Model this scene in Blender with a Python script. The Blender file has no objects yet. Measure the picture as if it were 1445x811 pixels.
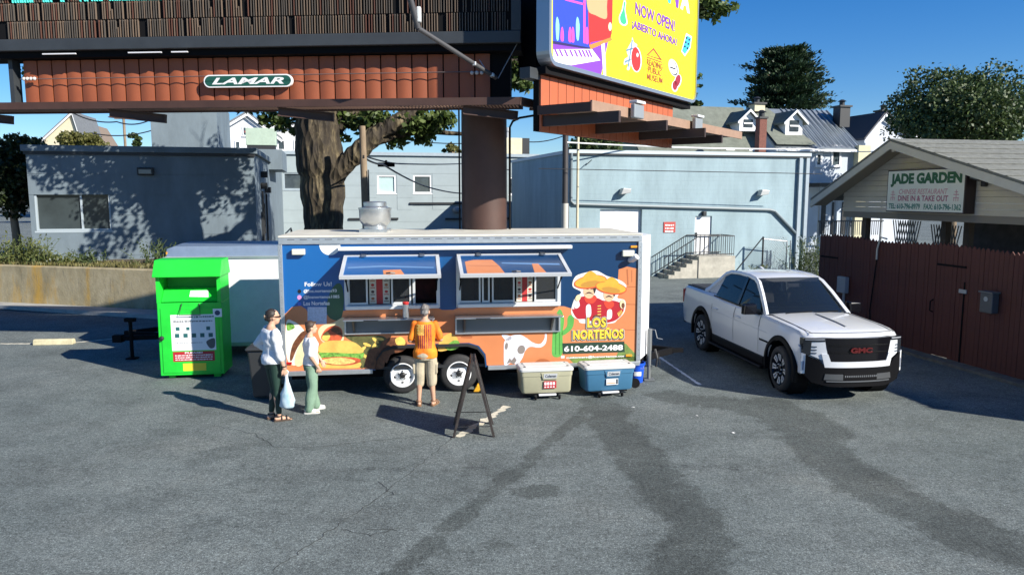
import bpy, bmesh, math, random
import numpy as np
from mathutils import Vector, Matrix
from mathutils.geometry import tessellate_polygon
SC = bpy.context.scene
COL = SC.collection
R = math.radians
# ------------------------------------------------------------------ camera, sky, sun, exposure
FPX, CX, CY, CAMH = 1060.0, 722.5, 405.5, 3.55          # focal length in photo pixels, centre, eye height
PITCH = math.atan(130.5 / FPX)
cam = bpy.data.cameras.new('camera'); camo = bpy.data.objects.new('camera', cam); COL.objects.link(camo)
cam.sensor_width = 36; cam.lens = FPX / 1445 * 36; cam.clip_start = .1; cam.clip_end = 3000
camo.location = (0, 0, CAMH); camo.rotation_euler = (R(90) - PITCH, 0, 0)
SC.camera = camo
SUN_AZ, SUN_EL = R(34), R(30)                          # sun to the right of the camera and behind it
sdir = Vector((math.cos(SUN_EL) * math.cos(SUN_AZ), -math.cos(SUN_EL) * math.sin(SUN_AZ), math.sin(SUN_EL)))
W = bpy.data.worlds.new('World'); SC.world = W; W.use_nodes = True
nt = W.node_tree; bg = nt.nodes['Background']
sky = nt.nodes.new('ShaderNodeTexSky'); sky.sky_type = 'NISHITA'; sky.sun_disc = False
sky.sun_elevation = SUN_EL; sky.sun_rotation = math.atan2(sdir.x, sdir.y)
sky.altitude = 100; sky.air_density = 1.0; sky.dust_density = .0; sky.ozone_density = 6.5
hs = nt.nodes.new('ShaderNodeHueSaturation'); hs.inputs['Saturation'].default_value = 1.25; hs.inputs['Hue'].default_value = .508; nt.links.new(sky.outputs[0], hs.inputs['Color'])   # the camera's vivid colour
nt.links.new(hs.outputs[0], bg.inputs[0]); bg.inputs[1].default_value = .079
sl = bpy.data.lights.new('sun', 'SUN'); so = bpy.data.objects.new('sun', sl); COL.objects.link(so)
sl.energy = 5.0; sl.angle = R(.5); sl.color = (1, .94, .84)
so.rotation_euler = (-sdir).to_track_quat('-Z', 'Y').to_euler(); so.location = (20, -20, 30)
SC.view_settings.view_transform = 'Standard'; SC.view_settings.look = 'None'
SC.view_settings.gamma = 1; SC.view_settings.exposure = .78; SC.view_settings.use_curve_mapping = False
SC.render.engine = 'CYCLES'

# ------------------------------------------------------------------ helpers
rnd = random.Random(7)
CAMP = Vector((0, 0, CAMH))
def ray(px, py):
    a, b = (px - CX) / FPX, (py - CY) / FPX
    return Vector((a, math.cos(PITCH) - b * math.sin(PITCH), -math.sin(PITCH) - b * math.cos(PITCH)))
def atY(px, py, Y):
    d = ray(px, py); return CAMP + d * (Y / d.y)
def atZ(px, py, z=0.):
    d = ray(px, py); return CAMP + d * ((z - CAMH) / d.z)
def project(p):
    q = Vector(p) - CAMP
    f = Vector((0, math.cos(PITCH), -math.sin(PITCH))); u = Vector((0, math.sin(PITCH), math.cos(PITCH)))
    return (CX + FPX * q.x / q.dot(f), CY - FPX * q.dot(u) / q.dot(f))

_m = {}
def M(name, col=(.5, .5, .5), rough=.6, metal=0., var=0., scale=4., bump=0., bscale=30., spec=.5, coat=0., trans=0.,
      alpha=1., var2=None, stretch=(1, 1, 1), emit=0.):
    """plain procedural surface: base colour broken up by noise, fine relief"""
    if name in _m: return _m[name]
    m = bpy.data.materials.new(name); m.use_nodes = True; n = m.node_tree; L = n.links
    b = n.nodes['Principled BSDF']; b.inputs['Roughness'].default_value = rough; b.inputs['Metallic'].default_value = metal
    b.inputs['Specular IOR Level'].default_value = spec; b.inputs['Coat Weight'].default_value = coat
    b.inputs['Transmission Weight'].default_value = trans; b.inputs['Alpha'].default_value = alpha
    b.inputs['Base Color'].default_value = (*col, 1)
    if emit: b.inputs['Emission Color'].default_value = (*col, 1); b.inputs['Emission Strength'].default_value = emit
    if var or bump:
        tc = n.nodes.new('ShaderNodeTexCoord'); mp = n.nodes.new('ShaderNodeMapping'); mp.inputs['Scale'].default_value = stretch
        L.new(tc.outputs['Object'], mp.inputs[0])
    if var:
        t = n.nodes.new('ShaderNodeTexNoise'); t.inputs['Scale'].default_value = scale; t.inputs['Detail'].default_value = 6
        t.inputs['Roughness'].default_value = .65
        L.new(mp.outputs[0], t.inputs[0]); r = n.nodes.new('ShaderNodeValToRGB')
        c2 = var2 or tuple(min(1, c * (1 + var)) for c in col)
        r.color_ramp.elements[0].position = .32; r.color_ramp.elements[1].position = .68
        r.color_ramp.elements[0].color = (*[c * (1 - var) for c in col], 1); r.color_ramp.elements[1].color = (*c2, 1)
        L.new(t.outputs[0], r.inputs[0]); L.new(r.outputs[0], b.inputs['Base Color'])
    if bump:
        t2 = n.nodes.new('ShaderNodeTexNoise'); t2.inputs['Scale'].default_value = bscale; t2.inputs['Detail'].default_value = 4
        L.new(mp.outputs[0], t2.inputs[0]); bp = n.nodes.new('ShaderNodeBump'); bp.inputs['Strength'].default_value = bump
        bp.inputs['Distance'].default_value = .02
        L.new(t2.outputs[0], bp.inputs['Height']); L.new(bp.outputs[0], b.inputs['Normal'])
    _m[name] = m; return m
def leafmat(name, c1, c2, transl=.35):
    if name in _m: return _m[name]
    m = bpy.data.materials.new(name); m.use_nodes = True; n = m.node_tree; L = n.links
    out = n.nodes['Material Output']; b = n.nodes['Principled BSDF']; b.inputs['Roughness'].default_value = .55
    g = n.nodes.new('ShaderNodeNewGeometry'); r = n.nodes.new('ShaderNodeValToRGB')
    r.color_ramp.elements[0].color = (*c1, 1); r.color_ramp.elements[1].color = (*c2, 1)
    L.new(g.outputs['Random Per Island'], r.inputs[0]); L.new(r.outputs[0], b.inputs['Base Color'])
    t = n.nodes.new('ShaderNodeBsdfTranslucent'); L.new(r.outputs[0], t.inputs[0])
    x = n.nodes.new('ShaderNodeMixShader'); x.inputs[0].default_value = transl
    L.new(b.outputs[0], x.inputs[1]); L.new(t.outputs[0], x.inputs[2]); L.new(x.outputs[0], out.inputs[0])
    _m[name] = m; return m

def tag(o, label=None, cat=None, group=None, kind=None):
    if label: o['label'] = label
    if cat: o['category'] = cat
    if group: o['group'] = group
    if kind: o['kind'] = kind
    return o
def thing(name, label, cat, loc=(0, 0, 0), rz=0., group=None):
    o = bpy.data.objects.new(name, None); COL.objects.link(o); o.empty_display_size = .2
    o.location = loc; o.rotation_euler = (0, 0, rz); return tag(o, label, cat, group)
def copy_tree(o, parent=None):
    c = o.copy(); COL.objects.link(c); c.parent = parent
    for ch in [k for k in bpy.data.objects if k.parent == o]: copy_tree(ch, c)
    return c
def wmat(o):
    m = o.matrix_basis.copy() if o.parent is None else wmat(o.parent) @ o.matrix_parent_inverse @ o.matrix_basis
    return m
def V(*a): return Vector(a)
def frame_of(d):
    d = Vector(d).normalized(); a = V(0, 0, 1) if abs(d.z) < .95 else V(1, 0, 0)
    x = d.cross(a).normalized(); return x, d.cross(x).normalized()

BAKE = None                                                # optional placement applied to everything built while it is set
class MB:
    def __init__(s): s.v = []; s.f = []; s.m = []
    def add(s, vs, fs, mi=0):
        k = len(s.v); s.v += [tuple(p) for p in vs]; s.f += [tuple(i + k for i in f) for f in fs]; s.m += [mi] * len(fs); return s
    def box(s, c, size, rz=0., mi=0, mat=None):
        x, y, z = [k / 2 for k in size]
        vs = [V(i * x, j * y, k * z) for i in (-1, 1) for j in (-1, 1) for k in (-1, 1)]
        rot = mat or Matrix.Rotation(rz, 3, 'Z'); vs = [rot @ p + Vector(c) for p in vs]
        return s.add(vs, [(0, 1, 3, 2), (4, 6, 7, 5), (0, 4, 5, 1), (2, 3, 7, 6), (0, 2, 6, 4), (1, 5, 7, 3)], mi)
    def b2(s, a, b, mi=0):
        return s.box([(p + q) / 2 for p, q in zip(a, b)], [abs(q - p) for p, q in zip(a, b)], 0, mi)
    def beam(s, a, b, w, h, mi=0, up=(0, 0, 1)):
        a, b = Vector(a), Vector(b); d = (b - a).normalized(); u = Vector(up)
        x = d.cross(u).normalized() if abs(d.dot(u)) < .98 else d.cross(V(1, 0, 0)).normalized(); u = x.cross(d).normalized()
        vs = [p + x * i * w / 2 + u * j * h / 2 for p in (a, b) for i, j in ((-1, -1), (1, -1), (1, 1), (-1, 1))]
        return s.add(vs, [(3, 2, 1, 0), (4, 5, 6, 7), (0, 1, 5, 4), (1, 2, 6, 5), (2, 3, 7, 6), (3, 0, 4, 7)], mi)
    def tube(s, pts, rad, n=8, mi=0, cap=True):
        pts = [Vector(p) for p in pts]; rad = [rad] * len(pts) if not hasattr(rad, '__len__') else rad
        vs = []; x0 = None
        for i, p in enumerate(pts):
            d = (pts[min(i + 1, len(pts) - 1)] - pts[max(i - 1, 0)]).normalized()
            if x0 is None: x, y = frame_of(d)
            else:
                x = (x0 - d * x0.dot(d)).normalized(); y = d.cross(x)
            x0 = x
            for k in range(n):
                a = 2 * math.pi * k / n; vs.append(p + (x * math.cos(a) + y * math.sin(a)) * rad[i])
        fs = [(i * n + k, i * n + (k + 1) % n, (i + 1) * n + (k + 1) % n, (i + 1) * n + k) for i in range(len(pts) - 1) for k in range(n)]
        if cap: fs += [tuple(range(n - 1, -1, -1)), tuple((len(pts) - 1) * n + k for k in range(n))]
        return s.add(vs, fs, mi)
    def lathe(s, prof, c=(0, 0, 0), axis=(0, 0, 1), n=24, mi=0, cap=True):
        """prof: (radius, height) pairs along axis"""
        c = Vector(c); ax = Vector(axis).normalized(); x, y = frame_of(ax); vs = []
        for r, h in prof:
            for k in range(n):
                a = 2 * math.pi * k / n; vs.append(c + ax * h + (x * math.cos(a) + y * math.sin(a)) * max(r, 1e-4))
        fs = [(i * n + k, i * n + (k + 1) % n, (i + 1) * n + (k + 1) % n, (i + 1) * n + k) for i in range(len(prof) - 1) for k in range(n)]
        if cap: fs += [tuple(range(n - 1, -1, -1)), tuple((len(prof) - 1) * n + k for k in range(n))]
        return s.add(vs, fs, mi)
    def prism(s, poly, o, u, v, n, depth, mi=0):
        """2-D outline in axes u,v from o, thickened by depth along n"""
        o, u, v, n = Vector(o), Vector(u), Vector(v), Vector(n); k = len(poly)
        a = [o + u * p[0] + v * p[1] for p in poly]; vs = a + [p + n * depth for p in a]
        return s.add(vs, [tuple(range(k - 1, -1, -1)), tuple(range(k, 2 * k))] + [(i, (i + 1) % k, k + (i + 1) % k, k + i) for i in range(k)], mi)
    def loft(s, secs, closed=True, cap=True, mi=0):
        n = len(secs[0]); vs = [p for q in secs for p in q]; m = n if closed else n - 1
        fs = [(i * n + k, i * n + (k + 1) % n, (i + 1) * n + (k + 1) % n, (i + 1) * n + k) for i in range(len(secs) - 1) for k in range(m)]
        if cap: fs += [tuple(range(n - 1, -1, -1)), tuple((len(secs) - 1) * n + k for k in range(n))]
        return s.add(vs, fs, mi)
    def ell(s, c, r, n=12, m=8, rot=None, mi=0):
        c = Vector(c); vs = []; rot = rot or Matrix.Identity(3)
        r = r if hasattr(r, '__len__') else (r, r, r)
        for i in range(m + 1):
            t = math.pi * i / m
            for k in range(n):
                a = 2 * math.pi * k / n
                vs.append(c + rot @ V(r[0] * math.sin(t) * math.cos(a), r[1] * math.sin(t) * math.sin(a), r[2] * math.cos(t)))
        return s.add(vs, [(i * n + k, (i + 1) * n + k, (i + 1) * n + (k + 1) % n, i * n + (k + 1) % n) for i in range(m) for k in range(n)], mi)
    def mesh(s, name='mesh'):
        me = bpy.data.meshes.new(name); me.from_pydata(s.v, [], s.f); return me
    def build(s, name, mats, parent=None, smooth=False, bevel=0., world=True, angle=40, seg=2, weld=False, flat_normals=True):
        me = bpy.data.meshes.new(name); me.from_pydata(s.v if BAKE is None else [tuple(BAKE @ Vector(q)) for q in s.v], [], s.f)
        mats = mats if isinstance(mats, (list, tuple)) else [mats]
        for m in mats: me.materials.append(m)
        if len(mats) > 1: me.polygons.foreach_set('material_index', s.m)
        bm = bmesh.new(); bm.from_mesh(me)
        if weld: bmesh.ops.remove_doubles(bm, verts=bm.verts, dist=1e-4)
        bmesh.ops.recalc_face_normals(bm, faces=bm.faces) if flat_normals else None
        bm.to_mesh(me); bm.free()
        if smooth:
            me.polygons.foreach_set('use_smooth', [True] * len(me.polygons))
            if angle < 180: me.set_sharp_from_angle(angle=R(angle))
        return link(name, me, parent, world, bevel, seg)
def link(name, me, parent=None, world=True, bevel=0., seg=2):
    o = bpy.data.objects.new(name, me); COL.objects.link(o)
    if parent is not None:
        o.parent = parent
        if world: o.matrix_parent_inverse = wmat(parent).inverted()
    if bevel:
        b = o.modifiers.new('bevel', 'BEVEL'); b.width = bevel; b.segments = seg; b.limit_method = 'ANGLE'; b.angle_limit = R(35)
    return o

class Pln:
    """a flat face in the place: origin o, axes u (along), v (up), n (outward)"""
    def __init__(s, o, u, v=(0, 0, 1), n=None):
        s.o, s.u, s.v = Vector(o), Vector(u).normalized(), Vector(v).normalized()
        s.n = Vector(n).normalized() if n is not None else s.u.cross(s.v).normalized()
    def at(s, a, b, k=0.): return s.o + s.u * a + s.v * b + s.n * k
    def px(s, x, y):
        d = ray(x, y); t = (s.o - CAMP).dot(s.n) / d.dot(s.n); p = CAMP + d * t - s.o; return (p.dot(s.u), p.dot(s.v))
    def P(s, pts): return [s.px(*p) for p in pts]
    def poly(s, mb, uv, k, mi=0): mb.add([s.at(a, b, k) for a, b in uv], [tuple(range(len(uv)))], mi); return mb
    def holes(s, mb, outer, holes, k, mi=0, back=None):
        rings = [outer] + holes; pts = [p for r in rings for p in r]
        tris = tessellate_polygon([[V(a, b, 0) for a, b in r] for r in rings])
        mb.add([s.at(a, b, k) for a, b in pts], [tuple(t) for t in tris], mi)
        if back is not None:
            for r in rings:
                n = len(r); q = [s.at(a, b, k) for a, b in r] + [s.at(a, b, back) for a, b in r]
                mb.add(q, [(i, (i + 1) % n, n + (i + 1) % n, n + i) for i in range(n)], mi)
            mb.add([s.at(a, b, back) for a, b in pts], [tuple(t) for t in tris], mi)
        return mb
    def box(s, mb, a0, a1, b0, b1, k0, k1, mi=0):
        vs = [s.at(a, b, k) for a in (a0, a1) for b in (b0, b1) for k in (k0, k1)]
        return mb.add(vs, [(0, 1, 3, 2), (4, 6, 7, 5), (0, 4, 5, 1), (2, 3, 7, 6), (0, 2, 6, 4), (1, 5, 7, 3)], mi)
def curve(pts, n=6):
    """closed smooth outline through points"""
    out = []; k = len(pts)
    for i in range(k):
        p0, p1, p2, p3 = [np.array(pts[(i + j - 1) % k], float) for j in range(4)]
        for q in range(n):
            t = q / n; out.append(tuple(.5 * ((2 * p1) + (-p0 + p2) * t + (2 * p0 - 5 * p1 + 4 * p2 - p3) * t * t + (-p0 + 3 * p1 - 3 * p2 + p3) * t ** 3)))
    return out
def oval(cx, cy, rx, ry, rot=0, n=20):
    c, s = math.cos(R(rot)), math.sin(R(rot)); o = []
    for k in range(n):
        a = 2 * math.pi * k / n; x, y = rx * math.cos(a), ry * math.sin(a); o.append((cx + x * c - y * s, cy + x * s + y * c))
    return o
def rect(x0, y0, x1, y1): return [(x0, y0), (x1, y0), (x1, y1), (x0, y1)]
def rrect(x0, y0, x1, y1, r, n=4):
    o = []
    for cx, cy, a0 in ((x1 - r, y1 - r, 0), (x0 + r, y1 - r, 90), (x0 + r, y0 + r, 180), (x1 - r, y0 + r, 270)):
        for k in range(n + 1): a = R(a0 + 90 * k / n); o.append((cx + r * math.cos(a), cy + r * math.sin(a)))
    return o
def text(name, s, m, parent, pl, x0, x1, y0, y1, k, bold=0., shear=0., extr=.0006, space=1., local=False):
    """lettering fitted into plane rectangle x0..x1, y0..y1 (plane metres)"""
    cu = bpy.data.curves.new(name, 'FONT'); cu.body = s; cu.offset = bold; cu.shear = shear; cu.extrude = .002; cu.resolution_u = 3; cu.space_character = space
    ob = bpy.data.objects.new(name, cu); COL.objects.link(ob); dg = bpy.context.evaluated_depsgraph_get(); dg.update()
    me = bpy.data.meshes.new_from_object(ob.evaluated_get(dg)); bpy.data.objects.remove(ob); bpy.data.curves.remove(cu)
    co = np.empty(len(me.vertices) * 3); me.vertices.foreach_get('co', co); co = co.reshape(-1, 3)
    lo, hi = co.min(0), co.max(0)
    a = x0 + (co[:, 0] - lo[0]) / (hi[0] - lo[0]) * (x1 - x0); b = y0 + (co[:, 1] - lo[1]) / (hi[1] - lo[1]) * (y1 - y0)
    kk = k + np.where(co[:, 2] > 0, extr, 0)
    w = np.array(pl.o)[None] + a[:, None] * np.array(pl.u) + b[:, None] * np.array(pl.v) + kk[:, None] * np.array(pl.n)
    if BAKE is not None: B_ = np.array(BAKE); w = w @ B_[:3, :3].T + B_[:3, 3]
    me.vertices.foreach_set('co', w.ravel()); me.materials.clear(); me.materials.append(m); me.update()
    return link(name, me, parent)
def scrawl(name, m, parent, pl, x0, x1, y0, y1, k, seed=1):
    """a line of print too small to read in the photograph: broken strokes, no letters"""
    r = random.Random(seed); mb = MB(); x = x0; h = y1 - y0
    while x < x1 - h * .4:
        w = min(h * r.uniform(.5, 1.6), x1 - x); pl.poly(mb, rect(x, y0 + h * r.uniform(0, .2), x + w, y1 - h * r.uniform(0, .2)), k); x += w + h * r.uniform(.2, .6)
    return tag(mb.build(name, m, parent), kind='stuff')
def textpx(name, s, m, parent, pl, px0, py0, px1, py1, k, **kw):
    """same, the rectangle given by two photo corners (left-bottom, right-top) seen on that plane"""
    a, b = pl.px(px0, py0), pl.px(px1, py1); return text(name, s, m, parent, pl, a[0], b[0], a[1], b[1], k, **kw)
def remeshed(mb, name, mats, parent, voxel=.012, smooth=4, world=True, fac=.5):
    """melt overlapping closed shapes into one continuous skin"""
    me = mb.mesh(name); bm = bmesh.new(); bm.from_mesh(me); bmesh.ops.recalc_face_normals(bm, faces=bm.faces); bm.to_mesh(me); bm.free()
    o = bpy.data.objects.new(name, me); COL.objects.link(o)
    r = o.modifiers.new('r', 'REMESH'); r.mode = 'VOXEL'; r.voxel_size = voxel
    s = o.modifiers.new('s', 'SMOOTH'); s.iterations = smooth; s.factor = fac
    dg = bpy.context.evaluated_depsgraph_get(); dg.update()
    m2 = bpy.data.meshes.new_from_object(o.evaluated_get(dg)); bpy.data.objects.remove(o); bpy.data.meshes.remove(me)
    m2.name = name; m2.materials.clear()
    for m in (mats if isinstance(mats, (list, tuple)) else [mats]): m2.materials.append(m)
    m2.polygons.foreach_set('use_smooth', [True] * len(m2.polygons))
    return link(name, m2, parent, world)
def leaves(name, pts, size, m, parent=None, seed=1, asp=.7, fold=.25, dirs=None):
    """one mesh of many small bent leaf faces at pts"""
    g = np.random.default_rng(seed); pts = np.asarray(pts, float); n = len(pts)
    d = g.normal(size=(n, 3)) if dirs is None else np.asarray(dirs) + g.normal(size=(n, 3)) * .35
    d /= np.linalg.norm(d, axis=1)[:, None]; q = g.normal(size=(n, 3)); w = np.cross(d, q); w /= np.linalg.norm(w, axis=1)[:, None]; h = np.cross(d, w)
    sz = size * g.uniform(.6, 1.3, n)[:, None]
    v = np.stack([pts - d * sz * .5, pts + w * sz * asp * .5 + h * sz * fold * .3, pts + d * sz * .5, pts - w * sz * asp * .5 + h * sz * fold * .3], 1)
    me = bpy.data.meshes.new(name); me.vertices.add(4 * n); me.vertices.foreach_set('co', v.ravel())
    me.loops.add(4 * n); me.loops.foreach_set('vertex_index', np.arange(4 * n, dtype=np.int32))
    me.polygons.add(n); me.polygons.foreach_set('loop_start', np.arange(0, 4 * n, 4, dtype=np.int32)); me.update(calc_edges=True)
    me.materials.append(m); return link(name, me, parent)
ASP = 14 * math.pi / 180                                   # the street grid stands 14 degrees off the camera axis
GU = V(math.cos(ASP), math.sin(ASP), 0); GV = V(-math.sin(ASP), math.cos(ASP), 0)
# ------------------------------------------------------------------ ground
def gz(x, y):
    t = np.clip((y - 20) / 15, 0, 1); a = -.34 * t * t * (3 - 2 * t)          # the lot falls a little towards the warehouse
    b = 1.28 * np.clip((y - 24 + (x + 13) * .1) / 3, 0, 1) * np.clip((-x - 17.2) / 2, 0, 1)   # rises past the retaining wall
    return a + b
def dist_poly(X, Y, pts):
    D = np.full(X.shape, 1e9)
    for (x0, y0), (x1, y1) in zip(pts[:-1], pts[1:]):
        dx, dy = x1 - x0, y1 - y0; t = np.clip(((X - x0) * dx + (Y - y0) * dy) / (dx * dx + dy * dy + 1e-9), 0, 1)
        D = np.minimum(D, np.hypot(X - x0 - t * dx, Y - y0 - t * dy))
    return D
def gpx(pts): return [tuple(atZ(*p)[:2]) for p in pts]
xs = np.concatenate([-np.geomspace(420, 11, 26), np.arange(-10.5, 12.01, .1), np.geomspace(12.6, 420, 26)])
ys = np.concatenate([np.linspace(-60, 4.5, 12), np.arange(5, 19.01, .1), np.arange(19.5, 45, .8), np.geomspace(46, 900, 22)])
X, Y = np.meshgrid(xs, ys); Z = gz(X, Y)
def streak(pts, w): return np.clip(1.5 - dist_poly(X, Y, gpx(pts)) / w, 0, 1)
stain = np.maximum.reduce([
    streak([(845, 565), (868, 600), (895, 640), (935, 680), (968, 720), (985, 760), (968, 830)], .40),
    streak([(955, 560), (1060, 575), (1130, 600), (1165, 645), (1235, 690), (1330, 735), (1470, 790)], .52),
    streak([(1085, 566), (1150, 590), (1175, 612)], .34), streak([(738, 695), (772, 692)], .22),
    .85 * streak([(842, 565), (790, 612), (740, 655), (640, 738), (550, 815)], .15), .55 * streak([(700, 762), (620, 811)], .3)])
faint = np.maximum.reduce([.8 * streak([(920, 657), (1090, 662)], .12), .7 * streak([(350, 655), (480, 662), (700, 660)], .12), .6 * streak([(60, 660), (140, 662)], .15),
    .5 * streak([(250, 735), (360, 735)], .3), .5 * streak([(1240, 560), (1330, 575)], .22), .35 * streak([(30, 622), (300, 640)], .3)])
nx, ny = len(xs), len(ys); idx = np.arange(nx * ny).reshape(ny, nx)
q = np.stack([idx[:-1, :-1], idx[:-1, 1:], idx[1:, 1:], idx[1:, :-1]], -1).reshape(-1, 4)
me = bpy.data.meshes.new('ground'); me.from_pydata(np.stack([X, Y, Z], -1).reshape(-1, 3).tolist(), [], q.tolist())
for nm, a in (('stain', stain), ('faint', faint)):
    at = me.attributes.new(nm, 'FLOAT', 'POINT'); at.data.foreach_set('value', a.ravel().astype(np.float32))
me.polygons.foreach_set('use_smooth', [True] * len(me.polygons))
def asphalt():
    m = bpy.data.materials.new('asphalt'); m.use_nodes = True; n = m.node_tree; L = n.links; b = n.nodes['Principled BSDF']
    N = n.nodes.new; tc = N('ShaderNodeTexCoord')
    def noise(sc, det=5, rough=.6):
        t = N('ShaderNodeTexNoise'); t.inputs['Scale'].default_value = sc; t.inputs['Detail'].default_value = det; t.inputs['Roughness'].default_value = rough
        L.new(tc.outputs['Object'], t.inputs[0]); return t.outputs[0]
    def ramp(src, stops):
        r = N('ShaderNodeValToRGB'); e = r.color_ramp.elements
        while len(e) < len(stops): e.new(.5)
        for k, (p, c) in enumerate(stops): e[k].position = p; e[k].color = (*(c if hasattr(c, '__len__') else (c, c, c)), 1)
        L.new(src, r.inputs[0]); return r.outputs[0]
    def math_(op, a, c):
        k = N('ShaderNodeMath'); k.operation = op
        for i, v in enumerate((a, c)):
            if isinstance(v, (int, float)): k.inputs[i].default_value = v
            else: L.new(v, k.inputs[i])
        return k.outputs[0]
    def mix(f, a, c, mode='MIX'):
        k = N('ShaderNodeMixRGB'); k.blend_type = mode
        for i, v in enumerate((f, a, c)):
            if isinstance(v, (int, float)): k.inputs[i].default_value = v
            elif isinstance(v, tuple): k.inputs[i].default_value = (*v, 1)
            else: L.new(v, k.inputs[i])
        return k.outputs[0]
    base = ramp(noise(.35, 8, .7), [(.3, (.114, .136, .132)), (.55, (.152, .174, .167)), (.75, (.192, .208, .192))])
    grain = ramp(noise(60, 2, .8), [(.28, .34), (.5, .95), (.62, 1.35), (.72, 2.6)])
    c = mix(1., base, grain, 'MULTIPLY')
    c = mix(1., c, ramp(noise(24, 3, .7), [(.30, .58), (.48, .98), (.60, 1.12), (.72, 1.7)]), 'MULTIPLY')
    c = mix(1., c, ramp(noise(6, 6, .8), [(.3, .70), (.6, 1.10)]), 'MULTIPLY')
    c = mix(1., c, ramp(noise(.9, 5, .65), [(.34, .78), (.56, 1.06)]), 'MULTIPLY')
    at = N('ShaderNodeAttribute'); at.attribute_name = 'stain'; a2 = N('ShaderNodeAttribute'); a2.attribute_name = 'faint'
    w = math_('ADD', at.outputs['Fac'], math_('MULTIPLY', math_('SUBTRACT', noise(1.7, 10, .78), .5), 3.0))
    c = mix(ramp(w, [(.50, 0.), (.78, 1.)]), c, mix(1., c, (.62, .62, .61), 'MULTIPLY'))
    f = math_('MULTIPLY', a2.outputs['Fac'], ramp(noise(5, 6, .8), [(.47, 0.), (.6, 1.)]))
    c = mix(f, c, mix(1., c, (.36, .36, .37), 'MULTIPLY'))
    L.new(c, b.inputs['Base Color']); b.inputs['Roughness'].default_value = .86; b.inputs['Specular IOR Level'].default_value = .3
    bp = N('ShaderNodeBump'); bp.inputs['Strength'].default_value = .55; bp.inputs['Distance'].default_value = .012
    L.new(noise(75, 3, .7), bp.inputs['Height']); L.new(bp.outputs[0], b.inputs['Normal']); return m
me.materials.append(asphalt()); g = link('ground', me); tag(g, 'worn grey asphalt of the parking lot', None, None, 'structure')
def ribbon(mb, pts, w, z=.004, jag=0., seed=3, mi=0, taper=False):
    r = random.Random(seed); P2 = []
    for (x0, y0), (x1, y1) in zip(pts[:-1], pts[1:]):
        k = max(2, int(math.hypot(x1 - x0, y1 - y0) / .07))
        for i in range(k): P2.append(V(x0 + (x1 - x0) * i / k + r.uniform(-jag, jag), y0 + (y1 - y0) * i / k + r.uniform(-jag, jag), 0))
    P2.append(V(*pts[-1], 0)); vs = []
    for i, p in enumerate(P2):
        d = (P2[min(i + 1, len(P2) - 1)] - P2[max(i - 1, 0)]); d = V(d.y, -d.x, 0).normalized(); ww = w * r.uniform(.55, 1.25) if jag else w
        zz = float(gz(np.array(p.x), np.array(p.y))) + z; vs += [p + d * ww / 2 + V(0, 0, zz), p - d * ww / 2 + V(0, 0, zz)]
    mb.add(vs, [(2 * i, 2 * i + 1, 2 * i + 3, 2 * i + 2) for i in range(len(P2) - 1)], mi)
crk = M('crack tar', (.042, .046, .046), .95)
cl = [[(660, 598), (600, 650), (560, 680), (535, 700), (470, 745), (385, 805)], [(535, 680), (555, 697), (540, 703)], [(300, 600), (360, 612), (385, 630), (430, 632), (520, 622), (600, 615), (640, 612)],
      [(560, 745), (525, 755), (480, 747)], [(520, 745), (560, 748)]]
for i, p in enumerate(cl):
    mb = MB(); ribbon(mb, gpx(p), .011, .0035, .026, i)
    tag(mb.build('ground_crack', crk), kind='structure')
paint = M('worn line paint', (.62, .58, .46), .8, var=.25, scale=14, bump=.3)
mb = MB(); ribbon(mb, gpx([(645, 617), (672, 600), (690, 590), (716, 573)]), .13, .005, .03, 5); tag(mb.build('painted_line', paint), kind='structure')
mb = MB(); ribbon(mb, gpx([(925, 500), (988, 543)]), .07, .005, .004, 6); tag(mb.build('painted_line', M('white line paint', (.62, .63, .62), .8, var=.2, scale=10)), kind='structure')
mb = MB(); ribbon(mb, gpx([(0, 485), (45, 485)]), .12, .005, .02, 8); tag(mb.build('painted_line', paint), kind='structure')
mb = MB(); ribbon(mb, gpx([(100, 484), (222, 472)]), .10, .005, .02, 9); tag(mb.build('painted_line', paint), kind='structure')
# pavement under the retaining wall, kerb
a, b, c, d = [atZ(*p) for p in ((-160, 421), (240, 442.5), (240, 451), (-160, 424))]
mb = MB(); k = [V(p.x, p.y, 0) for p in (a, b, c, d)]; mb.add([p + V(0, 0, .1) for p in k] + [p - V(0, 0, .02) for p in k], [(0, 1, 2, 3), (3, 2, 6, 7), (0, 4, 5, 1), (1, 5, 6, 2), (0, 3, 7, 4)])
tag(mb.build('pavement', M('pavement concrete', (.34, .34, .32), .85, var=.2, scale=3, bump=.2)), kind='structure')
# light concrete apron of the side street right of the trailers is the same asphalt; gutter strip by the warehouse
p = [atZ(905, 386, -.34), atZ(1140, 383.5, -.34), atZ(1140, 380, -.34), atZ(905, 382, -.34)]
# concrete wheel stop
p0, p1 = atZ(46, 487), atZ(102, 486); d = (p1 - p0).normalized(); n_ = V(-d.y, d.x, 0)
mb = MB(); mb.loft([[q + n_ * a + V(0, 0, z) for a, z in ((0, 0), (.02, .10), (.05, .13), (.13, .13), (.17, .10), (.19, 0))] for q in (p0, p0 + d * .02, p1)])
tag(mb.build('wheel_stop', M('stop concrete', (.52, .47, .30), .8, var=.2, scale=6, bump=.2), bevel=.01), 'short pale yellow concrete wheel stop lying on the asphalt', 'wheel stop')
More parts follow.
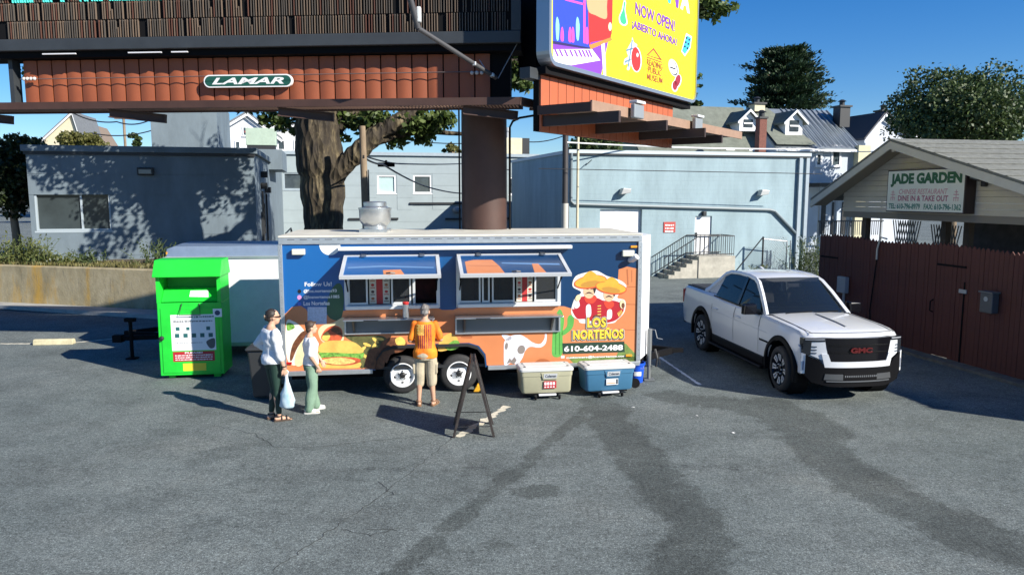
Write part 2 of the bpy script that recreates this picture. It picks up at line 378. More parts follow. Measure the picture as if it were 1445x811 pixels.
# retaining wall and planted bed behind it
def concrete_stained():
    m = bpy.data.materials.new('stained concrete'); m.use_nodes = True; n = m.node_tree; L = n.links; b = n.nodes['Principled BSDF']; N = n.nodes.new
    tc = N('ShaderNodeTexCoord')
    def noise(sc, stretch):
        mp = N('ShaderNodeMapping'); mp.inputs['Scale'].default_value = stretch; L.new(tc.outputs['Object'], mp.inputs[0])
        t = N('ShaderNodeTexNoise'); t.inputs['Scale'].default_value = sc; t.inputs['Detail'].default_value = 7; t.inputs['Roughness'].default_value = .7; L.new(mp.outputs[0], t.inputs[0]); return t.outputs[0]
    def ramp(s, st):
        r = N('ShaderNodeValToRGB'); e = r.color_ramp.elements
        while len(e) < len(st): e.new(.5)
        for k, (p, c) in enumerate(st): e[k].position = p; e[k].color = (*c, 1)
        L.new(s, r.inputs[0]); return r.outputs[0]
    g1 = ramp(noise(1.6, (1, 1, .5)), [(.3, (.20, .17, .10)), (.5, (.33, .28, .17)), (.7, (.45, .39, .26))])
    x = N('ShaderNodeMixRGB'); L.new(ramp(noise(1.1, (1, 1, .22)), [(.50, (0, 0, 0)), (.64, (.85, .85, .85))]), x.inputs[0]); L.new(g1, x.inputs[1]); x.inputs[2].default_value = (.46, .27, .04, 1)
    y = N('ShaderNodeMixRGB'); L.new(ramp(noise(9, (1, 1, .25)), [(.56, (0, 0, 0)), (.7, (.6, .6, .6))]), y.inputs[0]); L.new(x.outputs[0], y.inputs[1]); y.inputs[2].default_value = (.12, .11, .09, 1)
    L.new(y.outputs[0], b.inputs['Base Color']); b.inputs['Roughness'].default_value = .9
    bp = N('ShaderNodeBump'); bp.inputs['Strength'].default_value = .5; bp.inputs['Distance'].default_value = .02; L.new(noise(14, (1, 1, 1)), bp.inputs['Height']); L.new(bp.outputs[0], b.inputs['Normal']); return m
wl, wr = V(-20.4, 25.2, 0), V(-8.2, 21.9, 0); d = (wr - wl).normalized(); n_ = V(d.y, -d.x, 0)
mb = MB(); mb.loft([[q + n_ * k + V(0, 0, z) for k, z in ((0, -.1), (-.03, 1.27), (-.05, 1.30), (-.27, 1.30), (-.3, 1.27), (-.32, -.1))] for q in [wl + (wr - wl) * i / 6 for i in range(7)]])
tag(mb.build('retaining_wall', concrete_stained(), bevel=.012), 'stained concrete retaining wall streaked with orange rust below the planted bed', 'wall')
mb = MB(); gx = 26; gy = 5; r = random.Random(2)
for j in range(gy):
    for i in range(gx):
        p = wl + (wr + V(3, -.3, 0) - wl) * i / (gx - 1) - n_ * (.28 + j * 1.9); mb.v.append((p.x, p.y, 1.2 + .1 * (j > 0) + r.uniform(-.05, .06) * (j > 0)))
mb.f = [(j * gx + i, j * gx + i + 1, (j + 1) * gx + i + 1, (j + 1) * gx + i) for j in range(gy - 1) for i in range(gx - 1)]; mb.m = [0] * len(mb.f)
tag(mb.build('planting_bed_soil', M('soil', (.09, .075, .05), .95, var=.4, scale=5, bump=.6, bscale=12), smooth=True), kind='structure')

# ------------------------------------------------------------------ buildings
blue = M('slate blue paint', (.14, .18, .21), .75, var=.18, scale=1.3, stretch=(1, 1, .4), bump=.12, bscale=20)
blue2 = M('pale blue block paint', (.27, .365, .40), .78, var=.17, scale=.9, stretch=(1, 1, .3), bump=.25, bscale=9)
def courses(m, bw, bh, depth):
    """shallow block joints along the 14 degree street grid"""
    n = m.node_tree; L = n.links; N = n.nodes.new; b = n.nodes['Principled BSDF']; tc = N('ShaderNodeTexCoord'); mp = N('ShaderNodeMapping'); mp.inputs['Rotation'].default_value = (0, 0, -ASP); L.new(tc.outputs['Object'], mp.inputs[0])
    s = N('ShaderNodeSeparateXYZ'); c = N('ShaderNodeCombineXYZ'); ad = N('ShaderNodeMath'); ad.operation = 'ADD'; L.new(mp.outputs[0], s.inputs[0]); L.new(s.outputs[0], ad.inputs[0]); L.new(s.outputs[1], ad.inputs[1]); L.new(ad.outputs[0], c.inputs[0]); L.new(s.outputs[2], c.inputs[1])
    t = N('ShaderNodeTexBrick'); t.inputs['Scale'].default_value = 1; t.inputs['Brick Width'].default_value = bw; t.inputs['Row Height'].default_value = bh; t.inputs['Mortar Size'].default_value = .012; t.inputs['Color1'].default_value = t.inputs['Color2'].default_value = (1, 1, 1, 1); t.inputs['Mortar'].default_value = (0, 0, 0, 1); L.new(c.outputs[0], t.inputs[0])
    bp = N('ShaderNodeBump'); bp.inputs['Strength'].default_value = .5; bp.inputs['Distance'].default_value = depth; L.new(t.outputs[0], bp.inputs['Height']); old = b.inputs['Normal'].links[0].from_socket if b.inputs['Normal'].links else None
    if old: L.new(old, bp.inputs['Normal'])
    L.new(bp.outputs[0], b.inputs['Normal'])
courses(blue2, .41, .21, .006)
trim = M('blue grey trim', (.30, .36, .40), .6, var=.08)
dark = M('dark metal', (.02, .022, .025), .5)
glassd = M('dim window glass', (.05, .065, .075), .06, spec=.8, var=.3, scale=1.5)
glassl = M('curtained window glass', (.42, .56, .55), .12, spec=.8, var=.12, scale=2)
white = M('white paint', (.78, .79, .80), .5, var=.04)
flat = M('roof felt', (.16, .16, .16), .9, var=.2)
def block(root, pl, w, h0, h1, depth, m, name='wall', holes=(), inner=None):
    """hollow-looking building body: front with openings, two sides, back"""
    mb = MB(); pl.holes(mb, rect(0, h0, w, h1), [rect(*h) for h in holes], 0, 0, -.22); mb.build(name, m, root)
    mb = MB(); pl.box(mb, 0, .22, h0, h1 - .003, -depth, -.223); mb.build(name, m, root)
    mb = MB(); pl.box(mb, w - .22, w, h0, h1 - .003, -depth, -.223); mb.build(name, m, root)
    mb = MB(); pl.box(mb, .223, w - .223, h0, h1 - .003, -depth, -depth + .22); mb.build(name, m, root)
    mb = MB(); pl.box(mb, .225, w - .225, h1 - .5, h1 - .35, -depth + .225, -.225); mb.build('flat_roof', flat, root)
def window(root, pl, x0, x1, y0, y1, fm, gm, k=0., mull=(), fw=.06, sill=True, depth=.08):
    mb = MB(); pl.holes(mb, rect(x0, y0, x1, y1), [rect(x0 + fw, y0 + fw, x1 - fw, y1 - fw)], k + .02, 0, k - depth)
    for m_ in mull: pl.box(mb, m_ - fw / 2, m_ + fw / 2, y0 + fw, y1 - fw, k - depth + .02, k + .005)
    w = mb.build('window', fm, root)
    mb = MB(); pl.box(mb, x0 + fw, x1 - fw, y0 + fw, y1 - fw, k - depth, k - depth + .012); mb.build('pane', gm, w)
    if sill: mb = MB(); pl.box(mb, x0 - .05, x1 + .05, y0 - .06, y0 - .003, k - .02, k + .07); mb.build('sill', fm, w)
    return w
# left building, slate blue, in the sycamore's shade
FR = atY(359, 240, 27.3); o = V(FR.x, FR.y, 0); SW = -Pln(o, GU, n=-GV).px(41, 280)[0]; o = o - GU * SW
PL1 = Pln(o, GU, n=-GV)
BL = thing('slate_building', 'low dark slate blue building above the retaining wall with one wide window', 'building', (o.x, o.y, 1.1))
x0, y1 = PL1.px(47, 271); x1, y0 = PL1.px(158, 325)
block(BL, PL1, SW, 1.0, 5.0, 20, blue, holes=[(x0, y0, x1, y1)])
window(BL, PL1, x0 + .003, x1 - .003, y0 + .003, y1 - .003, M('window frame grey', (.36, .42, .46), .5), M('shaded glass', (.04, .052, .056), .12, spec=.3, var=.25, scale=.8), -.06, mull=[(x0 + x1) / 2 + .25])
mb = MB(); PL1.box(mb, -.12, SW + .12, 5.0, 5.21, -20, .12); mb.build('parapet', blue, BL, bevel=.02)
mb = MB(); PL1.box(mb, -.05, SW + .05, 4.90, 4.995, -.02, .07); mb.build('drip_band', dark, BL)
for i in range(5):
    zz = 1.45 + i * .7
    for a, b in ([(.003, x0 - .05), (x1 + .05, SW - .003)] if y0 - .1 < zz + .35 < y1 + .1 else [(.003, SW - .003)]):
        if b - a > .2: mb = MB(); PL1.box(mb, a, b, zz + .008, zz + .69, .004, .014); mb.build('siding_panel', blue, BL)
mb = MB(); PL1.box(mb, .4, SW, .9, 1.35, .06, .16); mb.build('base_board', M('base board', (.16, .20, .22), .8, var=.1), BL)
a = PL1.px(206, 242); mb = MB(); PL1.box(mb, a[0] - .26, a[0] + .26, a[1] - .13, a[1] + .13, .014, .16); lf = mb.build('wall_light', dark, BL, bevel=.03)
mb = MB(); PL1.box(mb, a[0] - .2, a[0] + .2, a[1] - .08, a[1] + .06, .16, .175); mb.build('lens', M('lamp lens', (.2, .22, .22), .2), lf)
# side wall fittings (conduits, floodlight, handrail)
PS = Pln(o + GU * SW, GV, n=GU)
for t, z0, z1 in ((2.6, 1.2, 3.7), (4.6, 1.2, 3.6), (2.0, 1.2, 2.9), (3.2, 2.0, 3.2)):
    mb = MB(); PS.box(mb, t, t + .07, z0, z1, .02, .09); mb.build('conduit', dark, BL)
for t, z in ((2.6, 3.9), (4.6, 3.75), (2.9, 4.35)):
    mb = MB(); PS.box(mb, t - .12, t + .2, z - .12, z + .12, .003, .25); mb.build('meter_box', dark, BL, bevel=.02)
mb = MB(); mb.tube([PS.at(2, 2.05, .9), PS.at(7, 2.05, .9), PS.at(8.5, 1.7, .9)], .03); mb.tube([PS.at(2, 2.05, .9), PS.at(2, .0, .9)], .03); mb.tube([PS.at(7, 2.05, .9), PS.at(7, .0, .9)], .03)
mb.build('handrail', dark, BL)
# penthouse on its roof
pa = PL1.at(3.95, 4.6, -4.5); mb = MB(); PL1.box(mb, SW - 4.25, SW - 1.75, 4.7, 7.3, -9, -4.5); mb.build('roof_penthouse', blue, BL)
mb = MB(); PL1.box(mb, SW - 1.1, SW + .6, 4.7, 5.6, -12, -7.5); mb.build('roof_penthouse', blue, BL)
# middle building, pale grey siding with two square windows
sid = M('pale grey siding', (.29, .345, .36), .7, var=.06, scale=1.2)
o = atY(360, 260, 45.2); o = V(o.x, o.y, 0); PL2 = Pln(o, GU, n=-GV)
BM = thing('siding_building', 'long pale grey sided building with two small square windows behind the sycamore', 'building', (o.x, o.y, -.3))
wins = []
for a, b, c, d in ((532, 247, 559, 273), (583, 247, 609, 273)):
    x0, y1 = PL2.px(a, b); x1, y0 = PL2.px(c, d); wins.append((x0, y0, x1, y1))
a0, b1 = PL2.px(399, 243); a1, b0 = PL2.px(428, 268); wins.append((a0, b0, a1, b1))
a0, b1 = PL2.px(718, 250); a1, b0 = PL2.px(741, 275); wins.append((a0, b0, a1, b1))
a0, b1 = PL2.px(582, 323); a1, b0 = PL2.px(609, 360); wins.append((a0, b0, a1, b1))
block(BM, PL2, 17.5, -.4, 5.95, 9, sid, holes=wins)
for i, wn in enumerate(wins): window(BM, PL2, wn[0] + .003, wn[2] - .003, wn[1] + .003, wn[3] - .003, white if i != 2 else trim, glassl if i == 0 else (white if i == 4 else glassd), -.04, fw=.09)
mb = MB(); PL2.box(mb, -.1, 17.6, 5.96, 6.16, -9.1, .14); mb.build('roof_edge', trim, BM)
for z in (0, .75, 1.5, 2.25, 3.0, 3.75, 4.5, 5.25):
    segs = [(.01, 17.49)]
    for wn in wins:
        if wn[1] < z + .78 and wn[3] > z + .0: segs = [s for (a, b) in segs for s in ((a, min(b, wn[0] - .06)), (max(a, wn[2] + .06), b)) if s[1] - s[0] > .1]
    for a, b in segs: mb = MB(); PL2.box(mb, a, b, z - .37, z + .37, .004, .018); mb.build('siding_panel', sid, BM)
for a, b, yy in ((492, 562, 309), (628, 720, 309), (578, 716, 287)):
    q0 = PL2.px(a, yy); q1 = PL2.px(b, yy - .5); mb = MB(); PL2.box(mb, q0[0], q1[0], q0[1] - .06, q0[1] + .06, .02, .12); mb.build('conduit', dark, BM)
q0 = PL2.px(644, 296); mb = MB(); mb.ell(PL2.at(q0[0], q0[1], .25), (.3, .25, .22)); mb.build('wall_light', M('lamp grey', (.25, .27, .28), .4), BM)
# rooftop fittings
def on2(px, py, k): q = PL2.px(px, py); return PL2.at(q[0], q[1], k)
p = on2(672, 200, -3); mb = MB(); mb.lathe([(.22, -1.2), (.22, 1.15), (.3, 1.15), (.3, 1.35), (.1, 1.5)], (p.x, p.y, 6.9)); mb.build('roof_flue', M('galvanised', (.45, .46, .47), .4, .6), BM)
p = on2(733, 210, -5)
AC = thing('rooftop_air_unit', 'cream coloured rooftop air handling box with dark louvre end', 'air unit', (p.x, p.y, 5.6))
cream = M('cream steel', (.58, .52, .36), .6, var=.1)
mb = MB(); mb.box((p.x, p.y, 6.75), (2.6, 1.6, 1.5), ASP); mb.build('housing', cream, AC, bevel=.04)
mb = MB(); mb.box((p.x + 1.55, p.y + .35, 6.8), (.5, 1.4, 1.4), ASP); mb.build('louvre', dark, AC)
mb = MB(); mb.lathe([(.12, 0), (.12, .5), (.2, .5), (.2, .75)], (p.x + .4, p.y, 7.5)); mb.build('vent_cap', M('galvanised', (.45, .46, .47), .4, .6), AC)
for i in (-1, 1): mb = MB(); mb.box((p.x + i * .9, p.y, 5.8), (.15, 1.5, .42), ASP); mb.build('foot_rail', dark, AC)
p = on2(410, 208, -6)
mb = MB()
AG = thing('rooftop_condenser', 'pale green rooftop condenser cabinet in front of the white gabled house', 'air unit', (-16.2, 43, 5))
gr = M('pale green steel', (.36, .45, .36), .6, var=.1); p = atY(369, 194, 43)
mb = MB(); mb.box((p.x, p.y, p.z), (1.6, 1.2, .95), ASP); mb.build('cabinet', gr, AG, bevel=.03)
mb = MB(); mb.box((p.x - .1, p.y - .62, p.z - .05), (.2, .03, .5), ASP); mb.build('handle_plate', white, AG)
mb = MB(); mb.box((p.x - .55, p.y - .72, p.z + .25), (.25, .03, .1), ASP); mb.build('warning_sticker', M('sticker red', (.5, .05, .04), .5), AG)
mb = MB(); mb.box((p.x, p.y, (p.z - .475 + 5.0) / 2), (1.5, 1.1, p.z - .475 - 5.0), ASP); mb.build('plinth', dark, AG)
# warehouse on the right
WB = atZ(1134, 383.5, -.34); o = V(WB.x, WB.y, 0); w = 0
PW0 = Pln(o, GU, n=-GV); wl_ = PW0.px(803, 300)[0]; o2 = o + GU * wl_; wid = -wl_
PW = Pln(o2, GU, n=-GV); ztop = PW.px(1000, 219)[1]
WH = thing('warehouse', 'pale blue painted block warehouse with loading door, white door and steps', 'building', (o2.x, o2.y, -.4))
dx0, dy1 = PW.px(981, 305); dx1, dy0 = PW.px(1003, 358); lx0, ly1 = PW.px(847, 295); lx1, ly0 = PW.px(905, 352)
block(WH, PW, wid, -.6, ztop, 11, blue2, holes=[(dx0, dy0, dx1, dy1), (lx0, ly0, lx1, ly1)])
mb = MB(); PW.box(mb, dx0 + .004, dx1 - .004, dy0 + .004, dy1 - .004, -.12, -.07); dr = mb.build('door', white, WH)
mb = MB(); PW.box(mb, dx0 + .06, dx0 + .14, dy0 + .85, dy0 + 1.05, -.07, .02); mb.build('handle', dark, dr)
mb = MB(); PW.box(mb, lx0 + .004, lx1 - .004, ly0 + .004, ly1 - .004, -.2, -.15); ld = mb.build('loading_door', white, WH)
mb = MB(); PW.box(mb, -.06, wid + .06, ztop + .003, ztop + .16, -11, .12); mb.build('coping', M('coping', (.46, .53, .56), .5), WH)
mb = MB(); PW.box(mb, -.06, wid + .06, ztop - .07, ztop, .002, .10); mb.build('gutter', dark, WH)
pipe = M('blue pipe', (.14, .18, .20), .5)
def pwp(pts, name, r=.07, k=.09, m=pipe):
    mb = MB(); mb.tube([PW.at(*PW.px(*q), k) for q in pts], r, 8); return mb.build(name, m, WH, smooth=True)
pwp([(805.5, 216), (805, 284), (809, 288), (1085, 296), (1092, 298), (1131, 339), (1131, 345)], 'conduit')
mb = MB(); PW.box(mb, wid - .62, wid - .45, -.2, ztop - .08, .01, .16); mb.build('downpipe', trim, WH)
mb = MB(); PW.box(mb, wid - .2, wid - .02, -.3, ztop - .08, .01, .12); mb.build('downpipe', trim, WH)
for px_, py_ in ((878, 271), (1072, 273)):
    q = PW.px(px_, py_); mb = MB(); mb.prism([(-.22, -.12), (.26, -.04), (.30, .14), (-.1, .18)], PW.at(q[0], q[1], .05), PW.u, PW.v, PW.n, .35); f = mb.build('floodlight', M('flood housing', (.42, .43, .42), .4, .3), WH, bevel=.02)
    mb = MB(); PW.box(mb, q[0] - .1, q[0] + .1, q[1] - .1, q[1] + .1, .003, .05); mb.build('bracket', dark, f)
q = PW.px(992, 301); mb = MB(); PW.box(mb, q[0] - .08, q[0] + .1, q[1] - .12, q[1] + .1, .01, .2); mb.build('door_lamp', dark, WH, bevel=.02)
pwp([(0 + 824, 234), (833, 226)], 'hook', .02, .2, dark)
q0 = PW.px(936, 328); q1 = PW.px(953, 313)
mb = MB(); PW.box(mb, q0[0], q1[0], q0[1], q1[1], .01, .03); sg = mb.build('warning_sign', M('sign red', (.42, .06, .05), .5), WH)
for i in range(3): scrawl('print_line', white, sg, PW, q0[0] + .08, q1[0] - .08, q1[1] - .20 - i * .15, q1[1] - .11 - i * .15, .032, i)
# landing, steps and railing by the white door
k0, k1 = dx0 - .45, dx1 + .55; conc = M('step concrete', (.40, .38, .32), .85, var=.2, scale=3, bump=.2); ld_z = dy0 - .01
mb = MB(); PW.box(mb, k0, k1, -.5, ld_z, .01, 1.35); mb.build('landing', conc, WH)
ns = 5; rise = (ld_z + .34) / (ns + 1)
for i in range(ns):
    mb = MB(); PW.box(mb, k0 - .3 * (i + 1), k0 - .3 * i - .003, -.5, ld_z - rise * (i + 1), .02, 1.3); mb.build('step', conc, WH)
def rail(k):
    mb = MB(); a, b, c = PW.at(k1 - .05, ld_z + .95, k), PW.at(k0, ld_z + .95, k), PW.at(k0 - 1.75, .62, k)
    for dz in (0, -.85): mb.tube([a + V(0, 0, dz), b + V(0, 0, dz), c + V(0, 0, dz)], .025, 6)
    n = 16
    for i in range(n + 1):
        t = i / n * (k1 - .05 - k0 + 1.75); x = k1 - .05 - t; z = ld_z + .95 if x > k0 else ld_z + .95 + (x - k0) / 1.75 * (ld_z + .95 - .62)
        mb.tube([PW.at(x, z, k), PW.at(x, z - .9, k)], .014, 5, cap=False)
    return mb.build('railing', dark, WH)
rail(1.28); rail(.08)
mb = MB()
for i in range(7): mb.tube([PW.at(k1 - .05, ld_z + .95, .08 + i * .2), PW.at(k1 - .05, ld_z + .02, .08 + i * .2)], .014, 5)
mb.tube([PW.at(k1 - .05, ld_z + .95, .08), PW.at(k1 - .05, ld_z + .95, 1.28)], .025, 6); mb.build('railing', dark, WH)
# chain link fence remnant right of the steps
CF = thing('chain_link_fence', 'chain link fence end with leaning brace by the warehouse corner', 'fence', tuple(PW.at(wid - 2.2, -.34, .6)))
galv = M('galvanised', (.45, .46, .47), .4, .6)
A_, B_, C_ = [PW.px(*q) for q in ((1066, 333), (1099, 338), (1104, 338))]
for i, (q, m_) in enumerate(((A_, dark), (B_, galv), (C_, galv))): mb = MB(); mb.tube([PW.at(q[0], -.4, .7), PW.at(q[0], q[1], .7)], .045 if i == 0 else .035, 8); mb.build('post', m_, CF)
q = PW.px(1024, 379); mb = MB(); mb.tube([PW.at(q[0], -.3, .7), PW.at(*A_, .7)], .03, 6); mb.build('brace', dark, CF)
mb = MB(); mb.tube([PW.at(A_[0], A_[1] - .1, .7), PW.at(B_[0], B_[1] - .05, .7)], .025, 6); mb.build('top_rail', galv, CF)
mb = MB(); wx = B_[0] - A_[0]; hh = A_[1] + .3
for i in range(int((wx + hh) / .13)):
    for s_ in (0, 1):
        t0 = i * .13; pts = []
        for e in (max(0, t0 - hh), min(t0, wx)): pts.append((e if s_ == 0 else wx - e, t0 - e))
        if abs(pts[0][0] - pts[1][0]) > .05: mb.tube([PW.at(A_[0] + pts[0][0], -.3 + pts[0][1], .7), PW.at(A_[0] + pts[1][0], -.3 + pts[1][1], .7)], .006, 3, cap=False)
mb.build('wire_mesh', galv, CF)
# ------------------------------------------------------------------ billboard: two boards in a V on one steel column
rust = M('rust brown steel', (.060, .029, .021), .6, var=.18, scale=2)
orange = M('terracotta panel', (.27, .074, .030), .55, var=.10, scale=.8)
orange2 = M('orange panel', (.42, .105, .04), .5, var=.08, scale=.8)
bfr = M('charcoal frame', (.035, .040, .045), .5, var=.15, scale=2)
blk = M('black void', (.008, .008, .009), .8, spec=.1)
# laid out at a handy size, then set down at its true one: a column about a metre thick just behind the trailers
BBS = .75; BAKE = Matrix.Translation(CAMP * (1 - BBS)) @ Matrix.Scale(BBS, 4)
bl_, br_ = atY(0, 77, 20.45), atY(735, 69, 19.3)
PB = Pln((bl_.x, bl_.y, 0), V(br_.x - bl_.x, br_.y - bl_.y, 0)); LB = (br_ - bl_).length
BB = thing('billboard', 'large V shaped billboard on a brown steel column behind the food trailer', 'billboard', tuple(V(-.76 * BBS, 20.75 * BBS, 0)))
mb = MB(); mb.lathe([(.62, -1.5), (.62, 4.5), (.6, 8.6)], (-.76, 20.75, 0), n=40); mb.build('column', rust, BB, smooth=True)
z0, z1 = 7.30, 8.9; zf = z0 + .30
mb = MB(); PB.box(mb, -1.2, LB, z0, zf, -.35, .05); mb.build('frame_rail', bfr, BB, bevel=.015)
mb = MB(); PB.box(mb, -1.2, LB, z1 - .2, z1, -.35, .05); mb.build('frame_rail', bfr, BB)
mb = MB(); PB.box(mb, LB - .24, LB, zf + .003, z1 - .203, -.35, .05); mb.build('frame_post', bfr, BB)
mb = MB(); PB.box(mb, -1.2, -.96, zf + .003, z1 - .203, -.35, .05); mb.build('frame_post', bfr, BB)
mb = MB(); PB.box(mb, -.958, LB - .243, zf + .002, z1 - .205, -.34, -.09); mb.build('display_backing', blk, BB)
mb = MB(); r = random.Random(4); u = -.9; i = 0
while u < LB - .3:
    for j in range(3):
        rr = r.random(); off = r.uniform(-.008, .008) + .012 * math.sin(u * 5 + j * 2)
        if r.random() < .055 or (int(u / .17) * 7 + j * 3) % 23 == 0: continue
        zb = zf + .02 + j * .46; ht = .44 if rr > .04 else .25; mi = 0 if rr < .45 else (1 if rr < .88 else 2)
        if j >= 2 and u < 6.7 and (int(u * 3.1) + int(u * 1.3)) % 4: mi = 3
        PB.box(mb, u + off, u + off + .018, zb, zb + ht, -.085, -.03, mi)
    u += .0665; i += 1
tag(mb.build('display_fins', [M('fin tan', (.15, .11, .08), .6), M('fin taupe', (.085, .072, .06), .6), M('fin russet', (.11, .05, .035), .6), M('lit teal diode', (.10, .75, .65), .4, emit=.35)], BB), kind='stuff')
# apron panels, one by one, each a shallow convex pan
ua, ub = PB.px(21, 120)[0] - .04, PB.px(691, 110)[0] - .02; npan = 31; pw = (ub - ua) / npan; za, zb = 5.93, 7.12
mesh0 = None
for i in range(npan):
    mb = MB(); mb.loft([[PB.at(ua + pw * i + .018 + (pw - .036) * t, z, -.40 + .028 * math.sin(math.pi * t)) for t in [k / 8 for k in range(9)]] + [PB.at(ua + pw * i + pw - .018, z, -.45), PB.at(ua + pw * i + .018, z, -.45)] for z in (za, zb)])
    mb.build('apron_panel', orange, BB, smooth=True, angle=50)
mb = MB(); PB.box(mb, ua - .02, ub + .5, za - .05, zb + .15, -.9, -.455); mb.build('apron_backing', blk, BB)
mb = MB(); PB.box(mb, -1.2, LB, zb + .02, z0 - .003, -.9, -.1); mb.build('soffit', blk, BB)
for a, b in ((60, 107), (181, 228), (242, 265)):
    mb = MB(); mb.beam(PB.at(PB.px(a, 82)[0], 7.22, -.02), PB.at(PB.px(b, 82)[0], 7.22, -.02), .05, .03); mb.build('light_tube', M('tube white', (.7, .7, .72), .3), BB)
# guy wire with insulators in front of the apron
mb = MB(); mb.tube([PB.at(PB.px(18, 108)[0], 6.62, -.25), PB.at(PB.px(690, 99)[0], 6.66, -.25)], .012, 5); mb.build('guy_wire', M('wire', (.12, .1, .1), .5), BB)
for x in (24, 29, 34, 39, 664, 671, 678):
    p = PB.px(x, 108 - x * .0135); mb = MB(); mb.ell(PB.at(p[0], 6.63, -.25), .05, 8, 6); mb.build('insulator', M('porcelain', (.6, .58, .55), .3), BB, smooth=True)
mb = MB(); PB.box(mb, PB.px(2, 120)[0], PB.px(2, 120)[0] + .12, 5.9, 7.3, -.6, -.3); mb.build('hanger', bfr, BB)
# catwalk
cz0, cz1 = 5.72, 5.90; ce = PB.px(742, 140)[0] - .1
mb = MB(); PB.box(mb, -1.2, ce, cz0, cz1, .64, .70); mb.build('catwalk_fascia', rust, BB)
mb = MB(); n_ = int((ce + 1.2) / .085)
for i in range(n_): PB.box(mb, -1.2 + i * .085, -1.2 + i * .085 + .045, cz0 + .05, cz0 + .085, -.42, .638)
mb.build('catwalk_grating', M('grating steel', (.20, .12, .09), .6), BB)
mb = MB(); PB.box(mb, -1.2, ce, cz0 + .01, cz1, -.47, -.423); mb.build('catwalk_stringer', rust, BB)
for x in (-40, 172, 404, 658):
    a = PB.px(x, 155)[0]; p = PB.at(a, cz0 - .10, .55)
    mb = MB(); e = p + V(1.35, .25, -.12)
    mb.beam(p, e, .02, .22); mb.beam(p + V(.0, -.05, .1), e + V(0, -.05, .1), .12, .02); mb.beam(p + V(.0, -.05, -.1), e + V(0, -.05, -.1), .12, .02); mb.beam(e - V(.02, .05, 0), e + V(.0, -.05, 0), .1, .2)
    mb.build('outrigger', rust, BB)
# catwalk end pieces at the apex
p = PB.at(ce, (cz0 + cz1) / 2, .67); mb = MB(); mb.beam(p, p + V(.55, .45, -.06), .05, .19); mb.beam(p + V(0, .2, 0), p + V(1.1, 1.0, -.1), .05, .19); mb.beam(p + V(.3, .6, -.12), p + V(1.5, 1.1, -.12), .3, .06); mb.build('catwalk_end', rust, BB)
# maker's plate
text_w = M('sign white', (.82, .83, .82), .4)
q0, q1 = PB.px(288, 124), PB.px(412, 104.5); h = (q1[1] - q0[1]); PBk = Pln(PB.at(0, 0, -.22), PB.u, n=PB.n)
q0, q1 = PBk.px(288, 124), PBk.px(412, 104.5); h = q1[1] - q0[1]
mb = MB(); mb.prism(rrect(q0[0], q0[1], q1[0], q1[1], h * .48, 8), PBk.at(0, 0, -.09), PBk.u, PBk.v, PBk.n, .09); sg = mb.build('maker_plate', text_w, BB)
mb = MB(); PBk.poly(mb, rrect(q0[0] + .03, q0[1] + .03, q1[0] - .03, q1[1] - .03, h * .44, 8), .004); mb.build('plate_field', M('plate green', (.012, .085, .060), .45), sg)
text('plate_lettering', 'LAMAR', text_w, sg, PBk, q0[0] + .22, q1[0] - .22, q0[1] + h * .24, q1[1] - h * .24, .006, bold=.03, shear=.3)
# camera arm reaching out from the apron end
p0 = PB.at(*PB.px(700, 110), .0); p1 = atY(590, 40, 17.6); p2 = atY(576, -12, 17.3); grs = M('arm grey', (.07, .07, .075), .5)
mb = MB(); mb.tube([p0, p1], .055, 10); mb.tube([p1, p2], .07, 10); mb.build('camera_arm', grs, BB, smooth=True)
mb = MB(); mb.box(p1 + V(.03, -.05, .28), (.10, .14, .34)); mb.build('arm_camera', M('camera white', (.6, .63, .62), .4), BB, bevel=.02)
mb = MB(); mb.tube([PB.at(*PB.px(676, 84), -.1), p0 + V(-.22, -.1, .12), p0], .014, 5); mb.tube([p0 + V(.05, .1, 0), PB.at(LB - .1, 7.3, -.1)], .012, 5); mb.build('arm_stay', galv, BB)
for t in (.06, .3, .05): mb = MB(); mb.box(p0 + (p1 - p0) * t, (.1, .14, .1)); mb.build('arm_clamp', galv, BB, bevel=.015)
# right board
n0, f0 = atY(772, 91, 18.0), atY(980, 147, 25.6); zr0 = (n0.z + f0.z) / 2
PR = Pln((n0.x, n0.y, 0), V(f0.x - n0.x, f0.y - n0.y, 0)); LR = V(f0.x - n0.x, f0.y - n0.y, 0).length
zr1 = zr0 + 3.65; chrome = M('board rim', (.40, .42, .45), .3, .7)
mb = MB(); o_ = rrect(0, zr0, LR, zr1, .32, 6); i_ = rrect(.1, zr0 + .1, LR - .06, zr1 - .1, .24, 6); PR.holes(mb, o_, [i_], .06, 0, -.3); mb.build('board_rim', chrome, BB)
mb = MB(); PR.poly(mb, i_, .0); yel = M('poster yellow', (.86, .77, .012), .45); face = mb.build('poster_face', yel, BB)
mb = MB(); PR.box(mb, .1, LR - .1, zr0 + .1, zr1, -.28, -.05); mb.build('board_back', blk, BB)
def pp(name, polys, m, k, parent=face, pl=PR):
    mb = MB()
    for p in polys: pl.poly(mb, pl.P(p), k)
    return mb.build(name, m, parent)
C_ = lambda n, c: M('ink ' + n, c, .45)
pur, blu, pink, red_, gold = C_('purple', (.20, .05, .42)), C_('blue', (.03, .06, .55)), C_('pink', (.65, .08, .35)), C_('red', (.66, .03, .02)), C_('gold', (.55, .33, .05))
ink, wht, lbl, grn = C_('black', (.01, .01, .015)), C_('white', (.8, .8, .8)), C_('light blue', (.06, .45, .75)), C_('green', (.05, .55, .2))
pp('print_purple', [[(780, 70), (780, 91), (848, 107.5), (862, 40), (862, -40), (780, -40)]], pur, .002)
pp('print_panel', [[(780, -60), (780, 62), (832, 70), (832, -60)]], blu, .0035)
pp('print_stripe', [[(797, -2), (824, 5), (824, 8), (797, 1)], [(823, -30), (826, -30), (826, 62), (823, 61)]], pink, .005)
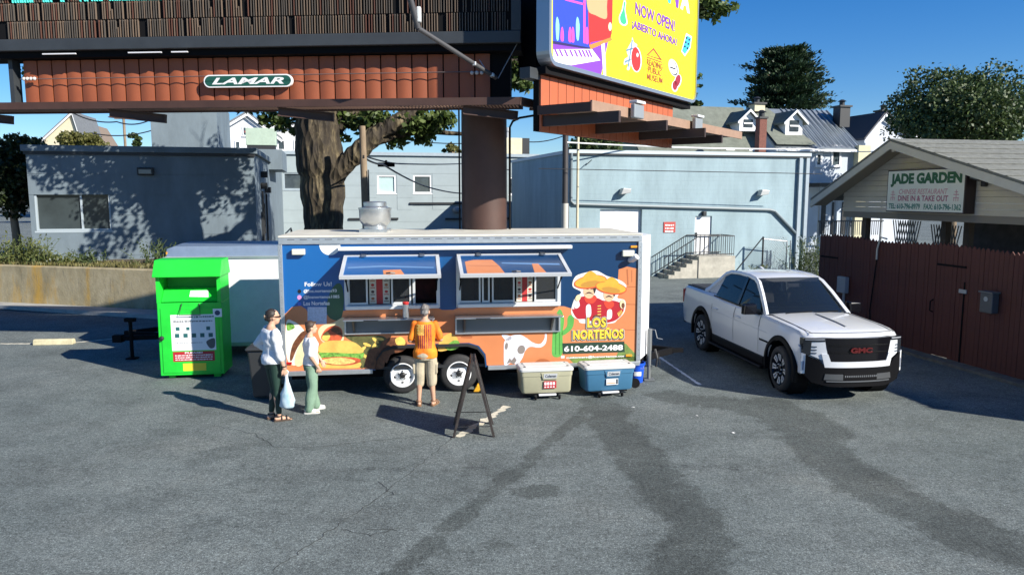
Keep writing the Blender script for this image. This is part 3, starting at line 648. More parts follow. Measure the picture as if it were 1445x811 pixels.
pp('print_figures', [curve([(785 + dx, 55), (784 + dx, 35), (786 + dx, 24), (789 + dx, 35), (788 + dx, 56)], 3) for dx in (0, 28.5)], C_('cyan', (.25, .7, .75)), .005)
pp('print_figures', [curve([(791 + dx, 57 + dx * .1), (791 + dx, 45), (793 + dx, 38), (795 + dx, 45), (795 + dx, 58 + dx * .1)], 3) for dx in (0, 11, 15, 35)], pink, .0065)
pp('print_floor', [[(780, 62), (832, 70), (838, 72), (835, 68), (780, 58)]], C_('navy', (.03, .02, .10)), .0055)
pp('print_keyboard', [[(780, 70), (835, 69.5), (847, 85.5), (806, 92.5), (780, 88)]], wht, .0065)
pp('print_keys', [[(x, 70 + (x - 781) * .02), (x + 2.6, 70 + (x - 781) * .02), (x + 7, 80 + (x - 781) * .02), (x + 4.4, 80 + (x - 781) * .02)] for x in (781.5, 788, 795, 802.5, 809, 815, 820, 825, 829)], pur, .008)
pp('print_frame', [[(828, -40), (865, -40), (864, 30), (863, 48), (861, 55), (833, 60), (832, 66), (831, 64)]], red_, .0075)
pp('print_screen', [curve([(829, -20), (855, -20), (856, 10), (855, 27), (840, 22), (829, 14)], 4)], C_('screen', (.42, .33, .16)), .009)
pp('print_edge', [[(831, 64), (862, 53), (864, 57), (833, 70)]], C_('orange', (.70, .22, .03)), .009)
pp('print_knob', [oval(860.5, 38, 2.4, 6)], C_('cream', (.75, .72, .45)), .0095)
pp('print_border', [[(848, 62), (853, 60.5), (855, 109), (851, 108)]], wht, .009)
pp('print_pawn', [curve([(880, 1), (877, 14), (873, 24), (874, 33), (880, 37), (885, 34), (884, 25), (882, 14), (883, 4)], 4)], wht, .0095)
pp('print_pawn', [curve([(880, 3), (878.5, 14), (874.5, 24), (875.5, 31.5), (880, 35), (883.5, 32), (882.5, 25), (881, 14), (881.8, 5)], 4)], grn, .011)
pp('print_jacks', [curve([(890, 60), (892, 53), (894, 60), (899, 64), (894, 70), (891, 80), (888, 98), (884, 98), (886, 90), (880, 92), (881, 84), (886, 80), (884, 72)], 3)], wht, .0095)
pp('print_jacks', [[(891, 56), (893, 56), (887, 95), (885, 95)], [(883, 70), (898, 66), (898, 68), (884, 73)], [(881, 86), (890, 83), (890, 85), (881, 90)]], C_('slate', (.15, .25, .35)), .0108)
pp('print_ball', [oval(897, 84, 8, 18.5, -4)], wht, .0105); pp('print_ball', [oval(897, 84, 6.6, 17, -4)], red_, .0118); pp('print_glint', [oval(899, 78, 1.4, 3)], wht, .013)
pp('print_block', [[(961, 73), (968, 47), (976, 52), (974, 68), (966, 80)]], wht, .0095); pp('print_block', [[(962, 72), (968.5, 50), (975, 54), (973, 67), (966, 77)]], lbl, .0108)
pp('print_studs', [oval(966 + (i % 2) * 3.5 + (i // 2) * 1.3, 66 - (i // 2) * 6 + (i % 2) * 2.5, 1.2, 1.6) for i in range(6)], ink, .012)
pp('print_token', [oval(950, 96, 6.4, 13, -18), oval(956, 115, 5, 10, 12), oval(952, 122, 4.6, 8)], wht, .0095)
pp('print_token', [oval(949.5, 95.5, 5.4, 12, -18)], ink, .0108); pp('print_token', [oval(949, 95, 4.6, 10.8, -18)], wht, .012); pp('print_token', [[(945, 94), (953, 97), (953, 99), (945, 96)]], ink, .013)
pp('print_cards', [oval(956, 114, 3.8, 8.5, 12), oval(952, 121, 3.4, 6.6)], C_('maroon', (.30, .02, .03)), .0108)
mar = C_('brown red', (.38, .10, .03))
pp('print_pediment', [[(912, 78), (922, 67.5), (934, 85), (932, 85), (922, 71), (914.5, 78), (933, 83.5), (933.5, 85.5)], [(912, 80), (934, 87.5), (934, 89), (912, 81.5)]], mar, .0095)
for s, a, b, m_, bo in (('NOW OPEN!', (896, 20.5), (952, 15.5), pur, .02), ('¡ABIERTO AHORA!', (891.5, 42), (954.8, 37.5), pur, .022), ('READING', (912.5, 92), (934.5, 88.6), mar, 0), ('·PUBLIC·', (912.5, 102), (934.5, 99), mar, 0), ('MUSEUM', (912.5, 112.5), (934.5, 109), mar, 0)):
    # text rectangles are given at the left bottom and right top of each line
    x0, y0 = PR.px(a[0], a[1]); x1, y1_ = PR.px(b[0], b[1] + (16.5 if bo else 10))
    hgt = {'NOW OPEN!': .34, '¡ABIERTO AHORA!': .27}.get(s, .185)
    text('poster_lettering', s, m_, face, PR, x0, x1, y0, y0 + hgt, .0125, bold=bo if bo else .012)
pp('print_letters', [[(938, -10), (947, -8), (946, 5.5), (943, 4.5), (942, 0)]], lbl, .0095); pp('print_letters', [[(952, -4), (958, -2.5), (957, 12), (954, 11)]], pur, .0095); pp('print_letters', [[(959.5, 12), (965, -8), (969, -7), (973, 20), (969.5, 18.5), (967.5, 9), (964.5, 8), (963, 15)]], wht, .0095)
# right apron, catwalk, outriggers
za, zb = zr0 - 1.50, zr0 - .18; npan = 20; pw = (LR - 1.3) / npan
for i in range(npan):
    mb = MB(); PR.box(mb, .18 + i * pw + .012, .18 + (i + 1) * pw - .012, za, zb, -.34, -.28); mb.build('apron_panel', orange2, BB, bevel=.01)
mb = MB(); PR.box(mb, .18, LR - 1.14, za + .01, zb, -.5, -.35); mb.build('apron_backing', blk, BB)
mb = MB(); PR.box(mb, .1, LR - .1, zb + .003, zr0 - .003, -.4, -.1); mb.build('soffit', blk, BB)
mb = MB(); PR.box(mb, -.25, .35, zr0 - .30, zr0 - .05, -.6, -.31); mb.build('end_bracket', bfr, BB)
cz = zr0 - .98
mb = MB(); PR.box(mb, .05, LR + 1.4, cz - .06, cz, -.26, 1.12); mb.build('catwalk_deck', M('deck underside', (.20, .125, .09), .65, var=.1), BB)
mb = MB(); PR.box(mb, .05, LR + 1.4, cz - .14, cz + .10, 1.123, 1.18); mb.build('catwalk_fascia', M('fascia tan', (.30, .19, .13), .6, var=.12), BB)
mb = MB(); PR.box(mb, -.01, .047, cz - .15, cz + .06, -.26, 1.18); mb.build('catwalk_fascia', rust, BB)
for t in (.25, 2.9, 5.6, 8.3):
    mb = MB(); PR.box(mb, t, t + .1, cz - .40, cz - .15, -.5, 1.75 if t < 8 else 1.3); mb.build('outrigger', M('dark brown beam', (.045, .028, .024), .6), BB)
for t, s_ in ((2.15, .30), (6.2, .30)):
    c = PR.at(t, cz + .02, 1.3); mb = MB(); rot = Matrix.Rotation(math.atan2(PR.u.y, PR.u.x), 3, 'Z')
    mb.box(c, (.55, .12, .34), mat=rot); fl = mb.build('floodlight', M('flood grey', (.30, .32, .33), .4, .3), BB, bevel=.02)
    mb = MB(); mb.box(c + V(0, 0, .22), (.5, .22, .07), mat=rot); mb.build('floodlight_hood', M('hood white', (.6, .62, .62), .4), fl, bevel=.01)
mb = MB(); mb.box((2.0, 21.6, 8.3), (4.2, .7, 3.2), R(40)); mb.build('back_frame', blk, BB)
mb = MB(); mb.beam((-12, 21.6, 8.4), (.2, 20.9, 8.4), .7, .7); mb.build('torsion_beam', bfr, BB)
cr = .03; pc = [V(-.06, 20.55, -1.3), V(-.06, 20.55, 5.35), V(.02, 20.5, 5.5), V(.2, 20.4, 5.58), V(1.15, 19.8, 5.68)]
mb = MB(); mb.tube(pc, cr, 8); mb.build('conduit', blk, BB)
mb = MB(); mb.tube([(-1.42, 20.5, -1.3), (-1.42, 20.5, 6.2)], .025, 6); mb.build('conduit', blk, BB)
BAKE = None
# ------------------------------------------------------------------ restaurant porch on the right and the red board fence
f0, f1 = atZ(1445, 540), atZ(1159, 333, 2.44); f1 = V(f1.x, f1.y, 0); fd = (f1 - f0).normalized(); f0 = f0 - fd * 4.2
PF = Pln(f1, -fd); LF = (f1 - f0).length           # u runs towards the camera, n faces the lot (left)
if PF.n.x > 0: PF.n = -PF.n
redw = M('red brown fence paint', (.085, .024, .018), .75, var=.28, scale=3, stretch=(1, 1, .3), bump=.25, bscale=25)
FN = thing('board_fence', 'dark red vertical board fence in front of the restaurant porch', 'fence', tuple(f1))
bw = .115; nb = int(LF / bw); r = random.Random(3); bm_ = []
for k in range(4):
    mb = MB(); mb.prism([(0, 0), (bw - .008, 0), (bw - .008, 2.40), (bw / 2 - .004, 2.46), (0, 2.40)], (0, 0, 0), (1, 0, 0), (0, 0, 1), (0, -1, 0), .022); o = mb.build('board', redw, FN); bm_.append(o.data); bpy.data.objects.remove(o)
rot = Matrix(((PF.u.x, -PF.n.x, 0, 0), (PF.u.y, -PF.n.y, 0, 0), (0, 0, 1, 0), (0, 0, 0, 1)))
for i in range(nb):
    o = link('board', bm_[i % 4], FN); o.matrix_basis = Matrix.Translation(V(*(PF.at(i * bw, r.uniform(.02, .05) + .03 * math.sin(i * .2), r.uniform(0, .008))))) @ rot
for z in (.4, 1.9): mb = MB(); PF.box(mb, 0, LF, z, z + .09, -.06, -.004); mb.build('rail', redw, FN)
mb = MB(); PF.box(mb, 0, LF, .0, .06, -.03, .35); tag(mb.build('kerb_strip', M('rough kerb', (.12, .12, .11), .9, var=.3, scale=5, bump=.5)), kind='structure')
# gate outlines, handle, boxes fixed to the fence
def fp(px, py): return PF.px(px, py)
for a, b in (((1325, 372.5), (1366, 376)), ((1160, 361), (1184, 363))):
    q0, q1 = fp(*a), fp(*b); mb = MB(); PF.box(mb, q0[0], q1[0], q0[1] - .02, q0[1] + .02, .033, .05); mb.build('gate_strap', blk, FN)
q0 = fp(1356, 500); q1 = fp(1360, 415); mb = MB(); PF.box(mb, q0[0] - .015, q0[0] + .015, .05, 1.75, .033, .045); mb.build('gate_gap', blk, FN)
q = fp(1318, 430); mb = MB(); mb.tube([PF.at(q[0], q[1] + .12, .03), PF.at(q[0], q[1] + .08, .1), PF.at(q[0], q[1] - .12, .1), PF.at(q[0], q[1] - .15, .03)], .015); mb.build('gate_handle', blk, FN)
q = fp(1361, 411); mb = MB(); PF.box(mb, q[0] - .1, q[0] + .1, q[1] - .04, q[1] + .04, .033, .05); mb.build('number_plate', M('plate grey', (.35, .36, .36), .5), FN)
q = fp(1403, 427); MBX = thing('fence_box', 'dark grey wall box with a pale badge mounted on the red fence', 'box', tuple(PF.at(q[0], 0, .1)))
mb = MB(); PF.box(mb, q[0] - .15, q[0] + .15, q[1] - .2, q[1] + .2, .035, .2); mb.build('housing', M('box grey', (.08, .085, .09), .5), MBX, bevel=.02)
mb = MB(); PF.box(mb, q[0] - .17, q[0] + .17, q[1] + .2, q[1] + .23, .035, .23); mb.build('lid', M('lid grey', (.12, .125, .13), .5), MBX)
mb = MB(); mb.lathe([(.05, 0), (.05, .01)], PF.at(q[0], q[1] + .08, .2), PF.n, 14); mb.build('badge', M('badge grey', (.35, .37, .38), .4), MBX)
q = fp(1194, 402); EB = thing('electric_box', 'light grey electric outlet box on the red fence beside the white pickup roof', 'box', tuple(PF.at(q[0], 0, .1)))
mb = MB(); PF.box(mb, q[0] - .17, q[0] + .17, q[1] - .2, q[1] + .22, .035, .16); mb.build('housing', M('box light', (.30, .32, .34), .5), EB, bevel=.02)
mb = MB(); PF.box(mb, q[0] - .03, q[0] + .03, .1, q[1] - .2, .035, .07); mb.build('conduit', M('box light', ()), EB)
CB = thing('hanging_cable', 'pale cable hooped over the fence top running down in black', 'cable', tuple(PF.at(fp(1235, 450)[0], 0, .06)))
a, b = fp(1243, 338), fp(1240, 366); c = fp(1230, 438)
mb = MB(); mb.tube([PF.at(a[0] + .25, a[1] + .03, .03), PF.at(a[0] + .05, a[1] + .06, .05), PF.at(b[0], b[1] + .25, .06), PF.at(*b, .06)], .022); mb.build('sleeve', M('sleeve pale', (.5, .48, .42), .5), CB, smooth=True)
mb = MB(); mb.tube([PF.at(*b, .055), PF.at(c[0], c[1], .055), PF.at(c[0] + .1, .05, .055)], .014); mb.build('cable', blk, CB, smooth=True)
# porch gable
PJ = Pln(PF.at(0, 0, -.85), PF.u, n=PF.n)
JG = thing('restaurant', 'restaurant porch with beige clapboard gable and grey shingle roof behind the red fence', 'building', tuple(PJ.at(3, 0, 0)))
pk = PJ.px(1284, 196); le = PJ.px(1168, 280); re_ = PJ.px(1445, 246); wb = PJ.px(1300, 301.5)[1]
pkx, pkz = pk; lx = PJ.px(1190, 300)[0]; sl_l = (pkz - le[1]) / (pkx - le[0]); sl_r = (pkz - re_[1]) / (re_[0] - pkx); rx_ = re_[0] + 1.6
clap = M('beige clapboard', (.50, .47, .40), .65, var=.07, scale=2)
def roofz(u): return pkz - (sl_l * (pkx - u) if u < pkx else sl_r * (u - pkx)) - .13
z = wb; bh = .135
while z < pkz - .25:
    # clapboard course trimmed to the gable
    zt = z + bh - .006; ul = max(lx, pkx - (pkz - .13 - zt) / sl_l); ur = min(rx_, pkx + (pkz - .13 - zt) / sl_r)
    ul0 = max(lx, pkx - (pkz - .13 - z) / sl_l); ur0 = min(rx_, pkx + (pkz - .13 - z) / sl_r)
    if ur - ul > .05:
        mb = MB(); p = [PJ.at(ul0, z, .024), PJ.at(ur0, z, .024), PJ.at(ur, zt, .006), PJ.at(ul, zt, .006), PJ.at(ul0, z, -.05), PJ.at(ur0, z, -.05), PJ.at(ur, zt, -.05), PJ.at(ul, zt, -.05)]
        mb.add(p, [(0, 1, 2, 3), (4, 7, 6, 5), (0, 4, 5, 1), (1, 5, 6, 2), (2, 6, 7, 3), (3, 7, 4, 0)]); mb.build('clapboard', clap, JG)
    z += bh
fas = M('fascia beige', (.56, .54, .47), .6, var=.06); shin = M('grey shingles', (.17, .175, .155), .9, var=.28, scale=7, bump=.5, bscale=26)
ov = .55; back = 9.
for s_, u_end, sl_ in ((-1, le[0], sl_l), (1, rx_, sl_r)):
    ze = pkz - sl_ * abs(u_end - pkx)
    mb = MB(); q = [PJ.at(pkx, pkz, ov), PJ.at(u_end, ze, ov), PJ.at(u_end, ze, -back), PJ.at(pkx, pkz, -back)]
    mb.add([p for p in q] + [p - V(0, 0, .06) for p in q], [(0, 1, 2, 3), (7, 6, 5, 4), (0, 4, 5, 1), (1, 5, 6, 2), (2, 6, 7, 3)]); mb.build('roof_slope', shin, JG)
    mb = MB(); mb.prism([(pkx, pkz - .065), (u_end, ze - .065), (u_end, ze - .25), (pkx, pkz - .25)], PJ.at(0, 0, ov - .05), PJ.u, PJ.v, PJ.n, .045); mb.build('fascia', fas, JG)
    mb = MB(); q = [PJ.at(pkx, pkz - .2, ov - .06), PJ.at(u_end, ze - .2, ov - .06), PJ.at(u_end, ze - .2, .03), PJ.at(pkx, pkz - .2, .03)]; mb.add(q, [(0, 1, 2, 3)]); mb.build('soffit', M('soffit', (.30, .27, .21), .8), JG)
for i in range(9):                                        # raised shingle courses on the visible slope
    t = (i + 1) / 10; u = pkx + (rx_ - pkx) * t; zz = pkz - sl_r * (u - pkx); mb = MB(); mb.beam(PJ.at(u, zz + .006, ov), PJ.at(u, zz + .006, -back), .06, .012, up=(0, 0, 1)); mb.build('shingle_course', shin, JG)
# porch ceiling, beam, posts, dark rooms behind
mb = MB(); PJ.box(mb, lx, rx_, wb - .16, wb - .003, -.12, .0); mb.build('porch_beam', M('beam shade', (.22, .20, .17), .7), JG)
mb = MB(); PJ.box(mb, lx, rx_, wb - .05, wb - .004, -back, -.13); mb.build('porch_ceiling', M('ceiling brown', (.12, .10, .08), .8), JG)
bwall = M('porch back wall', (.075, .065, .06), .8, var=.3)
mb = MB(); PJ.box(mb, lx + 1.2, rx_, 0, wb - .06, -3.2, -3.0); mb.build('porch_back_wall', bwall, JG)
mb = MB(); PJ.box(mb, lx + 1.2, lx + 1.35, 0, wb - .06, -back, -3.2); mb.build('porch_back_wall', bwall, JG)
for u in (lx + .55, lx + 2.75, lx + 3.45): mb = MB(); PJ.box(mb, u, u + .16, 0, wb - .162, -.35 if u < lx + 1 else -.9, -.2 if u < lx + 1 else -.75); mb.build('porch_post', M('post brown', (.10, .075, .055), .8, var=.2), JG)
for u, v0, v1, k in ((lx + 1.55, 1.6, 2.9, -.6), (lx + 2.2, 1.6, 2.8, -1.2)):
    mb = MB(); 
    for i in range(9):
        mb.beam(PJ.at(u + i * .09, v0, k), PJ.at(u + i * .09 - .3, v1, k), .02, .02)
        mb.beam(PJ.at(u + i * .09 - .3, v0, k + .02), PJ.at(u + i * .09, v1, k + .02), .02, .02)
    mb.build('lattice', M('lattice grey', (.28, .28, .27), .7), JG)
mb = MB(); PJ.box(mb, lx + 3.9, lx + 4.5, 1.7, 2.75, -2.99, -2.95); mb.build('porch_window', glassd, JG)
mb = MB(); PJ.box(mb, lx + 4.1, rx_, 2.05, 2.22, -.9, .2); mb.build('lean_to_roof', M('lean to', (.20, .21, .19), .9, var=.3), JG)
mb = MB(); mb.beam(PJ.at(pkx, pkz - .26, ov - .1), PJ.at(pkx, pkz - .26, .03), .1, .12); mb.build('ridge_bracket', fas, JG)
# sign box
q0, q1 = PJ.px(1252, 296), PJ.px(1362, 238); 
JS = thing('restaurant_sign', 'white light box sign with green and pink lettering on the beige gable', 'sign', tuple(PJ.at((q0[0] + q1[0]) / 2, q0[1], .1)))
PJs = Pln(PJ.at(0, 0, .30), PJ.u, n=PJ.n); q0, q1 = PJs.px(1251, 297), PJs.px(1363, 237.5); a0, b0, a1, b1 = q0[0], q0[1], q1[0], q1[1]
mb = MB(); PJs.box(mb, a0 - .03, a1 + .03, b0 - .03, b1 + .03, -.27, 0); mb.build('case', M('case dark', (.035, .022, .02), .5), JS, bevel=.01)
mb = MB(); PJs.poly(mb, rect(a0, b0, a1, b1), .004); sf = mb.build('face', M('sign face', (.66, .68, .62), .4, var=.05), JS)
h = b1 - b0; w = a1 - a0; sgn = M('sign green', (.015, .10, .035), .5); spk = M('sign pink', (.52, .26, .30), .5); stl = M('sign teal', (.02, .17, .14), .5)
text('lettering', 'JADE GARDEN', sgn, sf, PJs, a0 + .04 * w, a1 - .03 * w, b0 + .60 * h, b1 - .06 * h, .006, bold=.06)
text('lettering', 'CHINESE RESTAURANT', spk, sf, PJs, a0 + .17 * w, a1 - .19 * w, b0 + .42 * h, b0 + .55 * h, .006, shear=.2, bold=.012)
text('lettering', 'DINE IN & TAKE OUT', M('sign mauve', (.36, .12, .18), .5), sf, PJs, a0 + .16 * w, a1 - .18 * w, b0 + .25 * h, b0 + .39 * h, .006, bold=.03)
text('lettering', 'TEL: 610-796-8979', stl, sf, PJs, a0 + .03 * w, a0 + .47 * w, b0 + .05 * h, b0 + .19 * h, .006, bold=.03)
text('lettering', 'FAX: 610-796-1362', stl, sf, PJs, a0 + .52 * w, a1 - .02 * w, b0 + .05 * h, b0 + .19 * h, .006, bold=.03)
for a in (.05, .88):                                      # small emblem characters
    mb = MB(); x = a0 + a * w
    for i, (dx, dy, dw, dh) in enumerate(((0, .40, .16, .02), (.07, .26, .02, .26), (0, .33, .16, .018), (.01, .26, .02, .08), (.13, .26, .02, .08), (.03, .46, .1, .018))):
        PJs.poly(mb, rect(x + dx, b0 + dy * h, x + dx + dw, b0 + dy * h + dh * (h if dh > .03 else 1)), .006 + i * .0006)
    mb.build('emblem', spk, sf)
q = PJ.px(1394, 254); FL = thing('porch_floodlight', 'small black floodlight on the clapboard beside the restaurant sign', 'floodlight', tuple(PJ.at(q[0], q[1], .03)))
mb = MB(); PJ.box(mb, q[0] - .07, q[0] + .05, q[1] - .14, q[1] + .06, .026, .12); mb.build('mount', dark, FL, bevel=.02)
mb = MB(); mb.prism([(-.2, .0), (.06, -.06), (.1, .14), (-.14, .12)], PJ.at(q[0] - .02, q[1] + .03, .12), PJ.u, PJ.v, PJ.n, .16); lh = mb.build('lamp_head', dark, FL, bevel=.02)
mb = MB(); mb.prism([(-.16, .02), (.04, -.02), (.06, .10), (-.12, .09)], PJ.at(q[0] - .02, q[1] + .03, .282), PJ.u, PJ.v, PJ.n, .004); mb.build('lens', M('lamp lens', ()), lh)
# ------------------------------------------------------------------ food trailer
TA, TB = atZ(400, 527, .45), atZ(902, 512, .45); TA.z = TB.z = 0
PT = Pln(TA, TB - TA); LT = (TB - TA).length; px = PT.px
FT = thing('food_trailer', 'food trailer wrapped in a blue and orange desert print with two serving hatches', 'trailer', tuple(TA), math.atan2(PT.u.y, PT.u.x))
zb, zt = .46, px(650, 334)[1]; DT = 2.35
alu = M('aluminium', (.55, .58, .60), .35, .75, var=.08, scale=6); steel = M('stainless', (.50, .53, .55), .28, .85, var=.08, scale=3)
blueW = M('wrap blue', (.006, .085, .28), .28, spec=.6, var=.10, scale=.8)
def grad_blue():
    m = M('wrap blue', ()); n = m.node_tree; b = n.nodes['Principled BSDF']; tc = n.nodes.new('ShaderNodeTexCoord'); sx = n.nodes.new('ShaderNodeSeparateXYZ'); mr = n.nodes.new('ShaderNodeMapRange'); r = n.nodes.new('ShaderNodeValToRGB')
    n.links.new(tc.outputs['Object'], sx.inputs[0]); n.links.new(sx.outputs[0], mr.inputs[0]); mr.inputs[1].default_value = -4; mr.inputs[2].default_value = 2.4; n.links.new(mr.outputs[0], r.inputs[0])   # printed sky runs from mid blue to navy along the side
    e = r.color_ramp.elements; e[0].color = (.008, .105, .33, 1); e[1].color = (.004, .035, .105, 1); e[0].position = .1; e[1].position = .75; n.links.new(r.outputs[0], b.inputs['Base Color'])
grad_blue()
orW = M('wrap orange', (.60, .215, .085), .32, var=.08, scale=1.2); orD = M('wrap rust', (.40, .13, .05), .32)
w1 = (*px(487, 436), *px(620, 362)); w2 = (*px(644, 435), *px(791, 362))
w1 = (w1[0], w1[1], w1[2], w1[3]); w2 = (w2[0], w1[1], w2[2], w1[3])
cxs = [px(568, 531), px(648, 531)]; wz = .345; wu = [cxs[0][0], cxs[1][0]]
archL, archR, archT = wu[0] - .47, wu[1] + .47, .86
arch = [(archR, zb), (archR - .02, .64), (archR - .14, .80), (archR - .32, archT), (archL + .32, archT), (archL + .14, .80), (archL + .02, .64), (archL, zb)]
outer = [(0, zb), (archL, zb)] + arch[::-1][1:-1] + [(archR, zb), (LT, zb), (LT, zt), (0, zt)]
o1 = rect(w1[0] + .05, w1[1] + .06, w1[2] - .05, w1[3] - .02); o2 = rect(w2[0] + .05, w2[1] + .06, w2[2] - .05, w2[3] - .02)
mb = MB(); PT.holes(mb, outer, [o1, o2], 0, 0, -.05); mb.build('side_panel', blueW, FT)
wh = M('trailer white', (.78, .79, .79), .35, var=.03)
mb = MB(); PT.box(mb, 0, .05, zb, zt, -DT, -.053); mb.build('end_panel', wh, FT)
mb = MB(); PT.box(mb, .053, LT - .06, zb, zt, -DT, -DT + .05); mb.build('back_panel', wh, FT)
mb = MB(); q = [(LT - .04, -.06), (LT + .02, -.06), (LT + .40, -.72), (LT + .40, -DT + .72), (LT, -DT + .06), (LT - .04, -DT + .06)]
mb.add([PT.at(a, zb + .03, k) for a, k in q] + [PT.at(a, zt - .02, k) for a, k in q], [(5, 4, 3, 2, 1, 0), (6, 7, 8, 9, 10, 11)] + [(i, (i + 1) % 6, 6 + (i + 1) % 6, 6 + i) for i in range(6)]); mb.build('nose', wh, FT)
mb = MB(); PT.box(mb, .055, LT - .055, zb, zb + .05, -DT + .053, -.055); mb.build('floor', dark, FT)
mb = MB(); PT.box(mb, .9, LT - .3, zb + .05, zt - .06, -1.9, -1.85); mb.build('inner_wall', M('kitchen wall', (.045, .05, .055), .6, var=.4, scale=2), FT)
mb = MB(); PT.box(mb, -.01, LT + .01, zt + .003, zt + .035, -DT - .02, .02); rf = mb.build('roof', M('roof dusty white', (.58, .56, .48), .7, var=.15, scale=2), FT, bevel=.01)
mb = MB(); PT.box(mb, 0, LT, zt - .11, zt - .002, .002, .03); tr = mb.build('top_rail', alu, FT, bevel=.006)
for i in range(30): mb = MB(); PT.box(mb, .15 + i * .21, .27 + i * .21, zt - .035, zt - .022, .0305, .033); mb.build('rail_slot', M('slot grey', (.12, .13, .14), .5), tr)
rails = []
for a, b in ((-.012, .06), (LT - .07, LT + .012)):
    mb = MB(); PT.box(mb, a, b, zb - .02, zt - .113, .003, .032); e = mb.build('corner_post', alu, FT, bevel=.006)
    for i in range(22): mb = MB(); mb.lathe([(.008, 0), (.006, .006)], PT.at((a + b) / 2, zb + .05 + i * .1, .032), PT.n, 6); mb.build('rivet', M('rivet', (.3, .31, .32), .4, .6), e)
for a, b in ((.0, archL - .05), (archR + .05, LT)):
    mb = MB(); PT.box(mb, a, b, zb - .05, zb + .03, .004, .035); mb.build('bottom_rail', alu, FT, bevel=.006)
mb = MB(); PT.box(mb, .1, LT - .05, zb - .18, zb - .052, -1.9, -.25); mb.build('chassis', blk, FT)
mb = MB(); PT.box(mb, wu[0] - .55, wu[1] + .55, .28, zb, -.75, -.40); mb.build('wheel_well', blk, FT)
# gutter visor over the hatches
g0, g1 = px(478, 351)[0], px(805, 349)[0]; gzv = px(640, 349)[1]
mb = MB(); PT.box(mb, g0, g1, gzv - .03, gzv + .03, .03, .16); mb.build('gutter_visor', wh, FT, bevel=.008)
# fender strip and wheels
mb = MB(); a2 = [(a, b) for a, b in arch]; 
for (a, b), (c, d) in zip(arch[:-1], arch[1:]): mb.add([PT.at(a, b, -.35), PT.at(c, d, -.35), PT.at(c, d, .05), PT.at(a, b, .05)], [(0, 1, 2, 3)])
secs = [[PT.at(a, b, .03), PT.at(a, b, .06), PT.at(a + (.0 if 0 else 0), b + .05, .06), PT.at(a, b + .05, .03)] for a, b in arch]; mb.loft(secs); mb.build('fender', M('black rubber', (.015, .015, .016), .6), FT)
tyre = M('tyre rubber', (.022, .022, .023), .75, var=.2, scale=20, bump=.2); rimw = M('white wheel', (.74, .75, .75), .35, var=.03)
def wheel_tr(u):
    c = PT.at(u, wz, -.16); n = PT.n
    mb = MB(); mb.lathe([(.20, -.10), (.30, -.105), (.335, -.08), (.345, -.05), (.345, .05), (.335, .08), (.30, .105), (.205, .10), (.20, .0), (.20, -.10)], c, n, 40, cap=False); w = mb.build('wheel', tyre, FT, smooth=True, angle=50)
    mb = MB(); mb.lathe([(.04, -.02), (.19, -.02), (.20, .095), (.222, .105), (.222, .115), (.205, .118), (.195, .085), (.17, .055), (.10, .065), (.085, .085), (.05, .09), (.04, .09)], c, n, 40); rm = mb.build('rim', rimw, w, smooth=True, angle=50)
    mb = MB(); mb.lathe([(.055, .08), (.055, .12), (.045, .135), (.03, .14)], c, n, 16); mb.build('hub_cap', M('hub black', (.02, .02, .02), .4), w, smooth=True)
    x, y = frame_of(n)
    for k in range(5):
        a = k * 2 * math.pi / 5 + .3; mb = MB(); e = c + (x * math.cos(a) + y * math.sin(a)) * .145; rr = [(.024 * math.cos(t) , .015 * math.sin(t)) for t in [j * math.pi / 5 for j in range(10)]]
        tx, ty = (-x * math.sin(a) + y * math.cos(a)), (x * math.cos(a) + y * math.sin(a)); mb.prism(rr, e + n * .062, tx, ty, n, .004); mb.build('rim_slot', M('hub black', ()), w)
        a += .6; mb = MB(); mb.lathe([(.012, .09), (.012, .105), (.006, .11)], c + (x * math.cos(a) + y * math.sin(a)) * .075, n, 6); mb.build('lug_nut', M('hub black', ()), w)
for u in wu: wheel_tr(u)
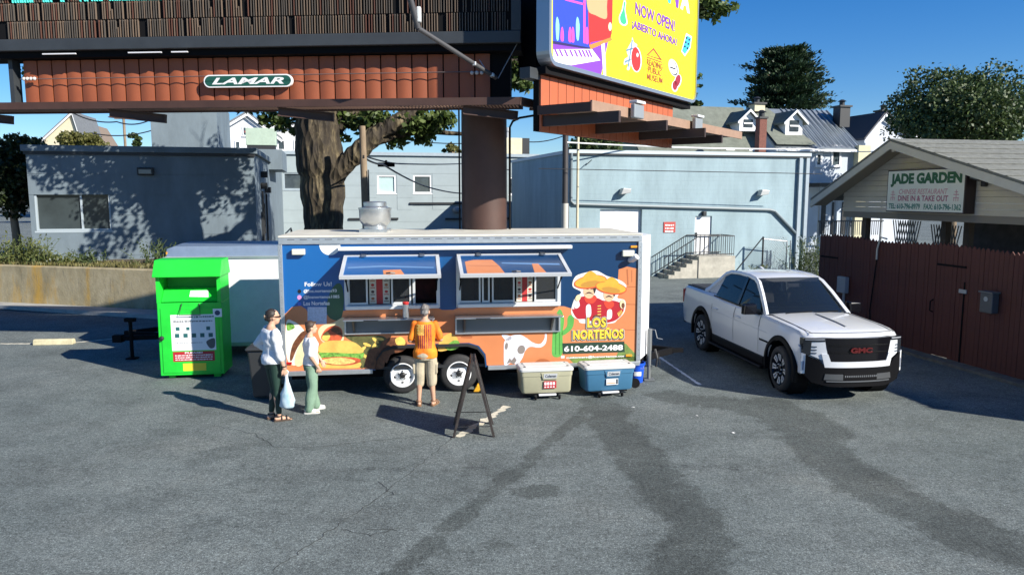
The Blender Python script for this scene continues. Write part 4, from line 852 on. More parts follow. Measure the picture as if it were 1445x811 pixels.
# serving hatches
menuR = M('menu red', (.45, .03, .03), .5); menuW = M('menu cream', (.62, .58, .48), .5); chromef = M('frame white alu', (.66, .68, .69), .35, .3)
paneM = bpy.data.materials.new('hatch glass'); paneM.use_nodes = True; b_ = paneM.node_tree.nodes['Principled BSDF']; b_.inputs['Base Color'].default_value = (.05, .055, .06, 1); b_.inputs['Roughness'].default_value = .03; b_.inputs['Alpha'].default_value = .45
def hatch(w, panes, menu, dark_open):
    x0, y0, x1, y1 = w; y1 -= .01
    mb = MB(); PT.holes(mb, rect(x0, y0, x1, y1), [rect(x0 + .06, y0 + .07, x1 - .06, y1 - .03)], .05, 0, -.09); f = mb.build('hatch_frame', chromef, FT)
    mb = MB(); PT.box(mb, x0 + .02, x1 - .02, y0 + .0, y0 + .065, .052, .12); mb.build('sill', chromef, f, bevel=.008)
    for p0, p1 in panes:
        mb = MB(); PT.holes(mb, rect(p0, y0 + .075, p1, y1 - .035), [rect(p0 + .03, y0 + .11, p1 - .03, y1 - .06)], .02, 0, -.02); s_ = mb.build('sliding_sash', chromef, f)
        mb = MB(); PT.box(mb, p0 + .03, p1 - .03, y0 + .11, y1 - .06, -.004, .004); mb.build('glass_pane', paneM, s_)
    m0, m1 = menu; mb = MB(); PT.box(mb, m0, m1, y0 + .08, y1 - .05, -.03, -.015); mn = mb.build('menu_board', menuW, f)
    mid = (m0 + m1) / 2; ww = (m1 - m0) * .16
    mb = MB(); PT.poly(mb, rect(mid - ww, y0 + .08, mid + ww, y1 - .2), -.013); mb.build('menu_stripe', menuR, mn)
    mb = MB(); PT.poly(mb, rect(m0, y1 - .2, m1, y1 - .05), -.012); mb.build('menu_header', M('menu dark', (.06, .03, .03), .5), mn)
    for j in range(4):
        for s_ in (0, 1):
            a = m0 + .02 if s_ == 0 else mid + ww + .02; b = mid - ww - .02 if s_ == 0 else m1 - .02; yy = y0 + .12 + j * .12
            mb = MB(); PT.poly(mb, rect(a, yy, b, yy + .014), -.012); PT.poly(mb, oval((a + b) / 2, yy + .055, .03, .025, 0, 8), -.0118); mb.build('menu_item', [orD, M('menu dark', ()), menuR][(j + s_) % 3], mn)
    return f
def xs_(*p): return [px(a, 410)[0] for a in p]
a = xs_(491, 519, 521, 550, 552, 580, 586, 616)
h1 = hatch(w1, [(a[0], a[1]), (a[4], a[5])], (a[2], a[3]), None)
mb = MB(); PT.box(mb, a[5] + .03, a[6], w1[1] + .075, w1[3] - .045, -.03, .03); mb.build('mullion', chromef, h1)
mb = MB(); PT.box(mb, a[6] + .01, a[7], w1[1] + .08, w1[3] - .05, -.5, -.48); mb.build('curtain', M('dark red cloth', (.06, .012, .012), .8, var=.4, scale=6), h1)
b = xs_(648, 678, 680, 691, 694, 726, 729, 752, 754, 786)
h2 = hatch(w2, [(b[0], b[1]), (b[2], b[3]), (b[4], b[5]), (b[8], b[9])], (b[6], b[7]), None)
# hatch flaps propped open
def flap(xa, xb, z, drop, out, decor):
    H0, H1 = PT.at(xa, z, .05), PT.at(xb, z, .05); d = (PT.n * out + V(0, 0, -drop)); dn = d.normalized(); ln = d.length
    PA = Pln(H0, PT.u, v=dn); PA.n = PT.u.cross(dn); PA.n = PA.n if PA.n.z > 0 else -PA.n; W_ = xb - xa
    mb = MB(); PA.box(mb, 0, W_, 0, ln, -.03, 0); f = mb.build('hatch_flap', blueW, FT)
    mb = MB(); PA.holes(mb, rect(-.01, -.01, W_ + .01, ln + .01), [rect(.05, .05, W_ - .05, ln - .05)], .012, 0, -.04); mb.build('flap_frame', chromef, f)
    for t in (.2, .82):
        mb = MB(); PA.box(mb, W_ * t - .05, W_ * t + .05, -.06, .09, .014, .022); PA.box(mb, W_ * t - .035, W_ * t + .035, .0, .13, .023, .034); mb.build('flap_hinge', steel, f)
    for e in (.04, W_ - .04):
        mb = MB(); mb.tube([PA.at(e, ln * .62, -.045), PT.at(xa + e, z - .62, .06)], .012, 6); mb.tube([PA.at(e, ln * .62, -.045), (PA.at(e, ln * .62, -.045) + PT.at(xa + e, z - .62, .06)) / 2], .02, 6); mb.build('gas_strut', blk, f)
    for nm, pts, m_, k in decor:
        mb = MB(); PA.poly(mb, [(x * W_, y * ln) for x, y in pts], k); mb.build(nm, m_, f)
    mb = MB(); mb.tube([PA.at(W_ * .5 - .07, ln - .06, .03), PA.at(W_ * .5, ln - .03, .05), PA.at(W_ * .5 + .07, ln - .06, .03)], .014, 6); mb.build('latch', M('latch dark', (.10, .09, .08), .4, .5), f)
haze_ = M('print haze', (.10, .22, .42), .3)
zA = px(555, 360)[1]
flap(w1[0] + .02, w1[2] - .02, zA, .26, .98, [('mesa_print', [(.42, .72), (.60, .70), (.64, .94), (.43, .94)], orW, .0022), ('cloud_print', [(.06, .55), (.4, .50), (.94, .60), (.94, .66), (.4, .58), (.06, .63)], haze_, .002)])
flap(w2[0] + .02, w2[2] - .02, zA, .26, .98, [('mesa_print', [(.06, .36), (.14, .28), (.32, .28), (.37, .6), (.40, .94), (.06, .94)], orW, .0022), ('mesa_print', [(.68, .5), (.74, .5), (.78, .94), (.67, .94)], orW, .0024), ('cloud_print', [(.4, .42), (.66, .46), (.94, .50), (.94, .58), (.66, .54), (.4, .48)], haze_, .002), ('mesa_line', [(.08, .55), (.36, .58), (.36, .60), (.08, .57)], orD, .0035)])
# folding counters below
def counter(xa, xb, z1_, z0_):
    mb = MB(); PT.box(mb, xa, xb, z1_ - .025, z1_, .03, .34); c = mb.build('counter_shelf', steel, FT, bevel=.006)
    mb = MB(); PT.box(mb, xa, xb, z0_, z0_ + .02, .005, .06); PT.box(mb, xa, xa + .03, z0_ + .022, z1_ - .027, .005, .06); PT.box(mb, xb - .03, xb, z0_ + .022, z1_ - .027, .005, .06); mb.build('counter_frame', alu, c)
    mb = MB(); PT.box(mb, xa + .032, xb - .032, z0_ + .022, z1_ - .027, .004, .012); mb.build('counter_back', M('counter grey', (.16, .175, .19), .4, .5), c)
    for u in (xa + .15, xb - .18): mb = MB(); mb.prism([(.02, 0), (.3, z1_ - z0_ - .05), (.02, z1_ - z0_ - .05)], PT.at(u, z0_ + .02, 0), PT.n, PT.v, PT.u, .03); mb.build('counter_bracket', M('bracket dark', (.10, .095, .09), .5), c)
    mb = MB(); PT.box(mb, xa + .35, xa + .6, z1_ - .02, z1_ - .008, .341, .346); mb.build('counter_latch', blk, c)
counter(px(486, 450)[0], px(612, 450)[0], px(550, 450)[1] + .05, px(540, 470)[1]); counter(px(642, 448)[0], px(790, 448)[0], px(710, 447)[1] + .05, px(710, 469)[1])
# lamps, vent horn, markers
def lampbox(x, y, w_, h_):
    q = px(x, y); mb = MB(); PT.box(mb, q[0] - w_ / 2, q[0] + w_ / 2, q[1] - h_ / 2, q[1] + h_ / 2, .02, .10); l = mb.build('work_lamp', M('lamp cream', (.62, .62, .52), .3), FT, bevel=.012)
    mb = MB(); PT.box(mb, q[0] - w_ * .4, q[0] + w_ * .4, q[1] - h_ * .4, q[1] + h_ * .4, .003, .0195); mb.build('lamp_bracket', dark, l)
lampbox(422, 355, .22, .10); lampbox(885, 357, .22, .11)
q = px(893, 363); mb = MB(); mb.tube([PT.at(q[0] - .05, q[1] - .05, .0), PT.at(q[0] - .03, q[1] - .03, .12), PT.at(q[0] + .02, q[1] + .03, .19)], [.05, .05, .055], 12); mb.build('vent_elbow', wh, FT, smooth=True)
for x, y in ((894, 348), (887, 501)):
    q = px(x, y); mb = MB(); PT.box(mb, q[0] - .06, q[0] + .06, q[1] - .02, q[1] + .02, .004, .03); mb.build('marker_light', M('amber', (.75, .30, .02), .3), FT, bevel=.006)
q = px(408, 512); mb = MB(); PT.box(mb, q[0] - .05, q[0] + .05, q[1] - .02, q[1] + .02, .004, .03); mb.build('marker_light', M('lens red', (.45, .01, .01), .3), FT, bevel=.006)
# printed wrap -------------------------------------------------------------
def pr(name, polys, m, k, parent=None):
    o_ = None
    for p in polys:
        mb = MB(); PT.poly(mb, [(min(max(a, .002), LT - .002), b) for a, b in PT.P(p)], k * .001); o_ = mb.build(name, m, FT)
    return o_
# desert ground, cut round the wheel arch
gnd = [px(*p) for p in ((403, 443), (412, 433), (424, 431), (432, 436), (436, 444), (452, 447), (480, 439.5))] + [(w1[0] + .02, w1[1] - .02), (w1[2] - .02, w1[1] - .02), px(624, 437), px(640, 437), (w2[0] + .02, w2[1] - .02), (w2[2] - .02, w2[1] - .02)] + [px(*p) for p in ((796, 432), (806, 435), (830, 450), (868, 452), (873, 380), (885, 376), (899, 379))]
gnd[0] = (.062, gnd[0][1]); gnd[-1] = (LT - .072, gnd[-1][1])
ring = gnd + [(LT - .072, zb + .032), (archR + .03, zb + .032)] + [(a + .03 * (1 if a > wu[0] + .4 else -1), b + .055) for a, b in arch[1:-1]] + [(archL - .03, zb + .032), (.062, zb + .032)]
mb = MB(); PT.holes(mb, ring, [], .002); mb.build('desert_print', orW, FT)
pr('mesa_line', [[(874, 404), (898, 404), (898, 405), (874, 405)], [(862, 428), (898, 429), (898, 430), (862, 429)], [(884, 380), (886, 380), (887, 402), (885, 402)], [(891, 381), (892, 381), (892, 398), (891, 398)], [(872, 464), (898, 465), (898, 466), (872, 465)]], orD, 3.2)
pr('moon_print', [oval(465.5, 347, 15, 14.5, 0, 28)[:15] if 0 else [(450.5, 344.5)] + [(465.5 + 15 * math.cos(R(t)), 345 + 15 * math.sin(R(t))) for t in range(10, 171, 8)][::-1][:0] + [(465.5 - 15 * math.cos(R(t)), 345 + 15 * math.sin(R(t))) for t in range(0, 181, 9)]], M('moon white', (.72, .76, .76), .35), 2.5)
pr('bush_print', [curve([(463, 446), (462, 425), (470, 405), (480, 400), (485, 415), (484, 440), (478, 452)], 4)], M('bush green', (.03, .10, .05), .4), 2.6)
ltx = M('wrap white', (.80, .80, .78), .4)
for s, x0, y0, x1, y1 in (('Follow Us!', 430, 404, 468, 397.5), ('@los.nortenos93', 428.5, 414, 475, 407.5), ('@losnortenos1085', 428.5, 422.5, 479, 415.8), ('Los Norteñas', 428.5, 431, 465, 424.5)):
    textpx('wrap_lettering', s, ltx, FT, PT, x0, y0, x1, y1, .0035, bold=.02)
pr('social_icon', [oval(422.5, 411, 2.6, 2.8)], M('icon dark', (.01, .01, .015), .4), 3); pr('social_icon', [oval(422.5, 419.5, 3.2, 3.4)], M('icon pink', (.55, .25, .5), .4), 3); pr('social_icon', [oval(422.5, 428.5, 2.6, 2.8)], M('icon blue', (.04, .14, .6), .4), 3)
pr('plain_patch', [[(434, 433), (461, 433), (461, 457), (434, 457)]], M('patch pale', (.50, .55, .66), .45, var=.2, scale=30), 4)
# food pictures on the lower left
tort = M('tortilla', (.74, .62, .36), .4, var=.12, scale=9); bun = M('bun', (.72, .45, .10), .4, var=.18, scale=5); meat = M('meat', (.15, .055, .025), .4, var=.5, scale=14); lett = M('lettuce', (.16, .36, .06), .4, var=.6, scale=22)
tom = M('tomato', (.55, .10, .04), .4, var=.4, scale=12); chz = M('cheese', (.80, .55, .12), .4, var=.2, scale=10); olive_ = M('olive', (.10, .10, .035), .4, var=.5, scale=10); crm = M('cream print', (.80, .77, .64), .4, var=.08, scale=8)
pr('taco_print', [curve([(404, 455), (414, 453), (426, 462), (432, 474), (430, 500), (418, 515), (405, 505)], 5)], crm, 3.5)
pr('taco_print', [curve([(424, 470), (432, 466), (434, 470), (420, 490), (412, 508), (409, 505), (413, 486)], 5)], meat, 4.6)
pr('taco_print', [curve([(434, 471), (440, 474), (438, 500), (424, 516), (416, 512), (420, 492)], 5)], tort, 5.6)
pr('taco_print', [curve([(405, 456), (412, 456), (416, 462), (408, 466), (405, 465)], 4)], lett, 4.8)
pr('burrito_print', [curve([(449, 468), (455, 459), (470, 455), (486, 448), (486, 470), (483, 482), (470, 484), (455, 482)], 5)], tort, 3.6)
pr('burrito_print', [curve([(453, 476), (460, 464), (472, 459), (482, 464), (483, 476), (476, 483), (460, 482)], 5)], tom, 4.6)
pr('burrito_print', [curve([(467, 466), (474, 461), (481, 465), (482, 474), (474, 470)], 4)], meat, 5.6); pr('burrito_print', [curve([(454, 477), (461, 468), (466, 474), (461, 481)], 4)], chz, 5.6)
pr('fries_print', [curve([(487, 474), (510, 474), (540, 474), (548, 486), (536, 505), (520, 515), (508, 518), (506, 490)], 5)], olive_, 3.4)
for x, y, a_ in ((512, 492, -40), (518, 486, 20), (524, 498, -10), (530, 480, 40), (515, 502, 30), (528, 488, -60), (536, 478, 10)): pr('fries_print', [oval(x, y, 6, 2.2, a_, 10)], chz, 4.4 + (x % 7) * .12)
pr('meat_print', [curve([(516, 518), (519, 498), (530, 490), (541, 498), (543, 512), (538, 520)], 5)], meat, 5.6)
pr('meat_print', [curve([(535, 492), (545, 478), (560, 476), (572, 480), (574, 490), (566, 496), (552, 500), (545, 512)], 5)], meat, 5.4); pr('pineapple_print', [curve([(558, 478), (566, 475), (572, 481), (570, 487), (560, 486)], 4)], chz, 6.4)
pr('burger_print', [curve([(450, 496), (452, 486), (462, 481), (480, 480), (498, 482), (510, 490), (512, 497), (495, 498), (470, 497)], 5)], bun, 6.6)
pr('burger_print', [curve([(450, 497), (470, 495), (495, 497), (512, 496), (513, 503), (505, 507), (480, 505), (455, 507), (449, 503)], 5)], lett, 6.0)
pr('burger_print', [curve([(450, 506), (475, 503), (505, 505), (507, 511), (490, 514), (465, 514), (452, 511)], 5)], tom, 7.0)
pr('burger_print', [curve([(456, 507), (478, 504), (498, 507), (500, 511), (480, 514), (462, 512)], 5)], M('patty cheese', (.75, .50, .16), .4, var=.35, scale=20), 7.6)
pr('burger_print', [curve([(452, 511), (470, 515), (495, 515), (508, 511), (509, 516), (500, 519), (460, 519), (452, 517)], 5)], bun, 6.4)
pr('sandwich_print', [curve([(622, 478), (634, 470), (640, 472), (646, 478), (644, 486), (630, 494), (618, 494)], 5)], bun, 3.4); pr('sandwich_print', [curve([(628, 490), (640, 480), (648, 482), (647, 490), (636, 494)], 4)], lett, 4.4)
pr('pebble_print', [curve([(650, 476), (656, 471), (664, 472), (666, 477)], 3), curve([(755, 512), (762, 506), (772, 507), (777, 512)], 3)], orD, 3)
# skull, cactus
bone = M('bone print', (.66, .66, .72), .4, var=.06)
pr('skull_print', [curve([(712, 515), (711, 495), (712, 481), (720, 474), (733, 472), (742, 476), (752, 483), (762, 485), (768, 478), (769, 471), (771.5, 472), (770, 484), (762, 490), (748, 489), (741, 495), (737, 505), (730, 514), (722, 511)], 5), curve([(708, 472), (720, 474), (722, 478), (714, 480)], 4)], bone, 4)
sk = M('skull hollow', (.22, .19, .17), .4); pr('skull_print', [oval(735.5, 493, 5.4, 6.4, 20, 16), oval(714.6, 488, 2.2, 5, 8, 14), [(715, 513), (719, 505), (722, 508), (726, 503), (729, 508), (725, 514), (720, 511)]], sk, 5.2)
cg = M('cactus green', (.10, .36, .07), .4, var=.12, scale=7)
pr('cactus_print', [curve([(780, 502), (779, 485), (780, 468), (782, 450), (790, 436), (796, 450), (794, 470), (793, 500)], 4), curve([(793, 468), (800, 460), (801, 448), (806, 444), (810, 449), (808, 462), (800, 470), (794, 473)], 4)], cg, 3.6)
dg = M('cactus dark', (.04, .20, .03), .4); pr('cactus_print', [[(784, 452), (785, 452), (784.5, 500), (783.5, 500)], [(789, 446), (790, 446), (790, 500), (789, 500)]], dg, 4.8)
grn2 = M('scrub green', (.16, .24, .06), .4, var=.3, scale=12); pr('scrub_print', [curve([(868, 505), (880, 485), (888, 490), (898, 502), (898, 512), (868, 512)], 4), [(800, 503), (898, 503), (898, 513), (810, 513)]], grn2, 2.8)
# emblem: two moustached men in sombreros
outl = M('emblem outline', (.74, .72, .68), .4); straw = M('straw hat', (.74, .36, .04), .4, var=.1, scale=10); strawd = M('hat shade', (.48, .24, .04), .4); hatr = M('hat trim', (.62, .10, .03), .4); skin_ = M('printed skin', (.70, .45, .27), .4); hair_ = M('printed hair', (.03, .02, .02), .4); jack = M('red jacket', (.40, .015, .025), .4); scarf = M('red scarf', (.66, .06, .03), .4); shirt_ = M('printed shirt', (.72, .72, .74), .4)
pr('emblem_outline', [curve([(808, 404), (812, 390), (828, 384), (842, 382), (856, 389), (866, 392), (878, 397), (884, 404), (877, 411), (871, 420), (882, 424), (881, 440), (871, 451), (862, 456), (822, 456), (816, 451), (808, 446), (806, 437), (811, 421), (820, 412)], 5)], outl, 4.6)
pr('emblem_jacket', [curve([(807, 436), (815, 437), (824, 428), (848, 426), (862, 428), (872, 436), (879, 432), (879, 440), (868, 452), (846, 456), (826, 450), (814, 449)], 5)], jack, 5.8)
pr('emblem_jacket', [curve([(812, 426), (822, 418), (842, 420), (852, 424), (866, 424), (876, 428), (880, 438), (870, 450), (846, 452), (822, 448), (811, 444)], 5)], jack, 5.2)
pr('emblem_shirt', [curve([(827, 432), (833, 430), (834, 444), (828, 449)], 4), curve([(857, 438), (863, 437), (863, 448), (857, 450)], 4), curve([(810, 426), (815, 421), (818, 431), (812, 435)], 4)], shirt_, 7)
pr('emblem_scarf', [curve([(825, 418), (838, 416), (842, 421), (836, 428), (827, 426)], 4), curve([(852, 426), (864, 425), (866, 431), (858, 436)], 4)], scarf, 8.2)
for cx_, cy_, s_ in ((832, 410, 1.), (860, 415, .95)):
    pr('emblem_face', [oval(cx_ - 1, cy_ + 1, 8 * s_, 10 * s_)], skin_, 8.6); pr('emblem_hair', [curve([(cx_ + 5 * s_, cy_ - 6), (cx_ + 9 * s_, cy_ - 4), (cx_ + 7 * s_, cy_ + 4), (cx_ + 5 * s_, cy_ - 1)], 3), curve([(cx_ - 7 * s_, cy_ + 5), (cx_ - 1, cy_ + 1.5), (cx_ + 5 * s_, cy_ + 5), (cx_ - 1, cy_ + 3.6)], 3), [(cx_ - 6, cy_ - 3.5), (cx_ - 1.5, cy_ - 2.5), (cx_ - 1.5, cy_ - 1.5), (cx_ - 6, cy_ - 2.3)], [(cx_ + 1, cy_ - 2.5), (cx_ + 5, cy_ - 3.5), (cx_ + 5, cy_ - 2.3), (cx_ + 1, cy_ - 1.5)]], hair_, 9.6)
for dx, dy, k in ((0, 0, 10.2), (29, 8.5, 11.8)):
    s_ = 1 if dx == 0 else .95
    pr('emblem_hat', [oval(833 + dx, 397.5 + dy, 23.5 * s_, 9.5 * s_, -9 if dx == 0 else 8, 26)], hatr, k); pr('emblem_hat', [oval(833 + dx, 397 + dy, 22 * s_, 8 * s_, -9 if dx == 0 else 8, 26)], straw, k + .4)
    pr('emblem_hat', [oval(833 + dx, 400.5 + dy, 14 * s_, 4.4 * s_, -9 if dx == 0 else 8, 20)], strawd, k + .8); pr('emblem_hat', [curve([(822 + dx, 393 + dy), (829 + dx, 384 + dy), (836 + dx, 383 + dy), (844 + dx, 391 + dy), (833 + dx, 396 + dy)], 5)], straw, k + 1.2)
pr('emblem_taco', [oval(815.5, 420, 3.5, 5, 30, 14), oval(878, 429, 3.6, 6.5, 0, 14)], tort, 13.6); pr('emblem_taco', [oval(879, 431, 2.4, 4, 0, 12), oval(842, 447, 5, 3.4, 0, 12)], meat, 14)
pr('emblem_buttons', [[(843, 431 + 4 * i), (848, 430.5 + 4 * i), (848, 431.7 + 4 * i), (843, 432.2 + 4 * i)] for i in range(5)] + [[(872 + 1.6 * i, 441 - 1.4 * i), (874 + 1.6 * i, 446 - 1.4 * i), (873 + 1.6 * i, 446.5 - 1.4 * i), (871 + 1.6 * i, 441.5 - 1.4 * i)] for i in range(4)], chz, 9.4)
dko = M('letter shadow', (.03, .03, .03), .4); yl = M('letter yellow', (.85, .55, .05), .4, var=.1, scale=30); gry = M('letter halo', (.46, .46, .42), .4)
for s, x0, y0, x1, y1 in (('LOS', 828.5, 462, 855, 447.5), ('NORTEÑOS', 808.5, 479, 879.5, 461)):
    yt = y1 if s == 'LOS' else y1 + 4; textpx('emblem_lettering', s.replace('Ñ', 'N'), gry, FT, PT, x0 - 2, y0 + 2, x1 + 2, yt - 1.5, .0143, bold=.12, space=1.08); textpx('emblem_lettering', s.replace('Ñ', 'N'), dko, FT, PT, x0 - 1, y0 + 1.2, x1 + 1, yt - .7, .0155, bold=.09, space=1.08); textpx('emblem_lettering', s, yl, FT, PT, x0, y0, x1, y1, .0167, bold=.042, space=1.08)
pr('number_band', [[(793.5, 484), (881, 481.5), (881.5, 496.5), (794, 499.5)]], M('band green', (.018, .045, .028), .4), 4.4)
textpx('phone_lettering', '610-604-2488', ltx, FT, PT, 796, 496, 879, 485.8, .0062, bold=.03)
textpx('email_lettering', 'customers@losnortenos.com', ltx, FT, PT, 799, 506.5, 884, 500.2, .005, bold=.03)
pr('email_icon', [rect(791.5, 501.5, 796.5, 505)], ltx, 5)
# tongue, jack and coupling at the nose
nz = PT.at(LT + .1, 0, 0)
mb = MB(); tip = PT.at(LT + 1.05, .42, -DT / 2); mb.beam(PT.at(LT + .0, .42, -.35), tip, .07, .12); mb.beam(PT.at(LT, .42, -DT + .35), tip, .07, .12); mb.beam(tip - PT.u * .12, tip + PT.u * .22, .12, .08); mb.build('tongue', blk, FT)
jp = PT.at(LT + .34, 0, -.46)
mb = MB(); mb.tube([jp + V(0, 0, .04), jp + V(0, 0, .62)], .035, 10); mb.tube([jp + V(0, 0, .30), jp + V(0, 0, 1.0)], .045, 10); mb.box(jp + V(0, 0, .02), (.2, .2, .025)); jk = mb.build('jack', M('jack grey', (.20, .21, .21), .5, .4), FT)
mb = MB(); c = jp + V(.02, 0, .99); mb.tube([c, c + V(.08, -.02, 0), c + V(.12, -.03, -.16), c + V(.22, -.04, -.18)], .009, 6); mb.build('jack_handle', M('jack chrome', (.30, .31, .31), .4, .5), jk)
mb = MB(); mb.tube([jp + V(.1, -.05, .62), jp + V(.14, -.08, .45), jp + V(.12, -.06, .28)], .022, 6); mb.tube([jp + V(.16, -.05, .55), jp + V(.2, -.05, .3)], .008, 6); mb.build('safety_chain', M('chain grey', (.05, .05, .05), .5, .4), FT)
# roof exhaust fan
q = atY(530, 330, TA.y + 1.55); c = V(q.x, q.y, zt + .03)
mb = MB(); mb.box(c + V(0, 0, .03), (.52, .52, .06)); mb.lathe([(a * .82, b * .82) for a, b in ((.27, .06), (.27, .14), (.32, .20), (.36, .26), (.37, .52), (.38, .53), (.38, .56), (.30, .57), (.27, .60), (.27, .68), (.25, .70), (.0, .71))], c, (0, 0, 1), 32); mb.build('exhaust_fan', M('spun aluminium', (.55, .57, .58), .3, .85, var=.12, scale=4), FT, smooth=True, angle=35)
# ------------------------------------------------------------------ white cargo trailer behind the bin
p0 = atZ(238, 487, .30); p0 = V(p0.x, p0.y, 0); PC = Pln(p0, PT.u); CTz0, CTz1 = .30, PC.px(300, 362)[1]; CL, CD = 4.6, 2.0
CT = thing('cargo_trailer', 'plain white enclosed cargo trailer with a blue grey roof behind the green bin', 'trailer', tuple(p0), math.atan2(PT.u.y, PT.u.x))
wht_c = M('cargo white', (.70, .72, .74), .4, var=.05); rfm = M('cargo roof', (.26, .33, .43), .35, .3, var=.08)
mb = MB(); PC.box(mb, 0, CL, CTz0, CTz1, -CD, 0); mb.build('body', wht_c, CT, bevel=.02)
mb = MB(); mb.loft([[PC.at(u, CTz1 + z * s, -CD / 2 + k * CD / 2 * (.96 if s == 1 else .9)) for k, z in ((1, .003), (.985, .16), (.95, .22), (.4, .25), (0, .255), (-.4, .25), (-.95, .22), (-.985, .16), (-1, .003))] for u, s in ((.03, .75), (.2, 1), (CL - .1, 1))]); mb.build('roof', rfm, CT, smooth=True, angle=50)
mb = MB(); PC.box(mb, -.012, CL, CTz1 - .05, CTz1 + .0, .004, .02); mb.build('top_rail', alu, CT)
mb = MB(); PC.box(mb, -.012, CL, CTz0 - .05, CTz0 + .03, .004, .03); mb.build('bottom_rail', alu, CT)
for u in (1.22, 2.44): mb = MB(); PC.box(mb, u, u + .03, CTz0 + .04, CTz1 - .06, .003, .010); mb.build('panel_seam', M('seam grey', (.5, .52, .54), .4), CT)
mb = MB(); PC.box(mb, .02, .12, CTz1 + .05, CTz1 + .10, -.16, -.1); mb.build('marker_light', M('amber', ()), CT)
wn = [PC.at(2.9, .33, -.18)]
for w_ in wn:
    mb = MB(); mb.lathe([(.20, -.1), (.31, -.1), (.33, -.06), (.33, .06), (.31, .1), (.20, .1), (.19, 0), (.20, -.1)], w_, PC.n, 28, cap=False); mb.build('tyre', tyre, CT, smooth=True)
tb = PC.at(-1.15, .46, -CD / 2 + .25)
mb = MB(); mb.beam(PC.at(.1, .46, -.25), tb, .08, .1); mb.beam(PC.at(.1, .46, -CD + .25), tb, .08, .1); mb.build('tongue', blk, CT)
jq = atZ(187, 506); mb = MB(); mb.tube([jq, jq + V(0, 0, .85)], .04, 10); mb.box(jq + V(0, 0, .015), (.22, .2, .03)); mb.box(jq + V(0, 0, .86), (.22, .12, .08)); mb.box(jq + V(-.28, 0, .45), (.2, .16, .16)); mb.beam(jq + V(-.3, 0, .45), jq + V(1.2, .35, .46), .1, .1); mb.build('jack', blk, CT, bevel=.01)
# ------------------------------------------------------------------ green donation bin
b0, b1 = atZ(227, 531, .06), atZ(317, 528, .06); b0.z = b1.z = 0; PG = Pln(b0, b1 - b0); BW = (b1 - b0).length; BD = .72; gp = PG.px
DB = thing('donation_bin', 'bright green steel clothes donation bin with a white instruction poster', 'bin', tuple(b0))
grn = M('bin green', (.016, .56, .04), .42, spec=.5, var=.10, scale=2.5, bump=.06, bscale=5); grd = M('bin green inside', (.012, .42, .03), .5)
zs, zr_, zh, ztp = gp(270, 434)[1], gp(270, 427)[1], gp(270, 388)[1], gp(270, 367)[1]
mb = MB(); PG.box(mb, 0, BW, .07, zr_, -BD, 0); mb.build('body', grn, DB, bevel=.012)
mb = MB(); PG.box(mb, .06, BW - .06, .12, zs, .002, .012); dpn = mb.build('door_panel', grn, DB, bevel=.005)
for a in (0, BW - .07): mb = MB(); PG.box(mb, a, a + .07, zr_ + .002, zh + .02, -BD, -.003); mb.build('side_wall', grn, DB)
mb = MB(); PG.box(mb, .073, BW - .073, zr_ + .002, zh, -BD, -.50); mb.build('chute_back', grd, DB)
mb = MB(); mb.add([PG.at(.08, zr_ + .02, -.02), PG.at(BW - .08, zr_ + .02, -.02), PG.at(BW - .08, zh - .28, -.26), PG.at(.08, zh - .28, -.26)] + [PG.at(.08, zr_ + .02, -.06), PG.at(BW - .08, zr_ + .02, -.06), PG.at(BW - .08, zh - .28, -.30), PG.at(.08, zh - .28, -.30)], [(0, 1, 2, 3), (7, 6, 5, 4), (0, 4, 5, 1), (2, 6, 7, 3), (0, 3, 7, 4), (1, 2, 6, 5)]); fl = mb.build('chute_flap', grn, DB)
hd = .10; mb = MB(); prof = [(hd, zh), (-.10, ztp), (-BD + .1, ztp), (-BD - .02, zh), (-BD - .02, zh - .03), (hd, zh - .03)]
mb.loft([[PG.at(u, z, k) for k, z in prof] for u in (-.03, BW + .03)]); mb.build('hood', grn, DB, bevel=.008)
for u in (.12, BW - .22):
    for k in (-.1, -BD + .05): mb = MB(); PG.box(mb, u, u + .12, 0, .068, k - .1, k); mb.build('foot', grn, DB)
ha, hb = gp(254, 444), gp(283, 427)
mb = MB(); mb.tube([PG.at(ha[0] + .05, ha[1] + .22, .02), PG.at(ha[0], ha[1], .07), PG.at(hb[0], ha[1], .07), PG.at(hb[0] - .02, ha[1] + .22, .02)], .008, 6); mb.build('pull_handle', dark, DB)
q = gp(227, 477); mb = MB(); mb.lathe([(.045, 0), (.045, .05), (.02, .06)], PG.at(q[0] + .02, q[1], .0), PG.n, 12); mb.build('lock', dark, DB)
pw_ = M('poster white', (.76, .77, .77), .5); def_ = lambda *a: None
a, b = gp(243.5, 498), gp(303, 443); x0, y0, x1, y1 = a[0], gp(270, 494)[1], b[0], gp(270, 443.5)[1]
mb = MB(); PG.box(mb, x0, x1, y0, y1, .0122, .015); ps = mb.build('poster', pw_, dpn)
wP, hP = x1 - x0, y1 - y0; tl = M('poster teal', (.02, .12, .12), .5); pd = M('poster ink', (.08, .09, .10), .5)
scrawl('print_line', tl, ps, PG, x0 + .42 * wP, x1 - .02 * wP, y0 + .91 * hP, y0 + .96 * hP, .016, 1)
scrawl('print_line', pd, ps, PG, x0 + .06 * wP, x1 - .06 * wP, y0 + .79 * hP, y0 + .835 * hP, .016, 2)
scrawl('print_line', M('poster grey', (.35, .37, .38), .5), ps, PG, x0 + .08 * wP, x0 + .7 * wP, y0 + .20 * hP, y0 + .23 * hP, .016, 3)
